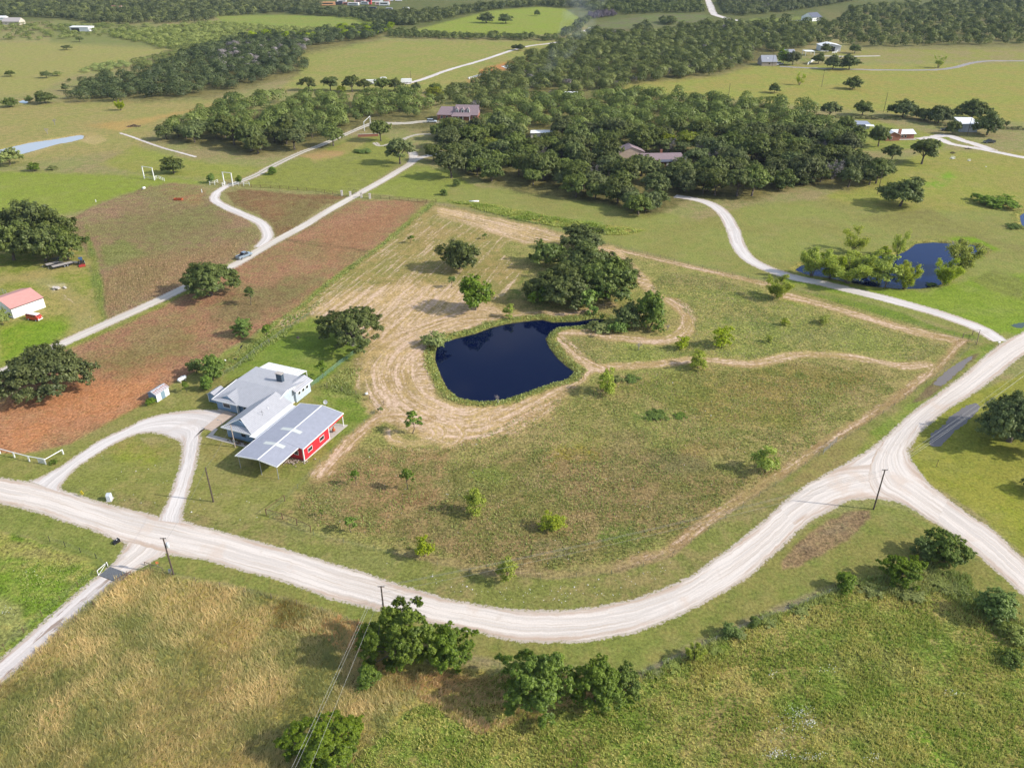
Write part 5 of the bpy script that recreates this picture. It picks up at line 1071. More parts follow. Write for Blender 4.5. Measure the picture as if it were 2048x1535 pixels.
# red barn with carport ----------------------------------------------------------------------
O = G(610, 922)
barn = thing('red_barn', 'red metal barn with pale grey roof, open carport in front and porch behind', 'barn', O, TH)
m = MB(); m.box(-.12, 0, 0, 8.9, 0, 3.2, 0); m.build('side_wall', M_red, barn)
MB().box(-10.2, -.12, 0, .12, 0, 3.3, 0).build('front_wall', M_redx, barn)
MB().box(-10.2, -.12, 8.78, 8.9, 0, 3.3, 0).build('rear_wall', M_redx, barn)
MB().box(-10.32, -10.2, 0, 8.9, 0, 3.2, 0).build('side_wall', M_red, barn)
tr = MB(); tr.box(-.16, .06, -.16, .03, 0, 3.2); tr.box(-.1, .05, 8.87, 9.02, 0, 3.2); tr.box(.0, .05, .03, 8.87, -.02, .12)
tr.build('corner_trim', M_trim, barn)
rf = MB(); e = 3.28; r = 4.1; xr = -5.15
rf.slab([(.25,-.35,e),(.25,14.5,e),(xr,14.3,r),(xr,-.35,r)], .06); rf.slab([(xr,-.35,r),(xr,14.3,r),(-10.95,14.2,e),(-10.95,-.35,e)], .06)
rf.slab([(-.85,-7.4,e+.13),(-.85,-.36,e+.13),(xr,-.36,r),(xr,-7.6,r)], .06); rf.slab([(xr,-7.6,r),(xr,-.36,r),(-10.95,-.36,e),(-10.95,-7.3,e)], .06)
roof = rf.build('roof', M_roofg, barn)
rc = MB(); rc.slab([(xr+.14,-7.65,r+.01),(xr+.14,14.35,r+.01),(xr,14.35,r+.05),(xr,-7.65,r+.05)], .03); rc.slab([(xr,-7.65,r+.05),(xr,14.35,r+.05),(xr-.14,14.35,r+.01),(xr-.14,-7.65,r+.01)], .03); rc.build('ridge_cap', M_trim, roof)
for y0 in (-2.3, 3.4):
    for x0, x1 in ((-3.1, -5.1), (-5.2, -8.1)):
        z = lambda x: r-(abs(x-xr))*((r-e)/(5.4 if x > xr else 5.8))
        MB().slab([(x0,y0,z(x0)+.012),(x0,y0+1.0,z(x0)+.012),(x1,y0+1.0,z(x1)+.012),(x1,y0,z(x1)+.012)], .01).build('skylight', M_sky, roof)
fa = MB(); fa.box(.19, .31, -.4, 14.55, e-.16, e+.03); fa.box(-11.01, -10.93, -7.5, 14.25, e-.16, e+.03); fa.box(-.85, -.75, -7.5, -.42, e-.03, e+.16)
for xa, xb, za, zb_, yy in ((.3,xr,e,r,14.42),(xr,-11,r,e,14.3)): fa.slab([(xa,yy-.03,za+.03),(xa,yy+.1,za+.03),(xb,yy+.1,zb_+.03),(xb,yy-.03,zb_+.03)], .2)
fa.slab([(-.85,-7.55,e+.15),(-.85,-7.45,e+.15),(xr,-7.65,r+.02),(xr,-7.7,r+.02)], .2); fa.slab([(xr,-7.7,r+.02),(xr,-7.6,r+.02),(-10.95,-7.3,e+.02),(-10.95,-7.4,e+.02)], .2)
fa.build('fascia', M_trim, barn)
MB().box(.06, .13, 9.02, 14.45, 2.55, 3.1).build('porch_valance', M_red, barn)
for x, y in ((.0,14.3),(-5.2,14.2),(-10.7,14.0)): MB().box(x-.08, x+.08, y-.08, y+.08, 0, 3.15).build('post', M_trim, barn)
for x, y in ((-1.2,-7.1),(-5.2,-7.2),(-10.6,-7.0),(-10.6,-3.6)): MB().tube((x,y,0), (x,y,3.3), .07, .07, 8).build('post', M_steel, barn)
for y in (2.1, 6.3): window(barn, (0, y, 1.75), 1.45, .85, 'x+')
window(barn, (-1.9, 0, 1.75), 1.0, 1.0, 'y-'); window(barn, (-6.5, 0, 1.3), 2.6, 2.2, 'y-', bars=False, name='garage_door')
# blue house ---------------------------------------------------------------------------------
house = thing('ranch_house', 'pale blue house of several wings under ribbed light metal roofs', 'house', O, TH)
# garage wing
MB().box(-20.7, -13.9, 1.3, 11, 0, 2.75).build('garage_wall', M_blue_shade, house)
g = MB(); zr = 4.75; xg = -17.3
g.slab([(-21.3,.55,2.75),(xg,2.3,zr),(xg,14.5,zr),(-21.3,10.2,2.75)], .08); g.slab([(-13.25,.55,2.75),(-13.25,14.5,2.75),(xg,14.5,zr),(xg,2.3,zr)], .08)
grf = g.build('garage_roof', M_roofy, house)
g = MB(); g.slab([(-21.35,.45,2.78),(-13.2,.45,2.78),(-14.6,1.62,3.32),(-20.0,1.62,3.32)], .06); g.build('skirt_roof', M_roofx, house)
MB().side([(-20.2,3.25),(-14.4,3.25),(xg,zr-.1)], 1.7, 1.85).build('gable_panel', M_blue_shade, house)
MB().box(-21.38, -13.2, .40, .47, 2.58, 2.82).build('fascia', M_trim, house)
f = MB(); f.slab([(-21.36,.5,2.84),(-21.26,.5,2.84),(xg-.05,2.24,zr+.06),(xg-.05,2.3,zr+.06)], .14); f.slab([(-13.28,.5,2.84),(-13.18,.5,2.84),(xg+.05,2.3,zr+.06),(xg+.05,2.24,zr+.06)], .14); f.build('fascia', M_trim, house)
window(house, (-16.3, 1.3, 1.6), .9, .9, 'y-', frame=M_dark)
vp = MB(); vp.tube((-15.4,9,3.6),(-15.4,9,4.3),.07,.07,8); vp.build('vent_pipe', M_trim, grf)
# white lean to between house and barn
MB().slab([(-13.3,-.3,2.86),(-10.98,-.1,2.70),(-10.98,13.6,2.70),(-13.3,13.9,2.86)], .07).build('breezeway_roof', M_roofw, house)
# main block
MB().box(-29.9, -16.0, 9.9, 24.2, 0, 2.7).build('main_wall', M_blue_shade, house)
MB().box(-30.5, -24.3, 9.62, 9.9, 0, 2.68).build('bay_wall', M_blue_shade, house)
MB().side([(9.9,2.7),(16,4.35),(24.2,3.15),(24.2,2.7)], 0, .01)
gm = MB(); gm.mesh([(-15.97,9.9,.02),(-15.97,16,4.3),(-15.97,24.2,3.1),(-15.97,24.2,.02),(-16.15,9.9,.02),(-16.15,16,4.3),(-16.15,24.2,3.1),(-16.15,24.2,.02)], [(0,1,2,3),(7,6,5,4),(0,4,5,1),(1,5,6,2)]); gm.build('gable_wall', M_blue_lit, house)
mr = MB(); yr = 16.0; z4 = 4.5
mr.slab([(-31,9.0,2.75),(-15.6,9.0,2.75),(-15.6,yr,z4),(-29.4,yr,z4)], .08); mr.slab([(-29.4,yr,z4),(-15.6,yr,z4),(-15.6,24.5,3.2),(-31,24.5,3.2)], .08)
mr.mesh([(-31,9,2.75),(-29.4,yr,z4),(-31,24.5,3.2),(-31,9,2.67),(-31,24.5,3.12)], [(0,2,1),(0,3,4,2)])
mrf = mr.build('main_roof', M_roofx, house)
b = MB(); b.slab([(-30.9,8.95,2.80),(xb:=-27.5,10.1,3.75),(-27.5,13.5,3.92),(-30.2,11.6,3.2)], .07); b.slab([(-24.0,8.95,2.80),(-24.2,11.6,3.2),(-27.5,13.5,3.92),(-27.5,10.1,3.75)], .07); b.build('bay_roof', M_roofy, house)
b = MB(); b.slab([(-31.0,8.85,2.80),(-23.9,8.85,2.80),(-25.6,9.7,3.15),(-29.6,9.7,3.15)], .06); b.build('bay_skirt', M_roofx, house)
MB().side([(-29.7,3.1),(-25.5,3.1),(-27.5,3.7)], 9.78, 9.88).build('bay_gable', M_blue_shade, house)
MB().box(-31.05, -23.85, 8.78, 8.85, 2.62, 2.84).build('fascia', M_trim, house)
f = MB(); f.slab([(-15.66,9,2.83),(-15.52,9,2.83),(-15.52,yr,z4+.06),(-15.66,yr,z4+.06)], .2); f.slab([(-15.66,yr,z4+.06),(-15.52,yr,z4+.06),(-15.52,19,4.1),(-15.66,19,4.1)], .2)
f.slab([(-31.06,9,2.83),(-30.94,9,2.83),(-29.36,yr,z4+.06),(-29.5,yr,z4+.06)], .16); f.build('fascia', M_trim, house)
window(house, (-27.7, 9.62, 1.5), 1.9, 1.15, 'y-'); window(house, (-22.6, 9.9, 1.3), 1.2, 1.3, 'y-')
MB().box(-24.35, -24.2, 8.95, 9.6, 0, 2.66).build('porch_column', M_trim, house)
# rear right wing with its own ridge
MB().box(-16, -15.4, 18.6, 24.2, 0, 2.95).build('wing_wall', M_blue_lit, house)
q = MB(); q.slab([(-14.75,18.2,2.95),(-14.75,24.6,2.95),(-17.0,24.6,3.95),(-17.0,18.2,3.95)], .08); q.slab([(-17,18.2,3.95),(-17,24.6,3.95),(-18.6,24.6,3.25),(-18.6,19.4,3.7)], .08); q.build('wing_roof', M_roofx, house)
MB().box(-14.78, -14.68, 18.15, 24.65, 2.82, 3.0).build('fascia', M_trim, house)
for y in (19.9, 21.4, 22.9): window(house, (-15.4, y, 2.05), .75, 1.0, 'x+')
window(house, (-15.97, 13.4, 1.9), .8, .9, 'x+')
MB().box(-15.97, -15.90, 10.0, 18.6, 0, .25).build('base_trim', M_trim, house)
# chimney, rear porch
ch = MB(); ch.box(-21.1, -19.6, 19.6, 20.5, 3.1, 5.9); ch = ch.build('chimney', mat('blue_grey_panel', (.055,.08,.11), .7, var=.05), mrf)
MB().box(-21.25, -19.45, 19.45, 20.65, 5.9, 6.05).build('cap', mat('chimney_cap', (.45,.40,.36), .8), mrf)
pr = MB()
for k in range(7): pr.slab([(-30.2+k*1.62,24.55,3.05),(-30.2+k*1.62,28.3,2.65),(-30.2+k*1.62+1.47,28.3,2.65),(-30.2+k*1.62+1.47,24.55,3.05)], .05)
pr.build('porch_roof', M_roofw, house)
for x in (-29.9, -24.5, -19.1): MB().box(x-.06, x+.06, 28.0, 28.12, 0, 2.62).build('porch_post', M_trim, house)
# aerials on the roof
an = thing('roof_aerial', 'thin television aerial on the garage wing roof', 'aerial', (O[0]+math.cos(TH)*-15.0-math.sin(TH)*6.5, O[1]+math.sin(TH)*-15.0+math.cos(TH)*6.5, 3.55), TH)
a = MB(); a.tube((0,0,0),(0,0,1.5),.03,.03,5); a.build('mast', M_dark, an); a = MB(); a.tube((-.7,0,.9),(.5,0,1.0),.02,.02,4); a.tube((-.5,-.3,.92),(-.5,.3,.92),.015,.015,4); a.tube((0,-.25,.95),(0,.25,.95),.015,.015,4); a.build('boom', M_dark, an)
def loc(x, y, z=0.0): return (O[0]+math.cos(TH)*x-math.sin(TH)*y, O[1]+math.sin(TH)*x+math.cos(TH)*y, z)
# lean shed beside the house
ls = thing('lean_shed', 'small blue gabled shed tucked against the left end of the blue house', 'shed', loc(-34.4, 11.3), TH)
MB().box(0, 2.2, 0, 3.0, 0, 2.0).build('wall', M_blue_shade, ls); q = MB(); q.slab([(-.25,-.3,2.0),(1.1,-.3,2.75),(1.1,3.3,2.75),(-.25,3.3,2.0)], .06); q.slab([(2.45,-.3,2.0),(2.45,3.3,2.0),(1.1,3.3,2.75),(1.1,-.3,2.75)], .06); q.build('roof', M_roofy, ls)
MB().side([(0,2.0),(2.2,2.0),(1.1,2.62)], -.02, .06).build('gable', M_blue_shade, ls); q = MB(); q.box(-.06, .04, -.06, .04, 0, 2); q.box(2.16, 2.26, -.06, .04, 0, 2); q.build('corner_trim', M_trim, ls)
# white storage shed with rust marks on its roof
A = G(315, 804); sh = thing('garden_shed', 'little blue and white metal shed with rusty streaked roof by the tilled field', 'shed', A, math.radians(67.5))
# local x along the lit door side, y to the left (gable side)
MB().box(0, 3.9, 0, 2.4, 0, 1.95).build('wall', M_blue_shade, sh)
q = MB(); q.slab([(-.2,-.2,1.95),(4.1,-.2,1.95),(4.1,1.2,2.65),(-.2,1.2,2.65)], .05); q.slab([(-.2,1.2,2.65),(4.1,1.2,2.65),(4.1,2.6,1.95),(-.2,2.6,1.95)], .05); shr = q.build('roof', M_roofx, sh)
MB().mesh([(0,0,1.95),(0,2.4,1.95),(0,1.2,2.55),(.05,0,1.95),(.05,2.4,1.95),(.05,1.2,2.55)], [(0,2,1),(3,4,5)]).build('gable', M_blue_shade, sh)
MB().box(0, 3.9, -.03, 0, 0, 1.95).build('front_panel', ribbed('white_panel', (.72,.74,.76), 'X', .3, .5), sh)
d = MB().box(1.35, 2.55, -.08, -.03, 0, 1.8).build('door', mat('blue_door', (.20,.29,.36), .6, var=.05), sh)
q = MB(); q.box(1.22, 1.35, -.1, -.03, 0, 1.85); q.box(2.55, 2.68, -.1, -.03, 0, 1.85); q.build('frame', M_trim, d)
q = MB()
zz = lambda y: 1.965+(y+.2)*.5
for i, x in enumerate((.15,.75,1.35,1.95,2.55,3.15,3.75)):
    q.slab([(x,-.1,zz(-.1)),(x+.13,-.1,zz(-.1)),(x+.13,1.0-.15*(i%2),zz(1.0-.15*(i%2))),(x,1.0-.15*(i%2),zz(1.0-.15*(i%2)))], .004)
    q.slab([(x-.17,.55+.1*(i%3),zz(.55+.1*(i%3))+.003),(x+.30,.55+.1*(i%3),zz(.55+.1*(i%3))+.003),(x+.30,.7+.1*(i%3),zz(.7+.1*(i%3))+.003),(x-.17,.7+.1*(i%3),zz(.7+.1*(i%3))+.003)], .004)
q.build('rust_streaks', mat('rust_stain', (.33,.13,.09), .9), shr)
# left barn with the coral roof ----------------------------------------------------------------
A = G(28, 637); lb = thing('white_barn', 'white metal barn with faded coral red roof at the left edge', 'barn', A, math.radians(57))
wl = 9.2; dp = 11.5
# x along the visible long wall, y to the left (away)
MB().prism([(0,0),(wl,0),(wl,dp),(0,dp)], 0, 3.0).build('wall', ribbed('white_siding', (.80,.80,.78), 'X', .3, .5, rib=.96), lb)
q = MB(); q.slab([(-.15,-.15,3.05),(wl+.15,-.15,3.05),(wl+.15,dp/2,4.7),(-.15,dp/2,4.7)], .1); q.slab([(-.15,dp/2,4.7),(wl+.15,dp/2,4.7),(wl+.15,dp+.15,3.05),(-.15,dp+.15,3.05)], .1)
q.build('roof', ribbed('coral_roof', (.60,.30,.26), 'X', .35, .6, rib=.93), lb)
for x in (-.005, wl-.045): MB().mesh([(x,0,3.0),(x,dp,3.0),(x,dp/2,4.62),(x+.05,0,3.0),(x+.05,dp,3.0),(x+.05,dp/2,4.62)], [(0,2,1),(3,4,5),(0,3,5,2),(2,5,4,1)]).build('gable', M_trim, lb)
MB().box(-.2, wl+.2, -.24, -.15, 2.86, 3.0).build('gutter', M_dark, lb)
# dormered house -------------------------------------------------------------------------------
A = G(875, 240); dh = thing('dormer_house', 'large brick house with mauve brown roof, three white dormers and front porch in the wood', 'house', A, math.radians(-6), scale=1.0)
q = MB(); q.box(0, 23, 0, 9, 0, 3).build('wall', M_brick, dh)
q = MB(); q.slab([(-.4,-.5,3),(9.6,-.5,3),(10.2,5,6.6),(1.6,5,6.6)], .15); q.slab([(1.6,5,6.6),(10.2,5,6.6),(9.6,10,3),(-.4,10,3)], .15)
q.slab([(9.0,-.5,3.1),(23.4,-.5,3.1),(23.4,5,7.7),(10.0,5,7.7)], .15); q.slab([(10.0,5,7.7),(23.4,5,7.7),(23.4,10,3.1),(9,10,3.1)], .15); q.mesh([(9.0,-.5,3.1),(10,5,7.7),(9,10,3.1)], [(0,1,2)]); q.mesh([(23,0,3),(23,5,7.3),(23,9.5,3)], [(0,1,2)])
dr = q.build('roof', M_shing, dh)
q = MB(); q.slab([(8.3,-2.6,2.75),(19.4,-2.6,2.75),(19.0,.6,4.0),(9.2,.6,4.0)], .12); q.build('porch_roof', M_shing, dh)
q = MB(); q.box(3.9, 4.12, -.55, 5, 2.98, 3.0); 
for x in (9.2, 12.4, 15.0, 18.8): MB().box(x-.15, x+.15, -2.4, -2.1, 0, 2.7).build('porch_column', M_trim, dh)
for x in (11.3, 14.5, 17.6):
    d = MB(); d.box(x-.75, x+.75, .9, 4, 3.6, 5.7); d.side([(x-.75,5.7),(x+.75,5.7),(x,6.6)], .9, 4.2); d = d.build('dormer', M_trim, dh)
    r_ = MB(); r_.slab([(x-1.0,.65,5.5),(x,.65,6.75),(x,4.6,6.75),(x-1.0,3.8,5.5)], .1); r_.slab([(x+1.0,.65,5.5),(x+1.0,3.8,5.5),(x,4.6,6.75),(x,.65,6.75)], .1); r_.build('dormer_roof', M_shing, d)
    MB().box(x-.35, x+.35, .84, .9, 4.0, 5.4).build('window', M_glass, d)
for x in (2.5, 5.5, 21): window(dh, (x, 0, 1.6), 1.2, 1.4, 'y-')
MB().box(13.2, 14.2, -.06, 0, 0, 2.3).build('door', M_dark, dh)
# brick house hidden in the middle wood --------------------------------------------------------
A = G(1306, 332); mh = thing('brick_house', 'brick house with brown roof half hidden by oaks in the middle wood', 'house', A, math.radians(4))
MB().box(-5, 14, 0, 8, 0, 2.9).build('wall', M_brick, mh)
q = MB(); q.slab([(-5.5,-.8,2.9),(14.6,-.8,2.9),(13.6,4,4.9),(-5.5,4,4.9)], .12); q.slab([(-5.5,4,4.9),(13.6,4,4.9),(14.6,8.8,2.9),(-5.5,8.8,2.9)], .12); q.build('roof', M_shing, mh)
q = MB(); q.slab([(2,-2.6,2.5),(9,-2.6,2.5),(8.4,-.6,3.0),(2.6,-.6,3.0)], .1); q.build('porch_roof', mat('dark_shingles', (.10,.11,.14), .9), mh)
MB().box(6.2, 7.2, -.08, 0, 0, 2.2).build('door', M_trim, mh); MB().box(3.9, 4.9, 4.2, 5, 4.2, 6.3).build('chimney', M_brick, mh); window(mh, (11, 0, 1.5), 1.4, 1.2, 'y-')
wg = thing('gabled_cottage', 'tan gabled wing left of the half hidden brick house in the middle wood', 'house', G(1238, 318), math.radians(6))
MB().box(0, 12, 0, 8, 0, 3).build('wall', M_tan, wg); q = MB(); q.slab([(-.4,-.4,3),(6,-.4,5.4),(6,8.4,5.4),(-.4,8.4,3)], .15); q.slab([(12.4,-.4,3),(12.4,8.4,3),(6,8.4,5.4),(6,-.4,5.4)], .15); q.build('roof', M_shing, wg); MB().side([(0,3),(12,3),(6,5.25)], -.05, .1).build('gable', M_tan, wg)
# brick farmhouse at the right -----------------------------------------------------------------
A = G(1771, 282); fh = thing('farmhouse', 'low brick farmhouse with long white metal roof and brick chimney on the right', 'house', A, math.radians(4))
MB().box(0, 7.2, 0, 12, 0, 2.8).build('wall', M_brick, fh); MB().box(7.2, 16.6, 3.4, 11, 0, 2.7).build('wall', M_brick, fh)
q = MB(); q.slab([(-.5,-.5,2.8),(3.4,-.5,4.6),(3.4,12.4,4.6),(-.5,12.4,2.8)], .12); q.slab([(8.0,-.5,2.8),(8,12.4,2.8),(3.4,12.4,4.6),(3.4,-.5,4.6)], .12); q.slab([(7,2.5,2.75),(17.2,2.5,2.75),(17.2,7,4.2),(5,7,4.2)], .12); q.slab([(5,7,4.2),(17.2,7,4.2),(17.2,11.6,2.75),(7,11.6,2.75)], .12); q.build('roof', M_roofw, fh)
MB().side([(0,2.8),(7.2,2.8),(3.4,4.5)], -.03, .1).build('gable', M_brick, fh)
MB().box(7.4, 8.6, 2.2, 3.3, 0, 5.2).build('chimney', M_brick, fh); window(fh, (2.6, 0, 1.4), 1.0, 1.3, 'y-'); window(fh, (10.2, 3.4, 1.4), 1.0, 1.3, 'y-'); window(fh, (12, 3.4, 1.4), .8, 1.3, 'y-'); MB().box(6.9, 17.2, 1.4, 3.3, 0, .12).build('porch_slab', M_conc, fh)
A = G(1704, 257); s2 = thing('low_shed', 'long low grey roofed shed behind the brick farmhouse', 'shed', A, math.radians(-7))
MB().box(0, 9, 0, 4.5, 0, 2.2).build('wall', M_steel, s2); q = MB(); q.slab([(-.3,-.4,2.3),(9.6,-.4,2.3),(8.4,4.8,3.2),(-.2,4.8,3.2)], .1); q.build('roof', mat('dull_blue_roof', (.30,.33,.40), .5, var=.06), s2); q = MB(); q.slab([(6.2,-3.2,2.1),(10.6,-3.2,2.1),(10.6,-.5,2.4),(6.2,-.5,2.4)], .08); q.build('awning', M_trim, s2)
for x in (6.4, 10.4): MB().box(x-.08, x+.08, -3.1, -2.95, 0, 2.05).build('post', M_trim, s2)
A = G(1919, 264); s3 = thing('shop_building', 'tall grey metal shop with white roof between two big oaks', 'barn', A, math.radians(-4))
MB().box(0, 9.0, 0, 10, 0, 4.2).build('wall', mat('grey_blue_metal', (.36,.40,.45), .5, var=.06), s3); q = MB(); q.slab([(-.3,-.3,4.3),(9.3,-.3,4.3),(9.3,10.3,5.6),(-.3,10.3,5.6)], .12); q.build('roof', M_trim, s3); MB().box(2.8, 6.2, -.06, 0, 0, 3.4).build('garage_door', mat('pale_grey_door', (.45,.48,.52), .5, var=.04), s3)
# far group of farm buildings
def simple_house(name, px, py, w_, d, hw, hr, rz, roofm, wallm, label, cat='house', ridge='x', win=2, scale=1.0):
    t = thing(name, label, cat, G(px, py), math.radians(rz), scale=scale)
    MB().box(0, w_, 0, d, 0, hw).build('wall', wallm, t); q = MB()
    if ridge == 'x': q.slab([(-.4,-.5,hw),(w_+.4,-.5,hw),(w_+.1,d/2,hr),(.1,d/2,hr)], .15); q.slab([(.1,d/2,hr),(w_+.1,d/2,hr),(w_+.4,d+.5,hw),(-.4,d+.5,hw)], .15); MB().mesh([(w_,0,hw),(w_,d,hw),(w_,d/2,hr-.15),(0,0,hw),(0,d,hw),(0,d/2,hr-.15)], [(0,1,2),(3,5,4)]).build('gable', wallm, t)
    else: q.slab([(-.4,-.5,hw),(w_/2,-.5,hr),(w_/2,d+.5,hr),(-.4,d+.5,hw)], .15); q.slab([(w_+.4,-.5,hw),(w_+.4,d+.5,hw),(w_/2,d+.5,hr),(w_/2,-.5,hr)], .15); MB().side([(0,hw),(w_,hw),(w_/2,hr-.15)], -.05, .1).build('gable', wallm, t)
    q.build('roof', roofm, t)
    for i in range(win): MB().box(w_*(i+.7)/(win+.4)-.5, w_*(i+.7)/(win+.4)+.5, -.05, 0, 1.0, 2.2).build('window', M_glass, t)
    return t
M_roofgr = mat('grey_shingles', (.30,.31,.35), .8, var=.1); M_cream = mat('cream_wall', (.55,.50,.42), .8, var=.08); M_stone = mat('tan_stone_wall', (.36,.30,.25), .9, var=.15)
t = simple_house('stone_house', 1523, 132, 12, 11, 3, 7.2, 2, M_roofgr, M_stone, 'far grey roofed stone house beside parked white cars', win=1)
MB().box(4.5, 5.6, 2.4, 3.2, 4.4, 5.6).build('dormer', M_trim, t)
simple_house('grey_cottage', 1566, 114, 10, 8, 3, 5.5, 3, M_roofgr, M_trim, 'far grey roofed cottage behind the stone house')
t = simple_house('far_barn', 1641, 103, 17, 14, 4.6, 6.4, -3, M_trim, mat('white_metal_wall', (.62,.62,.64), .6, var=.05), 'far open fronted white metal barn at the wood edge', 'barn', 'y', 0); MB().box(7, 12, -.08, -.05, 0, 3.8).build('door', M_dark, t)
cn = thing('carport', 'far white flat carport left of the open white barn', 'carport', G(1610, 112), 0); MB().box(0, 8, 0, 9, 3.3, 3.6).build('roof', M_trim, cn)
for x in (.3, 7.7):
    for y in (.3, 8.7): MB().box(x-.15, x+.15, y-.15, y+.15, 0, 3.3).build('post', M_trim, cn)
simple_house('garden_wall_house', 1624, 43, 16, 16, 4, 8.5, 32, mat('dark_slate_roof', (.13,.14,.18), .8, var=.1), M_trim, 'far white trimmed house with dark roof at the top right', win=2)
t = simple_house('storage_barn', 141, 63, 20, 12, 4.2, 4.9, -4, M_trim, ribbed('far_white_siding', (.74,.75,.78), 'X', .8), 'far white storage barn with a dark open bay on the left slope', 'barn', 'x', 0); MB().box(1.5, 10, -.1, -.02, 0, 3.2).build('open_bay', M_dark, t)
simple_house('pale_house', 6, 50, 19, 12, 3.4, 7, -2, mat('tan_grey_roof', (.40,.36,.34), .9, var=.08), M_cream, 'far cream house with tan roof at the top left', win=3)
simple_house('white_cottage', -10, 41, 12, 8, 3, 4.6, 0, M_trim, M_trim, 'far white cottage cut by the left edge', win=1)
simple_house('red_roof_house', 222, 22, 13, 10, 3, 6, 3, mat('rust_roof', (.30,.14,.11), .9, var=.1), M_cream, 'far house with rusty red roof inside the top left wood', win=1)
# yard of trailers and sheds at the very top
YC = {'orange':(.62,.33,.16), 'white':(.74,.74,.74), 'red':(.55,.07,.07), 'pink':(.62,.42,.38), 'grey':(.38,.38,.42), 'dark':(.07,.07,.10), 'rust':(.42,.18,.13)}
for i, (px, py, w_, h, c, l) in enumerate(((655,12,22,5,'orange','orange long bus like trailer at the left end of the far yard'),(675,10,14,4,'dark','dark low shed right of the orange trailer in the far yard'),(694,11,12,4,'rust','rust red truck box in the far yard'),(706,12,16,4,'white','white trailer right of the rust red box in the far yard'),(684,6,14,4,'white','white trailer at the back left of the far yard'),
    (720,8,16,6,'pink','pale pink shed in the middle of the far yard'),(729,10,12,4,'white','white box van in front of the pink shed in the far yard'),(738,10,7,8,'red','bright red tank like box in the far yard'),(748,5,26,5,'white','long white shed at the back right of the far yard'),(760,11,14,4,'pink','pale tan trailer right of the red box in the far yard'),(768,12,14,5,'white','white caravan at the right end of the far yard'),(774,9,8,5,'rust','rust brown box at the right end of the far yard'),
    (728,2,22,7,'pink','large pale pink building at the top of the far yard'),(781,3,8,5,'white','small white caravan at the top right beyond the far yard'),(797,3,10,6,'white','small white house at the top right beyond the far yard'),(812,20,8,3,'white','lone white trailer below the far yard'),(735,21,24,4,'dark','low dark roofed barn below the far yard'),(778,21,9,3,'grey','grey junk trailer right of the low dark barn'))):
    t = thing('yard_trailer' if 'trailer' in l or 'box' in l or 'bus' in l or 'caravan' in l else 'yard_shed', l, 'trailer' if 'trailer' in l or 'box' in l or 'caravan' in l else 'shed', G(px, py), math.radians(RT.uniform(-12, 12)))
    q = MB(); q.side([(-w_/2,.6),(w_/2,.6),(w_/2,h*.8),(w_/2-.6,h),(-w_/2+.6,h),(-w_/2,h*.8)], 0, 4); q.build('body', mat('yard_'+c, YC[c], .6, var=.1), t)
    MB().box(-w_*.35, w_*.35, -.06, -.01, h*.45, h*.75).build('window', M_glass, t)
    MB().box(-w_*.4, w_*.4, .4, 3.6, 0, .6).build('base', M_dark, t)
# ---------------------------------------------------------------- vehicles
def wheel(parent, x, y, r, wd, hub=M_steel):
    t = MB().lathe([(r*.55,-wd/2),(r*.93,-wd/2),(r,-wd*.3),(r,wd*.3),(r*.93,wd/2),(r*.55,wd/2)], 14, (x,y,r), axis='y').build('wheel', M_rubber, parent, True)
    MB().lathe([(.02,-wd/2-.01),(r*.56,-wd/2-.02),(r*.56,wd/2+.02),(.02,wd/2+.01)], 10, (x,y,r), axis='y').build('rim', hub, t)
def hull(m, st, mi=0):
    """loft: stations (x, z0, z1, half width low, half width high)"""
    v = []; 
    for x, z0, z1, a, b in st: v += [(x,-a,z0),(x,-a,z0+(z1-z0)*.5),(x,-b,z1),(x,b,z1),(x,a,z0+(z1-z0)*.5),(x,a,z0)]
    n = 6; k = len(st); fs = [(j*n+i, j*n+(i+1)%n, (j+1)*n+(i+1)%n, (j+1)*n+i) for j in range(k-1) for i in range(n)]
    m.mesh(v, fs+[tuple(range(n))[::-1], tuple(range((k-1)*n, k*n))], mi)
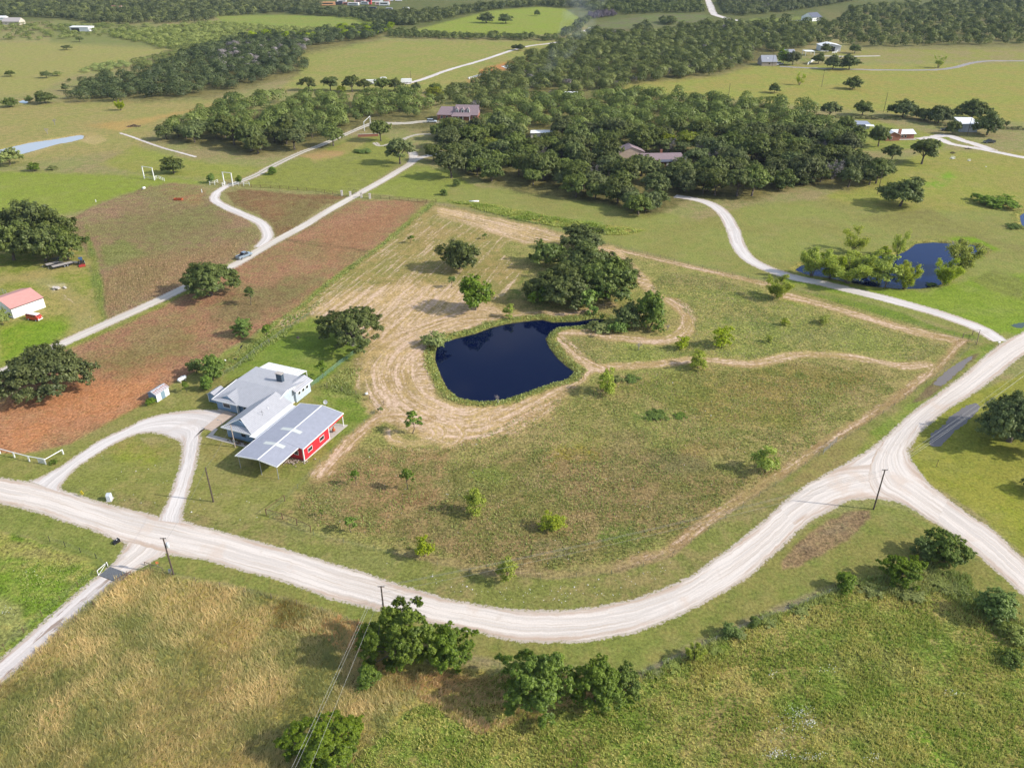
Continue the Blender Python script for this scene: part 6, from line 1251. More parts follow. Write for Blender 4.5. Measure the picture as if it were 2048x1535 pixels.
def pickup(label, at_, rz, col, kind='pickup'):
    t = thing('pickup_truck' if kind == 'pickup' else 'suv', label, kind if kind == 'pickup' else 'suv', at_, rz)
    pm = mat('paint_%s' % label[:18].replace(' ', '_'), col, .3, .4, .5, .03, coat=.5)
    b = MB(); hull(b, [(-2.85,.55,1.05,.92,.88),(-2.8,.45,1.12,.95,.9),(-.6,.42,1.12,.97,.92),(-.55,.42,1.12,.97,.92),(1.5,.42,1.14,.97,.9),(2.6,.45,1.05,.95,.85),(2.85,.5,.9,.88,.75)]); bd = b.build('body', pm, t)
    if kind == 'pickup':
        q = MB(); q.box(-2.7, -.75, -.75, .75, 1.10, 1.135); q.build('truck_bed', mat('dark_bed', (.03,.03,.035), .7), t)
        q = MB(); 
        for s in (-1, 1): q.box(-2.8, -.7, s*.85-.07, s*.85+.07, 1.05, 1.3)
        q.box(-2.84, -2.74, -.9, .9, 1.05, 1.3); q.build('bed_side', pm, t)
        c = MB(); hull(c, [(-.75,1.1,1.85,.86,.70),(-.55,1.1,1.9,.86,.70),(.75,1.1,1.9,.86,.70),(1.35,1.12,1.15,.84,.8)]); c.build('cab', M_glass, t); MB().box(-.65, .72, -.66, .66, 1.88, 1.93).build('cab_roof', pm, t)
    else:
        c = MB(); hull(c, [(-2.75,1.1,1.75,.86,.70),(-2.5,1.1,1.85,.86,.72),(.6,1.1,1.85,.86,.72),(1.35,1.12,1.15,.84,.8)]); c.build('cab', M_glass, t); MB().box(-2.5, .55, -.68, .68, 1.83, 1.9).build('cab_roof', pm, t)
    for x in (-1.85, 1.85):
        for y in (-.86, .86): wheel(t, x, y, .4, .26)
    for y in (-.68, .68): MB().box(2.74, 2.88, y-.16, y+.16, .78, .95).build('headlight', M_trim, t)
    MB().box(2.80, 2.92, -.9, .9, .42, .62).build('bumper', M_steel, t); MB().box(-2.92, -2.80, -.9, .9, .45, .62).build('bumper', M_steel, t); return t
rz = ang((470,521),(504,507))
pickup('silver blue crew cab pickup driving up the straight gravel drive', G(489, 514.5), rz, (.30,.38,.46))
pickup('white suv parked beside the dormered house', G(864, 245), math.radians(-5), (.75,.76,.78), 'suv')
pickup('pale car parked under the oaks by the half hidden brick house', G(1330, 329), math.radians(10), (.62,.66,.68), 'suv')
pickup('white car parked right beside the far stone house', G(1550, 131), 0.1, (.75,.75,.77), 'suv')
pickup('silver car parked second from the far stone house', G(1559, 129), 0.3, (.5,.52,.55), 'suv')
pickup('dark pickup parked at the end of the farm drive', G(1978, 286), 3.2, (.04,.045,.05))
pickup('dark vehicle parked left of the white roofed grey shop', G(1893, 262), 3.0, (.03,.03,.035), 'suv')
# red and white microbus
rz = ang((57,636),(80,640)); mb = thing('camper_van', 'old red and white microbus parked beside the white barn with the coral roof', 'van', G(70, 639), rz)
redp = mat('van_red', (.55,.06,.045), .35, 0, .5, .05, coat=.4)
b = MB(); hull(b, [(-2.15,.5,1.15,.80,.80),(-2.0,.35,1.2,.84,.82),(1.9,.35,1.2,.84,.82),(2.12,.4,1.15,.80,.76)]); b.build('body', redp, mb)
b = MB(); hull(b, [(-2.1,1.2,1.75,.81,.68),(-1.9,1.2,1.85,.81,.70),(1.6,1.2,1.85,.81,.70),(2.0,1.2,1.3,.8,.7)]); b.build('cab', redp, mb)
b = MB(); hull(b, [(-1.95,1.84,1.90,.70,.6),(-1.6,1.84,1.98,.70,.5),(1.4,1.84,1.98,.70,.5),(1.75,1.80,1.86,.68,.6)]); b.build('roof', M_trim, mb)
for s in (-1, 1):
    for x in (-1.55, -.75, .05, .85): MB().box(x-.3, x+.3, s*.83-.02 if s > 0 else -.83, s*.83+.02 if s > 0 else -.81, 1.28, 1.66).build('side_window', M_glass, mb)
MB().box(1.82, 1.9, -.6, .6, 1.3, 1.65).build('windshield', M_glass, mb)
MB().box(2.08, 2.22, -.82, .82, .38, .58).build('bumper', M_trim, mb)
for x in (-1.35, 1.3):
    for y in (-.76, .76): wheel(mb, x, y, .32, .2, M_trim)
for y in (-.55, .55): MB().lathe([(.02,2.1),(.12,2.12),(.12,2.16),(.02,2.18)], 10, (0,y,.85), axis='x').build('headlight', M_trim, mb)
# tractor with red mower
tr_ = thing('tractor', 'blue tractor with a red mower deck by the oak grove', 'tractor', G(164, 528), math.radians(118)); tb = mat('tractor_blue', (.03,.10,.26), .4, 0, .5, .05)
b = MB(); b.box(.0, 1.7, -.32, .32, .75, 1.25); b.build('hood', tb, tr_); MB().box(-1.0, .1, -.4, .4, .55, 1.1).build('chassis', M_dark, tr_)
b = MB()
for x in (-.9, .1):
    for y in (-.5, .5): b.tube((x,y,1.0), (x,y,2.2), .035)
b.build('roll_frame', M_dark, tr_); MB().box(-1.05, .25, -.6, .6, 2.2, 2.3).build('canopy', tb, tr_); b = MB(); b.box(-.75,-.3,-.25,.25,1.1,1.25); b.box(-.85,-.72,-.25,.25,1.1,1.6); b.build('seat', M_dark, tr_)
for y in (-.75, .75): wheel(tr_, -.6, y, .72, .38, M_trim); wheel(tr_, 1.35, y*.85, .42, .24, M_trim)
b = MB(); b.box(-2.9, -1.3, -.95, .95, .2, .38); b.tube((-1.3,0,.4),(-.9,0,.6),.06); b.box(-3.0,-2.9,-.95,.95,.1,.5); b.build('mower_deck', mat('mower_red', (.42,.05,.04), .5), tr_)
def trailer(at_, rz, L, label, deckm):
    t = thing('flatbed_trailer', label, 'trailer', at_, rz)
    MB().box(-L/2, L/2, -1.15, 1.15, .72, .82).build('deck', deckm, t); b = MB()
    for s in (-1, 1): b.box(-L/2, L/2, s*1.15-.05, s*1.15+.05, .6, .9)
    b.box(-L/2-.08, -L/2, -1.2, 1.2, .6, .9); b.box(L/2, L/2+.08, -1.2, 1.2, .6, .9); b.tube((-L/2,-.9,.68),(-L/2-1.7,0,.6),.06); b.tube((-L/2,.9,.68),(-L/2-1.7,0,.6),.06); b.build('frame', M_dark, t)
    for x in (.3, 1.2):
        for y in (-1.0, 1.0): wheel(t, x, y, .36, .22)
    b = MB(); b.slab([(L/2,-.9,.82),(L/2+1.5,-.9,.35),(L/2+1.5,-.3,.35),(L/2,-.3,.82)], .08); b.slab([(L/2,.3,.82),(L/2+1.5,.3,.35),(L/2+1.5,.9,.35),(L/2,.9,.82)], .08); b.build('ramp', M_steel, t)
    b = MB(); b.tube((-L/2-1.0,0,0),(-L/2-1.0,0,.9),.05); b.build('jack', M_steel, t); return t
rz = ang((104,537),(142,528)); plank = mat('grey_planks', (.42,.38,.34), .9, var=.15, scale=3)
trailer(G(126, 533), rz, 6.2, 'long grey flatbed trailer in front of the oak grove, nearer one', plank)
trailer(G(106, 531), rz+.04, 4.0, 'short flatbed trailer behind the long grey one by the oak grove', plank)
hr = thing('hay_rake', 'blue grey tined farm implement under the oak grove behind the trailers', 'farm implement', G(116, 519), .3); bm_ = mat('implement_blue', (.07,.12,.18), .6)
b = MB(); b.tube((-1.4,-.6,.5),(1.4,-.6,.8),.06); b.tube((-1.4,.6,.5),(1.4,.6,.8),.06); b.tube((-1.4,-.6,.5),(-1.4,.6,.5),.06); b.tube((1.4,-.6,.8),(1.4,.6,.8),.06); b.tube((-1.4,0,.5),(-2.6,0,.3),.05); b.build('frame', bm_, hr)
for i in range(6): MB().tube((-1.2+i*.48,-.6,.55),(-1.0+i*.48,-.9,.02),.035).build('tine', M_dark, hr)
for y in (-.75, .75): wheel(hr, 0, y, .35, .15)
# ---------------------------------------------------------------- small things by the house
t = thing('stone_mailbox', 'pale blue grey arched masonry mailbox between the two drive mouths', 'mailbox', G(220, 999), ang((214,1000),(226,998))-.2)
mm = mat('painted_masonry', (.52,.56,.60), .8, var=.08, scale=5)
arch = [(-.55,0),(.55,0),(.55,1.15)]+[(.55*math.cos(a), 1.15+.4*math.sin(a)) for a in np.linspace(.3, math.pi-.3, 6)]+[(-.55,1.15)]
q = MB(); q.mesh([(0,0,0)]*0, []); v = [(y, x, z) for x, z in arch]
b = MB(); n_ = len(arch); vs = [(-.35,a,z) for a, z in arch]+[(.35,a,z) for a, z in arch]; b.mesh(vs, [tuple(range(n_)), tuple(range(n_,2*n_))[::-1]]+[(i,(i+1)%n_,n_+(i+1)%n_,n_+i) for i in range(n_)]); b.build('pillar', mm, t)
MB().box(-.55, .55, -.7, .7, 0, .07).build('base', M_conc, t); MB().box(-.40, -.352, -.22, .22, .95, 1.3).build('mail_door', M_dark, t)
t = thing('yellow_sign', 'small yellow diamond shaped yard sign near the road', 'sign', G(166, 992), ang((150,985),(180,995)))
b = MB(); b.mesh([(0,-.02,.25),(.55,-.02,.85),(0,-.02,1.45),(-.55,-.02,.85),(0,.02,.25),(.55,.02,.85),(0,.02,1.45),(-.55,.02,.85)], [(0,1,2,3),(7,6,5,4),(0,4,5,1),(1,5,6,2),(2,6,7,3),(3,7,4,0)]); b.build('panel', mat('sign_yellow', (.80,.62,.02), .5, var=.04), t); MB().tube((0,.05,0),(0,.05,.9),.03).build('stake', M_steel, t)
b = MB()
for z, w_ in ((1.08,.18),(.92,.30),(.76,.30),(.62,.18)): b.box(-w_, w_, -.028, -.021, z-.025, z+.025)
b.build('lettering', mat('sign_faded_ink', (.45,.36,.03), .6), t)
t = thing('waste_bin', 'black wheeled waste bin tipped over at the cattle guard turn', 'waste bin', G3(233, 1085), math.radians(62)); bk = mat('black_plastic', (.018,.018,.022), .4)
b = MB(); hull(b, [(-.55,.02,.50,.24,.24),(.5,.0,.62,.30,.30)]); b.build('bin_body', bk, t); MB().box(.5, .60, -.33, .33, 0, .66).build('lid', bk, t)
for y in (-.25, .25): wheel(t, -.5, y, .12, .07)
MB().box(.1, .3, -.1, .1, .585, .60).build('sticker', M_trim, t)
t = thing('propane_tank', 'white horizontal propane tank on the lawn behind the small shed', 'tank', (*G(365, 762), 0), ang((358,764),(371,757)))
MB().lathe([(.05,-1.25),(.35,-1.15),(.48,-.9),(.48,.9),(.35,1.15),(.05,1.25)], 14, (0,0,.75), axis='x').build('tank_body', mat('tank_white', (.78,.80,.80), .35, var=.04), t, True)
MB().lathe([(.16,1.2),(.16,1.42),(.1,1.47)], 10).build('valve_dome', M_steel, t)
for x in (-.7, .7): MB().box(x-.1, x+.1, -.35, .35, 0, .36).build('leg', M_conc, t)
t = thing('satellite_dish', 'round dark dish on a short post behind the red barn', 'satellite dish', G(652, 816), .2); MB().tube((0,0,0),(0,0,1.5),.05).build('post', M_steel, t)
b = MB(); n = 14
prof = [(.02,0),(.25,.03),(.45,.1),(.5,.16)]; b.lathe(prof+[(.47,.17),(.02,.03)], n); o = b.build('dish', mat('dish_grey', (.35,.36,.38), .4), t); o.location = (0,-.05,1.65); o.rotation_euler = (math.radians(62), 0, .3)
b = MB(); b.tube((0,-.1,1.5),(.1,-.5,1.8),.02); b.build('feed_arm', M_dark, t)
t = thing('patio_chimney', 'rust orange clay fire pot standing on the barn porch slab', 'fire pot', (*G(668, 864), .06), 0); cm = mat('terracotta', (.48,.12,.045), .7, var=.1)
MB().lathe([(.1,.25),(.33,.35),(.38,.6),(.30,.85),(.14,1.05),(.12,1.35),(.17,1.42)], 12).build('pot', cm, t, True)
for i in range(3): a = i*2.09; MB().tube((.32*math.cos(a),.32*math.sin(a),0),(.2*math.cos(a),.2*math.sin(a),.35),.03).build('leg', M_dark, t)
t = thing('white_barrel', 'small white barrel lying in weeds outside the back fence', 'barrel', G(733, 789), .5); MB().lathe([(.05,-.35),(.28,-.33),(.3,0),(.28,.33),(.05,.35)], 12, (0,0,.28), axis='x').build('barrel_body', M_trim, t, True)
t = thing('stumpy_grill', 'small brown stump like seat on the back lawn under the wide oak', 'stump', G(596, 676), 0); MB().lathe([(.42,0),(.4,.3),(.3,.45)], 9).build('stump_wood', M_wood, t)
t = thing('rusty_trough', 'low rust orange feed trough in the tilled field', 'trough', G(357, 400), -.1); b = MB(); b.box(-1.7,1.7,-.7,-.6,.1,.7); b.box(-1.7,1.7,.6,.7,.1,.7); b.box(-1.7,-1.6,-.6,.6,.1,.7); b.box(1.6,1.7,-.6,.6,.1,.7); b.box(-1.6,1.6,-.6,.6,.1,.2); b.build('trough_tub', mat('rust_orange', (.42,.10,.04), .8), t)
for x in (-1.4, 1.4): MB().box(x-.05, x+.05, -.7, .7, 0, .1).build('leg', M_rust, t)
t = thing('white_barrel', 'white capsized barrel at the top edge of the left tilled field', 'barrel', G(288, 378), .8); MB().lathe([(.05,-.6),(.45,-.55),(.5,0),(.45,.55),(.05,.6)], 12, (0,0,.45), axis='x').build('barrel_body', M_trim, t, True)
t = thing('marker_post', 'white plastic marker post at the top right corner of the left tilled field', 'post', G(404, 385), 0); MB().box(-.12,.12,-.12,.12,0,1.4).build('post_shaft', M_trim, t)
t = thing('marker_post', 'small white marker post left of the tilled field', 'post', G(192, 404), 0); MB().box(-.1,.1,-.1,.1,0,1.0).build('post_shaft', M_trim, t)
t = thing('survey_sign', 'orange and white marker sign by the wooden pole', 'sign', G(316, 1132), .3); MB().box(-.22,.22,-.02,.02,.6,1.1).build('panel', mat('marker_orange', (.65,.22,.08), .6, var=.3, scale=7), t); MB().tube((0,.03,0),(0,.03,.9),.03).build('stake', M_steel, t)
t = thing('meter_box', 'pale metal meter box at the foot of the wooden pole', 'meter box', G(341, 1147), .2); MB().box(-.2,.2,-.15,.15,.35,1.0).build('cabinet', M_steel, t); MB().box(-.04,.04,-.04,.04,0,.35).build('leg', M_steel, t)
t = thing('black_tyre', 'black tyre lying in the weedy strip behind the blue house', 'tyre', G(471, 718), 0); MB().lathe([(.2,.0),(.36,.02),(.38,.12),(.36,.22),(.2,.24)], 14).build('tyre_ring', M_rubber, t, True)
t = thing('white_bucket', 'white bucket left of the black tyre behind the blue house', 'bucket', G(451, 722), 0); MB().lathe([(.14,0),(.19,.4),(.17,.4),(.12,.05)], 12).build('bucket_body', M_trim, t, True)
t = thing('white_culvert', 'short pale culvert pipe on the lawn above the mown lot', 'pipe', G(948, 404), .1); MB().lathe([(.32,-2),(.32,2),(.24,2),(.24,-2)], 12, (0,0,.3), axis='x').build('pipe_shell', M_trim, t, True)
t = thing('brush_pile', 'dark brown brush pile in the upper left pasture', 'brush pile', G(268, 253), 0)
b = MB(); r_ = random.Random(8)
for i in range(160): a = r_.uniform(0,6.28); q_ = r_.random()**.5; x = 3.6*q_*math.cos(a); y = 2*q_*math.sin(a); z = 1.5*(1-q_)*r_.uniform(.3,1); b.tube((x,y,z),(x+r_.uniform(-1,1),y+r_.uniform(-1,1),max(.05,z+r_.uniform(-.4,.4))),.07,.04,4)
b.build('branches', mat('burnt_brush', (.09,.06,.055), .95, var=.4), t)
for px, py, l, s in ((1914,228,'grey brush pile in the right pasture behind the shop building',1.0),(1905,306,'grey stacked junk pile beside the farm drive loop',.5),(1936,298,'small dark junk pile on the farm drive',.5)):
    d = dup(t, (*G(px+45 if px == 1914 else px, py), 0), r_.uniform(0,3), l, scale=s)
# rubble slab heap
t = thing('rubble_heap', 'pile of broken pale concrete slabs in the grass above the white barn', 'rubble', G(118, 578), 0); r_ = random.Random(4)
for i in range(7):
    x, y = r_.uniform(-1.9,1.9), r_.uniform(-.8,.8); a = r_.uniform(0,3); w_, d_ = r_.uniform(.7,1.5), r_.uniform(.5,.9)
    c_, s_ = math.cos(a), math.sin(a); P_ = [(x+u*w_*c_-v_*d_*s_, y+u*w_*s_+v_*d_*c_, .25+.15*i*.5+u*.15) for u, v_ in ((-.5,-.5),(.5,-.5),(.5,.5),(-.5,.5))]
    MB().slab(P_, .25).build('slab', M_conc, t)
# planted rock bed by the carport
t = thing('rock_bed', 'bed of rocks and dry plants in front of the red barn', 'rock bed', G(582, 922), 0); r_ = random.Random(6); b = MB()
for i in range(70):
    x, y = r_.gauss(0,1.6), r_.gauss(0,.7); s_ = r_.uniform(.1,.28); b.lathe([(s_*.7,0),(s_,s_*.5),(s_*.4,s_)], 6, (x,y,0))
b.build('rocks', mat('bed_stones', (.36,.29,.24), .95, var=.4, scale=4), t)
b = MB()
for i in range(220): x, y = r_.gauss(0,1.5), r_.gauss(.2,.6); b.tube((x,y,0),(x+r_.uniform(-.3,.3),y+r_.uniform(-.3,.3),r_.uniform(.25,.7)),.03,.008,3)
b.build('dry_stems', mat('dry_stems', (.34,.24,.17), .95, var=.4), t)
t = thing('flower_bed', 'strip of dark shrubby planting along the garage wing wall', 'flower bed', loc(-17.3, .1), TH)
V_, Q_, ti_, C_, R_, _ = crown_arrays(7, 2.9, -.1, .8, 16, 1500, .2, spread=.8, rc=(.12,.2)); V_ = V_*np.array([1.1, .28, .9]); o = link('bed_leaves', np_mesh('bed_leaves', V_, Q_, [leaf_mat('bed_foliage', (.09,.05,.035), (.2,.13,.08), .1, 0)], [('tint','FACE','FLOAT',ti_)]), t)

# ---------------------------------------------------------------- poles and wires
M_pole = mat('pole_wood', (.10,.075,.06), .95, var=.25, scale=4); M_wire = mat('bright_wire', (.45,.45,.43), .6, .1); M_dwire = mat('dark_wire', (.18,.18,.17), .6)
def pole(at_, h, label, arms=True, can=False, group=None, r=.16):
    t = thing('utility_pole', label, 'utility pole', at_, 0, group); MB().tube((0,0,-.2),(0,0,h),r,r*.7,8).build('pole_shaft', M_pole, t)
    if arms:
        for s in (-1, 1): MB().lathe([(.05,0),(.07,.08),(.03,.18)], 8, (s*.45,0,h-.02)).build('insulator', M_steel, t)
        b = MB(); b.box(-.5,.5,-.05,.05,h-.1,h); b.build('crossarm', M_pole, t)
    if can:
        MB().lathe([(.22,0),(.25,.05),(.25,.85),(.2,.95)], 12, (.42,.05,h-2.0)).build('transformer', mat('transformer_grey', (.62,.66,.68), .4, var=.05), t, True)
        MB().box(.1,.35,-.04,.04,h-1.7,h-1.6).build('bracket', M_steel, t)
    return t
PB = G(1747, 1018); hB = 9.2
PA = G(762, 1172, 9.2); hA = 9.2
PC = G(347, 1148); hC = 8.0
PD = G(427, 1003); hD = 8.1
pole((*PB, 0), hB, 'tall wooden utility pole inside the road junction, leaning right in view')
pole((*PA, 0), hA, 'wooden utility pole rising through the leafy elms at the bottom of the road curve')
pole((*PC, 0), hC, 'wooden utility pole with a pale transformer by the cattle guard turn', can=True)
pole((*PD, 0), hD, 'plain wooden utility pole on the lawn right of the second drive', arms=False)
t = thing('service_pole', 'pale service pole at the front corner of the garage wing', 'pole', loc(-16.6, -1.4), 0); MB().tube((0,0,0),(0,0,5.6),.12,.10,8).build('pole_shaft', mat('pale_pole', (.42,.34,.27), .9), t); MB().box(-.2,.2,-.15,-.05,1.3,2.0).build('meter', M_steel, t)
PE = loc(-16.6, -1.4)
t = thing('lamp_post', 'thin bent metal post at the edge of the white parking apron', 'post', G(447, 861), 0); b = MB(); b.tube((0,0,0),(-.1,.1,2.6),.04); b.tube((-.1,.1,2.6),(-.8,.25,2.7),.03); b.build('post_shaft', M_steel, t); MB().box(-1.0,-.7,.15,.35,2.65,2.75).build('lamp_head', M_steel, t)
for px, py, h, l in ((1755,388,10,'wooden pole on the lawn by the big wood, above the caliche drive'),(1643,174,11,'leaning thin pole in the far right pasture'),(1767,224,11,'wooden pole at the hedge line behind the farmhouse'),(1934,271,9,'wooden pole in front of the grey shop building'),(822,166,8,'wooden pole by the junk at the edge of the far pasture'),(979,164,8,'wooden pole beside the orange earth patch'),(1457,193,8,'snag like pole at the edge of the right pasture'),(1174,182,11,'pale pole among the oaks beyond the middle wood'),(1101,228,9,'pole standing in the middle wood near the smoke'),(1544,134,10,'pole beside the far stone house'),(1831,128,1,'')):
    if l: pole((*G(px, py), 0), h, l, arms=False, r=.14)
def wires(name, label, spans, m, r=.03, sag=.6):
    t = thing(name, label, 'power line', (0,0,0))
    for a, b_ in spans:
        a = Vector(a); b_ = Vector(b_); w_ = MB(); N_ = 14; p = a
        for i in range(1, N_+1):
            f = i/N_; q_ = a.lerp(b_, f); q_.z -= 4*sag*f*(1-f); w_.tube(p, q_, r, r, 4); p = q_
        w_.build('wire', m, t)
    return t
a3 = lambda P_, z, dx=0, dy=0: (P_[0]+dx, P_[1]+dy, z)
wires('power_line', 'sagging power wires over the lot between the elm pole and the junction pole', [(a3(PA,hA,-.45), a3(PB,hB,-.45)), (a3(PA,hA,.45), a3(PB,hB,.45)), (a3(PA,hA-1.3), a3(PB,hB-1.3))], M_dwire, .02, 1.2)
def ext(p0, p1, z, k): A_ = G(*p0, z); B_ = G(*p1, z); return (A_[0]+(B_[0]-A_[0])*k, A_[1]+(B_[1]-A_[1])*k, z)
wires('power_line', 'three bright power wires running from the elm pole to the bottom of the photo', [(a3(PA,hA-1.2), ext((745,1218),(614,1535),7.6,2.2)), (a3(PA,hA,-.45), ext((735,1240),(594,1535),7.9,2.2)), (a3(PA,hA,-.75), ext((722,1250),(584,1535),7.9,2.2))], M_wire, .012, .5)
NE = G(2120, 690, 9); wires('power_line', 'power wires crossing the long puddle from the junction pole', [(a3(PB,hB,-.4), (NE[0]-1,NE[1],9)), (a3(PB,hB,.4), (NE[0]+1,NE[1],9)), (a3(PB,hB-1.2), (NE[0],NE[1],7.9))], M_wire, .012, .9)
wires('service_wire', 'thin service wire from the transformer pole over the road to the house', [(a3(PC,hC-1), a3(PD,hD-.3)), (a3(PD,hD-.3), (PE[0],PE[1],5.5))], M_dwire, .018, .5)
t = thing('pole_anchor', 'grey guy wire guard in the dry grass below the elms', 'guy wire', G(750, 1331), 0); MB().tube((0,0,0),(PA[0]-G(750,1331)[0],PA[1]-G(750,1331)[1],6.5),.015,.015,4).build('guy_cable', M_wire, t); MB().tube((0,0,0),((PA[0]-G(750,1331)[0])*.3,(PA[1]-G(750,1331)[1])*.3,2.0),.05,.05,6).build('guard_tube', M_steel, t)

# ---------------------------------------------------------------- fences
def fence(name, label, P, gap, h, m_post, r=.04, wires_=3, wr=.012, rails=0, rail_r=.03, m_wire=M_fw, mesh_h=None, maxp=95, closed=False, cat='fence', square=False):
    W = np.array([G(*p) for p in P]); L = resample(W, 8)[1]; n = max(2, int(L/gap)+1); n = min(n, maxp); R_, _ = resample(W, n)
    t = thing(name, label, cat, (R_[0][0], R_[0][1], 0)); o_ = R_[0]
    pm = None
    for i, p in enumerate(R_):
        x, y = p-o_; z = bank_z(*p)
        if pm is None:
            b = MB()
            if square: b.box(-r, r, -r, r, -.1, h)
            else: b.tube((0,0,-.1),(0,0,h),r,r,6)
            q_ = b.build('post', m_post, t); pm = q_
        else: q_ = pm.copy(); COL.objects.link(q_); q_.parent = t
        q_.location = (x, y, z)
    b = MB(); C_ = resample(W, max(2, int(L/gap)*1+1))[0]-o_
    for k in range(wires_):
        z = h*(.25+.7*k/max(1, wires_-1))
        for i in range(len(C_)-1): b.tube((*C_[i], z), (*C_[i+1], z), wr, wr, 3)
    if wires_: b.build('wire', m_wire, t)
    for k in range(rails):
        b = MB(); z = h*(1-.42*k)-.05
        for i in range(len(C_)-1): b.tube((*C_[i], z), (*C_[i+1], z), rail_r, rail_r, 5)
        b.build('rail', m_post, t)
    return t
M_tpost = mat('green_t_post', (.12,.16,.12), .7, var=.2); M_wood2 = mat('cedar_post', (.20,.15,.115), .95, var=.3)
fence('wire_fence', 'thin wire fence with dark line of posts along the top of the mown lot', [(868,407),(1060,448),(1240,497),(1420,541),(1560,571)], 5, 1.25, M_wood2, .05, 5, .012)
fence('wire_fence', 'wire fence between the upper weedy plot and the bright green drive verge', [(1560,571),(1700,611),(1830,650),(1944,683)], 4.5, 1.3, M_tpost, .03, 4, .007)
fence('wire_fence', 'wire fence along the straw track on the east side of the lot', [(1950,688),(1876,752),(1766,828),(1656,900),(1546,975),(1446,1040),(1345,1113)], 5, 1.25, M_tpost, .03, 4, .007)
fence('wire_fence', 'wire fence following the inside of the gravel road curve', [(1345,1113),(1246,1147),(1100,1160),(955,1152),(850,1124),(740,1098),(628,1070)], 6, 1.2, M_tpost, .03, 4, .006)
fence('field_fence', 'grey woven wire panel of fence standing in the east line', [(1646,908),(1672,884)], 2.2, 1.4, M_steel, .05, 7, .02)
fence('corner_brace', 'brown wooden corner brace of the lot near the caliche drive', [(1925,676),(1958,667),(1952,690)], 3, 1.5, M_wood2, .09, 0, rails=1, rail_r=.05)
fence('pipe_fence', 'brown pipe fence corner with rails at the front left of the lot', [(533,1030),(577,1041),(622,1063)], 3.2, 1.5, M_rust, .08, 4, .02, 1, .05)
fence('pipe_fence', 'brown pipe brace running back from the front left corner of the lot', [(533,1030),(552,1014),(570,1002)], 3.2, 1.5, M_rust, .07, 3, .02, 1, .05)
fence('wire_fence', 'wire fence between the house lawn and the lot, beside the red barn', [(570,1002),(605,968),(640,930),(690,880),(728,848),(768,810)], 4, 1.2, M_tpost, .035, 4, .007)
fence('wire_fence', 'wire fence across the back of the house lawn below the weeds', [(768,810),(700,786),(640,772),(622,776)], 3.5, 1.3, M_wood2, .06, 4, .014)
fence('chain_link_fence', 'green chain link fence on the right of the back lawn', [(622,776),(680,730),(736,689)], 3, 1.3, mat('green_fence_post', (.16,.30,.22), .5), .04, 12, .011, 1, .025, mat('green_mesh', (.16,.30,.22), .5))
fence('chain_link_fence', 'grey chain link fence along the top of the back lawn', [(736,689),(690,646),(625,629)], 3, 1.2, M_steel, .03, 9, .006, 1, .015)
fence('chain_link_fence', 'grey chain link fence on the left of the back lawn', [(625,629),(570,664),(512,704),(470,740),(446,752)], 3, 1.2, M_steel, .03, 9, .006, 1, .015)
t = fence('white_rail_fence', 'white rail fence along the orange field at the left edge', [(-60,894),(2,907),(28,914),(52,921),(76,925),(92,928)], 3.4, 1.35, M_white, .10, 0, rails=1, rail_r=.09, square=True)
fence('white_rail_fence', 'short white rail wing beside the dark shrub', [(92,928),(106,915),(127,908)], 3.0, 1.2, M_white, .10, 0, rails=1, rail_r=.09, square=True)
t = thing('gate_panel', 'small white slatted panel closing the white rail fence', 'gate', G(76, 925), ang((76,925),(92,928))); b = MB()
for i in range(5): b.box(.1, 1.9, -.03, .03, .1+i*.25, .2+i*.25)
b.build('slat_panel', mat('grey_white_slats', (.55,.58,.62), .7), t)
fence('pipe_fence', 'dark rail fence left of the stone gate pillars', [(484,374),(560,377),(640,384),(682,391)], 4, 1.3, M_rust, .08, 0, rails=3, rail_r=.045)
fence('pipe_fence', 'dark rail fence right of the stone gate pillars', [(742,396),(800,400),(860,406),(872,404)], 4, 1.3, M_rust, .08, 0, rails=3, rail_r=.045)
for i, (px, py, l) in enumerate(((684,391,'white stone gate pillar, first from the left'),(701,393,'white stone gate pillar, second from the left, left of the drive'),(723,395,'white stone gate pillar, third from the left, right of the drive'),(740,397,'white stone gate pillar, fourth from the left'))):
    t = thing('gate_pillar', l, 'gate pillar', G(px, py), .1); MB().box(-.4,.4,-.4,.4,0,1.9).build('pillar_stone', mat('white_stone', (.60,.55,.50), .9, var=.15), t); MB().box(-.5,.5,-.5,.5,1.9,2.05).build('pillar_cap', M_conc, t)
t = thing('iron_gate', 'open dark iron gate with an arched top at the ranch drive', 'gate', G(703, 391), ang((703,391),(716,386))); b = MB()
for i in range(9): x = i*.42; b.tube((x,0,.15),(x,0,1.3+.9*math.sin(math.pi*i/8)),.03,.03,4)
for i in range(8): b.tube((i*.42,0,1.3+.9*math.sin(math.pi*i/8)),((i+1)*.42,0,1.3+.9*math.sin(math.pi*(i+1)/8)),.045,.045,4)
b.tube((0,0,.15),(3.36,0,.15),.04,.04,4); b.tube((0,0,.8),(3.36,0,.8),.03,.03,4); b.build('gate_leaf', M_dark, t); MB().tube((0,0,0),(0,0,1.5),.07).build('hinge_post', M_dark, t)
fence('iron_fence', 'dark iron panel between the right hand gate pillars', [(726,394),(738,396)], 1.5, 1.4, M_dark, .04, 0, rails=2, rail_r=.03)
def portal(px0, py0, px1, py1, h, label, wing=True):
    A_ = G(px0, py0); B_ = G(px1, py1); L = math.hypot(B_[0]-A_[0], B_[1]-A_[1]); t = thing('ranch_gateway', label, 'gateway', A_, math.atan2(B_[1]-A_[1], B_[0]-A_[0]))
    for x in (0, L): MB().box(x-.16, x+.16, -.16, .16, 0, h).build('gate_post', M_white, t)
    MB().box(-.3, L+.3, -.1, .1, h, h+.16).build('crossbar', M_white, t); return t, L
t, L = portal(289, 357, 309, 360, 5.2, 'tall white gate frame standing in the left pasture'); b = MB()
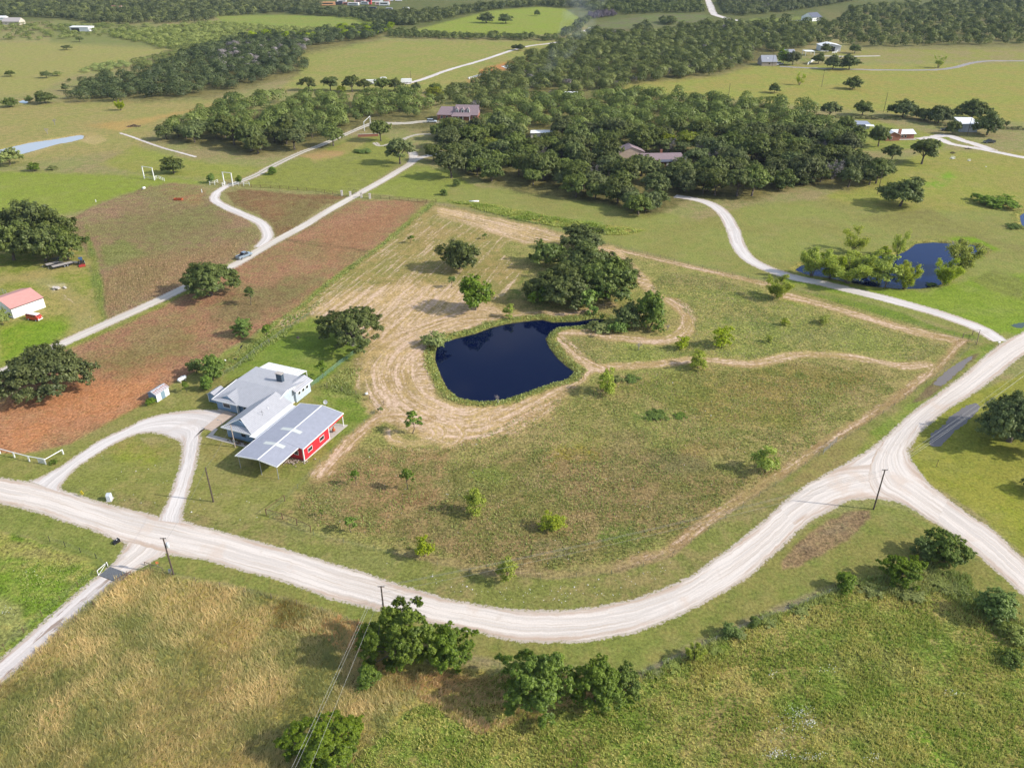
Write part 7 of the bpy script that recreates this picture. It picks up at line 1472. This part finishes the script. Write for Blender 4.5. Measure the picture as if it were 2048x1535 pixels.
for z in (.35,.7,1.05): b.box(.2, L-.2, -.03, .03, z, z+.07)
for i in range(5): b.box(.3+i*(L-.6)/4, .36+i*(L-.6)/4, -.03, .03, .3, 1.2)
b.build('gate_leaf', M_steel, t)
fence('white_rail_fence', 'short white fence wing right of the tall white gate frame', [(309,361),(314,357),(319,358),(329,362)], 1.4, 1.3, M_white, .09, 0, rails=1, rail_r=.07, square=True)
portal(449, 369, 466, 371, 5.2, 'tall white gate frame over the curved drive')
fence('white_rail_fence', 'white fence wing left of the white gateway over the curved drive', [(420,370),(428,371),(436,366)], 2, 1.6, M_white, .09, 0, rails=2, rail_r=.07, square=True)
fence('white_rail_fence', 'white fence wing right of the white gateway over the curved drive', [(466,373),(478,371),(490,372),(499,371)], 2, 1.5, M_white, .09, 0, rails=2, rail_r=.07, square=True)
fence('white_panel_fence', 'little white panels at the left foot of the curved drive gateway', [(445,372),(452,370)], 1.2, 1.4, M_white, .09, 0, rails=3, rail_r=.07, square=True)
portal(729, 262, 741, 250, 4.6, 'white gate frame over the two track drive beside the grove')
bw = thing('brick_wall', 'low dark brick wall right of the two track drive', 'wall', G(716, 274), ang((716,274),(764,272))); MB().box(0,10.5,-.25,.25,0,1.3).build('wall_body', M_brick, bw); MB().box(-.1,10.6,-.3,.3,1.3,1.4).build('coping', M_conc, bw)
# bottom left drive
for P_, l in (([(-80,1368),(0,1308),(80,1236),(160,1170),(196,1148)],'brown wire fence on the left of the pasture track at the bottom left'),([(-40,1412),(20,1362),(100,1290),(180,1220),(236,1172),(256,1158)],'brown wire fence on the right of the pasture track at the bottom left')):
    fence('wire_fence', l, P_, 3.2, 1.25, M_rust, .04, 4, .007)
fence('wire_fence', 'dark post fence at the grass verge above the cattle guard', [(100,1082),(145,1098),(170,1108),(188,1112),(215,1135)], 3.4, 1.25, M_dark, .05, 4, .008)
fence('wire_fence', 'old wooden fence running along the verge from the cattle guard to the elms', [(256,1152),(290,1130),(312,1142),(350,1155),(450,1177),(560,1200),(660,1228),(745,1262)], 4.5, 1.2, M_wood2, .05, 4, .008)
fence('pipe_rail', 'grey fallen rail beside the wooden pole at the verge', [(290,1128),(310,1136),(326,1140)], 3, .6, M_wood, .05, 0, rails=1, rail_r=.06)
fence('wire_fence', 'wire fence along the road below the right part of the curve', [(1285,1350),(1395,1298),(1500,1250),(1600,1210),(1700,1172)], 4.5, 1.2, M_steel, .03, 5, .008)
fence('wire_fence', 'wire fence passing between the two groups of elms', [(905,1312),(950,1322),(1000,1335)], 4, 1.2, M_tpost, .03, 5, .009)
fence('pen_fence', 'pale pipe pen beside the white barn with the coral roof', [(-20,584),(4,586),(14,589)], 1.6, 1.5, M_steel, .05, 0, rails=3, rail_r=.04)
fence('wire_fence', 'fence line above the farmhouse lawn', [(1670,234),(1800,243),(1940,256),(2060,264)], 8, 1.2, M_wood2, .08, 3, .02)
fence('garden_fence', 'white fence panels by the far open white barn', [(1664,108),(1672,107),(1678,101)], 3, 1.6, M_white, .12, 0, rails=2, rail_r=.15)
fence('garden_fence', 'pale wall by the drive of the far stone house', [(1615,130),(1624,124),(1634,119)], 3, 1.6, M_white, .15, 0, rails=3, rail_r=.22)
t = thing('cattle_guard', 'steel cattle guard across the pasture track mouth', 'cattle guard', G(229, 1149), ang((206,1139),(250,1156))); b = MB()
for i in range(14): b.box(-2.2, 2.2, -1.1+i*.165, -1.03+i*.165, .02, .12)
b.build('grid_bars', M_steel, t); MB().box(-2.25, 2.25, -1.2, 1.2, -.05, .02).build('pit', M_dark, t)
for s in (-1, 1):
    q_ = MB(); q_.tube((s*2.3,-1.2,0),(s*2.3,-1.2,1.1),.06); q_.tube((s*2.3,-1.2,1.1),(s*2.7,1.1,.9),.05); q_.tube((s*2.7,1.1,0),(s*2.7,1.1,.95),.06); q_.tube((s*2.3,-1.2,.1),(s*2.7,1.1,.9),.04); q_.build('wing_brace', M_trim if s < 0 else M_rust, t)
# road signs and odds and ends
t = thing('road_post', 'slim dark post standing on the right hand verge', 'post', G(1872, 934), 0); MB().tube((0,0,0),(.1,.05,1.9),.05,.04,6).build('post_shaft', M_rust, t)
t = thing('mailbox', 'white mailbox at the mouth of the caliche drive', 'mailbox', G(1996, 692), .2); MB().tube((0,0,0),(0,0,1.0),.05).build('post', M_wood, t); MB().lathe([(.16,-.3),(.17,0),(.16,.3)], 10, (0,0,1.15), axis='x').build('box', M_trim, t)
t = thing('junk_row', 'row of white blocks lined up in the far pasture', 'blocks', G(937, 158), ang((937,158),(966,150)))
for i in range(8): MB().box(i*2.3, i*2.3+1.4, -.5, .5, 0, 1.0).build('block', M_white, t)
for px, py, w_, l, c in ((743,168,9,'white slab roofed trailer behind the oak row of the far field',M_white),(767,163,5,'small white trailer right of the slab roofed one behind the oak row',M_white),(813,166,8,'white boat like trailer beside the pole behind the oak row',M_trim)):
    t = thing('parked_trailer', l, 'trailer', G(px, py), .15); q_ = MB(); q_.side([(-w_/2,.5),(w_/2,.5),(w_/2-.2,2.4),(w_/2-.8,2.8),(-w_/2+.8,2.8),(-w_/2+.2,2.4)], -1.3, 1.3); q_.build('body', c, t)
    for y in (-1.2, 1.2): wheel(t, .4, y, .4, .25)
for px, py, w_, l in ((1085,276,12,'white roofed mobile home hidden in the left of the middle wood'),(1142,196,9,'white domed shed hidden beyond the middle wood'),(1224,352,8,'pale roofed cabin glimpsed at the front of the middle wood'),(1196,330,5,'small pale roofed hut glimpsed in the front of the middle wood')):
    simple_house('wood_cabin', px-w_/2*ppm(py)/1, py, w_, 5, 2.6, 3.4, 5, M_trim, M_cream, l, 'cabin', win=1)
for px, py, s, l in ((1905,318,1,'white play equipment lying on the farm lawn'),(1938,322,.7,'grey play equipment right of the white one on the farm lawn'),(1972,334,.35,'small white box on the right farm lawn')):
    t = thing('lawn_equipment', l, 'play equipment', G(px, py), .2, scale=s); b = MB(); b.tube((-1.5,0,0),(-1,0,1.3),.08); b.tube((-1,0,1.3),(1,0,1.0),.08); b.tube((1,0,1.0),(1.3,0,0),.08); b.build('frame', M_trim, t); MB().box(-.6,.6,-.5,.5,.2,.5).build('seat', M_trim, t)
# ---------------------------------------------------------------- standing grass and weeds
def tufts(name, P, dens, h, wd, m, label, seed, nb=4, lean=.5, swirl=0, base=0, tn=.45, holes=None, clump=.0, zoff=0.0):
    W = np.array([G(*p) for p in P]); x0, y0 = W.min(0); x1, y1 = W.max(0); rs = np.random.RandomState(seed); n = int((x1-x0)*(y1-y0)*dens)
    x = rs.uniform(x0, x1, n); y = rs.uniform(y0, y1, n); px, py = PX(x, y, 0); k = poly_sd(x, y, W)+(vn(x, y, 2.5)-.5)*1.5 < 0
    k &= (px > -60) & (px < 2110) & (py < 1580)
    if clump: k &= fbm(x, y, 3.2, 3, seed) > clump-rs.rand(n)*.12
    x = x[k]; y = y[k]
    for E_ in EDGE:
        pass
    x = np.repeat(x, nb)+rs.normal(size=len(x)*nb)*.07; y = np.repeat(y, nb)+rs.normal(size=len(y)*nb)*.07; n = len(x)
    th = (fbm(x, y, 7, 3, 3)*2-1)*math.pi*swirl+base+rs.normal(size=n)*.75 if swirl else rs.uniform(0, 6.28, n)
    ln = h*rs.uniform(.55, 1.35, n)*(.75+.5*fbm(x, y, 5, 2, 8)); le = np.clip(lean+rs.normal(size=n)*.2, .05, .97)
    dx, dy = np.cos(th), np.sin(th); w2 = wd*rs.uniform(.6, 1.4, n)/2; sx, sy = -dy*w2, dx*w2
    z1 = ln*.5*np.sqrt(1-le**2)+ln*.06; r1 = ln*.5*le; z2 = z1+ln*.4*np.sqrt(np.clip(1-le**2, 0, 1)); r2 = r1+ln*.5*np.maximum(le, .3)
    z = np.zeros(n)+zoff
    V = np.stack([np.stack([x-sx, y-sy, z-.03], 1), np.stack([x+sx, y+sy, z-.03], 1), np.stack([x+dx*r1+sx, y+dy*r1+sy, z+z1], 1), np.stack([x+dx*r1-sx, y+dy*r1-sy, z+z1], 1), np.stack([x+dx*r2+sx*.3, y+dy*r2+sy*.3, z+z2], 1), np.stack([x+dx*r2-sx*.3, y+dy*r2-sy*.3, z+z2], 1)], 1).reshape(-1, 3)
    i = np.arange(n)[:, None]*6; Q = np.stack([i+np.array([[0,1,2,3]]), i+np.array([[3,2,4,5]])], 1).reshape(-1, 4)
    t = np.clip(.5+(fbm(x, y, 6, 4, seed)-.5)*2.8*tn+(vn(x, y, .8, 5)-.5)*.5+rs.normal(size=n)*.15, 0, 1)
    tag(link(name, np_mesh(name, V, Q, [m], [('tint','FACE','FLOAT',np.repeat(t, 2))])), label, 'grass', kind='stuff'); return n
L_hay = leaf_mat('lodged_hay', (.30,.31,.055), (.74,.53,.16), .4, 0)
L_green = leaf_mat('green_pasture_grass', (.24,.36,.035), (.66,.60,.17), .4, 0)
L_weed = leaf_mat('lot_weeds', (.27,.29,.07), (.60,.45,.24), .4, 0)
L_fresh = leaf_mat('fresh_weeds', (.26,.34,.05), (.50,.52,.14), .4, 0)
L_straw = leaf_mat('dry_orange_grass', (.45,.34,.09), (.90,.60,.28), .4, 0)
SWP = [(-60,1420),(240,1155),(292,1140),(352,1156),(450,1172),(600,1208),(700,1248),(725,1300),(780,1345),(860,1340),(820,1420),(700,1540),(640,1590),(-60,1590)]
tufts('tall_hay', SWP, 11, .85, .055, L_hay, 'golden green lodged hay swirling over the bottom left field', 71, 3, .90, swirl=.5, base=ang((200,1500),(420,1250)), tn=.9)
SEP = [(820,1420),(1000,1345),(1200,1350),(1290,1354),(1400,1300),(1500,1250),(1560,1220),(1690,1178),(1850,1150),(1930,1176),(1980,1220),(2060,1270),(2110,1300),(2110,1590),(640,1590),(740,1480)]
tufts('pasture_grass', SEP, 8, .32, .085, L_green, 'rough green and straw coloured pasture at the bottom right', 72, 3, .65, tn=1.3)
tufts('green_clumps', SEP, 12, .42, .08, L_green, 'fresh green clumps in the bottom right pasture', 73, 3, .4, clump=.54, tn=.4)
tufts('orange_grass', [(760,1345),(1000,1345),(1180,1350),(1280,1360),(1120,1420),(960,1470),(840,1400)], 14, .6, .07, L_straw, 'dry orange grass under the leafy elms', 74, 4, .75, swirl=.5, tn=.6, clump=.42)
tufts('orange_grass', [(700,1240),(740,1250),(760,1340),(700,1300),(520,1240),(560,1200)], 12, .6, .07, L_straw, 'dry orange grass left of the elm utility pole', 75, 4, .75, swirl=.5, tn=.6, clump=.48)
tufts('track_side_grass', [(40,1110),(150,1130),(200,1150),(60,1265),(40,1200)], 6, .26, .06, L_fresh, 'bright green grass left of the pasture track', 76, 3, .5, tn=.8)
LOTP = [(700,925),(780,890),(900,895),(990,860),(1060,815),(1180,760),(1300,745),(1500,742),(1600,722),(1760,742),(1790,780),(1640,885),(1530,958),(1430,1020),(1330,1090),(1240,1125),(1100,1140),(960,1130),(850,1105),(740,1080),(640,1050),(590,1010),(650,965)]
tufts('lot_weeds', LOTP, 4, .24, .08, L_weed, 'mixed green and rusty weeds over the lower part of the lot', 77, 3, .7, tn=1.3)
tufts('lot_weed_clumps', LOTP, 4, .32, .09, L_fresh, 'fresh green weed clumps over the lower part of the lot', 78, 3, .4, clump=.57, tn=.4)
UPP = [(1160,715),(1120,680),(1170,675),(1240,690),(1330,695),(1385,680),(1390,640),(1350,600),(1300,575),(1330,545),(1420,552),(1540,590),(1600,612),(1700,640),(1800,665),(1900,690),(1850,718),(1790,718),(1700,704),(1600,700),(1500,718),(1400,710),(1290,720),(1200,727)]
tufts('plot_weeds', UPP, 4, .30, .085, L_fresh, 'grey green weeds filling the upper weedy plot', 79, 3, .7, tn=1.2)
tufts('plot_grass', UPP, 3, .24, .08, L_weed, 'rusty grass among the weeds of the upper weedy plot', 80, 3, .7, tn=1.0)
tufts('tall_grass_strip', [(892,400),(980,410),(1100,434),(1200,450),(1285,462),(1240,474),(1100,452),(1040,443)], 5, .7, .16, L_fresh, 'tall grass strip above the mown lot', 81, 4, .5, tn=1.2, clump=.46)
tufts('ditch_weeds', [(420,740),(470,705),(520,672),(600,628),(640,600),(645,604),(560,680),(480,735),(440,752)], 4, .5, .13, L_fresh, 'weeds along the ditch behind the back lawn', 82, 4, .5, tn=.8)
tufts('field_margin', [(866,404),(872,408),(764,498),(704,540),(646,584),(596,628),(522,670),(516,664),(590,620),(640,576),(700,532),(760,490)], 2.5, .45, .13, L_fresh, 'green margin between the tilled field and the mown lot', 83, 4, .5, tn=.6)
tufts('back_weeds', [(640,772),(700,735),(722,738),(705,782),(765,812),(700,790)], 6, .5, .10, L_fresh, 'broad leaved weeds right of the back lawn', 84, 4, .5, tn=.8)
tufts('fence_weeds', [(1285,1346),(1395,1292),(1500,1244),(1600,1204),(1700,1166),(1708,1180),(1600,1222),(1500,1262),(1400,1312),(1295,1362)], 14, .7, .09, L_fresh, 'pale green weeds along the roadside fence', 85, 4, .6, tn=.7)
tufts('corner_weeds', [(1700,1166),(1790,1150),(1860,1120),(1930,1150),(1990,1215),(2110,1290),(2110,1340),(1960,1240),(1880,1180),(1780,1190)], 10, .8, .10, L_fresh, 'thick weeds in the thicket at the road corner', 86, 4, .5, tn=.8)
for P_, k_, wl_ in ((POND_MAIN, 1.0, 0),):
    W = np.array([G(*p, WATER_Z) for p in P_]); rs = np.random.RandomState(5); n = 9000
    x = rs.uniform(W[:,0].min()-3, W[:,0].max()+3, n*3); y = rs.uniform(W[:,1].min()-3, W[:,1].max()+3, n*3); d = poly_sd(x, y, W); k = (d > .15) & (d < 2.4+vn(x, y, 3)*1.5); x = x[k]; y = y[k]; d = d[k]
    n = len(x); th = rs.uniform(0, 6.28, n); s_ = rs.uniform(.25, .6, n); zb_ = np.where(d > 0, WATER_Z*(1-sstep(0, 1.6, d)), WATER_Z)
    C_ = np.stack([x, y, zb_+s_*.4], 1); N_ = np.stack([np.cos(th), np.sin(th), rs.uniform(.2, 1, n)], 1); N_ /= np.linalg.norm(N_, axis=1, keepdims=True)
    V_, Q_ = leaf_quads(C_, N_, s_, rs, .5); tag(link('bank_grass', np_mesh('bank_grass', V_, Q_, [L_fresh], [('tint','FACE','FLOAT',rs.rand(n))])), 'reedy grass round the banks of the navy pond', 'grass', kind='stuff')
# white wild flowers
rs = np.random.RandomState(12); C_ = []
for px, py, a, b, n in ((1600,1430,28,18,80),(1618,1448,18,8,60),(1550,1510,20,12,80),(1620,1515,40,10,60),(1745,1515,14,8,20),(1545,1350,8,5,12),(1650,1340,30,10,16),(1900,1390,20,10,20),(15,1225,14,8,20),(60,1150,40,20,14),(1580,1460,60,30,40)):
    u = rs.normal(size=(n, 2)); 
    for p_, q_ in u: C_.append((*G(px+p_*a*.5, py+q_*b*.5), rs.uniform(.35, .6)))
C_ = np.array(C_); N_ = np.tile([0, -.4, .9], (len(C_), 1))+rs.normal(size=(len(C_), 3))*.3; N_ /= np.linalg.norm(N_, axis=1, keepdims=True); V_, Q_ = leaf_quads(C_, N_, rs.uniform(.06, .13, len(C_)), rs, .9)
tag(link('wild_flowers', np_mesh('wild_flowers', V_, Q_, [M_white])), 'white wild flowers sprinkled in the bottom right pasture', 'flowers', kind='stuff')
# pale stones on the lot and along the verge
rs = np.random.RandomState(13); C_ = []
for P_, n in ((LOTP, 200), ([(760,1120),(960,1170),(1100,1170),(1240,1150),(1340,1120),(1350,1140),(1240,1195),(1060,1210),(920,1190)], 130), ([(130,985),(300,1020),(340,960),(300,890),(200,910)], 25), ([(380,960),(560,980),(560,1060),(380,1030)], 20)):
    W = np.array([G(*p) for p in P_]); x = rs.uniform(W[:,0].min(), W[:,0].max(), n*2); y = rs.uniform(W[:,1].min(), W[:,1].max(), n*2); k = poly_sd(x, y, W) < 0; C_ += list(zip(x[k][:n], y[k][:n]))
V_ = []; F_ = []; 
for i, (x, y) in enumerate(C_):
    s_ = rs.uniform(.04, .10)*(1.8 if rs.rand() < .06 else 1); a = rs.uniform(0, 3); c_, q_ = math.cos(a)*s_, math.sin(a)*s_
    V_ += [(x+c_*1.3,y+q_*1.3,0),(x-q_,y+c_,0),(x-c_*1.3,y-q_*1.3,0),(x+q_,y-c_,0),(x+c_*.5,y+q_*.5,s_*.8),(x-q_*.5,y+c_*.5,s_*.9),(x-c_*.5,y-q_*.5,s_*.8),(x+q_*.5,y-c_*.5,s_*.7)]
    F_ += [[8*i+j for j in f] for f in ((4,5,6,7),(0,1,5,4),(1,2,6,5),(2,3,7,6),(3,0,4,7))]
tag(link('scattered_stones', np_mesh('scattered_stones', np.array(V_), np.array(F_), [mat('limestone_chip', (.55,.52,.47), .9, var=.2)])), 'pale stones scattered over the lot and verges', 'stones', kind='stuff')
# ---------------------------------------------------------------- air
def volume(name, col, dens, aniso=.2, noise=None):
    m = bpy.data.materials.new(name); m.use_nodes = True; n = m.node_tree.nodes; l = m.node_tree.links; n.remove(n['Principled BSDF'])
    v = n.new('ShaderNodeVolumePrincipled'); v.inputs['Color'].default_value = (*col, 1); v.inputs['Density'].default_value = dens; v.inputs['Anisotropy'].default_value = aniso
    if noise:
        tc = n.new('ShaderNodeTexCoord'); t = n.new('ShaderNodeTexNoise'); t.inputs['Scale'].default_value = noise[0]; t.inputs['Detail'].default_value = 3; l.new(tc.outputs['Object'], t.inputs['Vector'])
        r = n.new('ShaderNodeMapRange'); r.inputs['From Min'].default_value = .45; r.inputs['From Max'].default_value = .7; r.inputs['To Max'].default_value = dens; l.new(t.outputs['Fac'], r.inputs['Value']); l.new(r.outputs[0], v.inputs['Density'])
    l.new(v.outputs[0], n['Material Output'].inputs['Volume']); return m
hz = MB().box(-7000, 9000, -150, 5200, -3, 110).build('haze', volume('air_haze', (.62,.76,1.0), .00005, .0)); tag(hz, 'thin blue air haze over the far country', 'haze', kind='stuff')
# smoke drifting out of the middle wood
b = MB(); S0 = Vector(G3(1046, 226)); pts = [(S0+Vector((0,0,3)), 1.6), (Vector(G3(1050,215))+Vector((0,0,8)), 3.5), (Vector(G3(1066,206))+Vector((4,6,16)), 7), (Vector(G3(1100,196))+Vector((8,22,24)), 11), (Vector(G3(1140,180))+Vector((10,60,36)), 16), (Vector(G3(1165,168))+Vector((12,120,52)), 20)]
n_ = 12; vs = []
for p, r in pts: vs += [(p.x+r*math.cos(2*math.pi*i/n_), p.y+r*.6*math.sin(2*math.pi*i/n_), p.z+r*.5*math.sin(2*math.pi*i/n_+.8)) for i in range(n_)]
b.mesh(vs, [(j*n_+i, j*n_+(i+1)%n_, (j+1)*n_+(i+1)%n_, (j+1)*n_+i) for j in range(len(pts)-1) for i in range(n_)]+[tuple(range(n_))[::-1], tuple(range((len(pts)-1)*n_, len(pts)*n_))])
tag(b.build('smoke', volume('smoke_volume', (.8,.88,1.0), .009, .1, (.09,)), smooth=True), 'thin bluish smoke drifting up from the middle wood', 'smoke', kind='stuff')
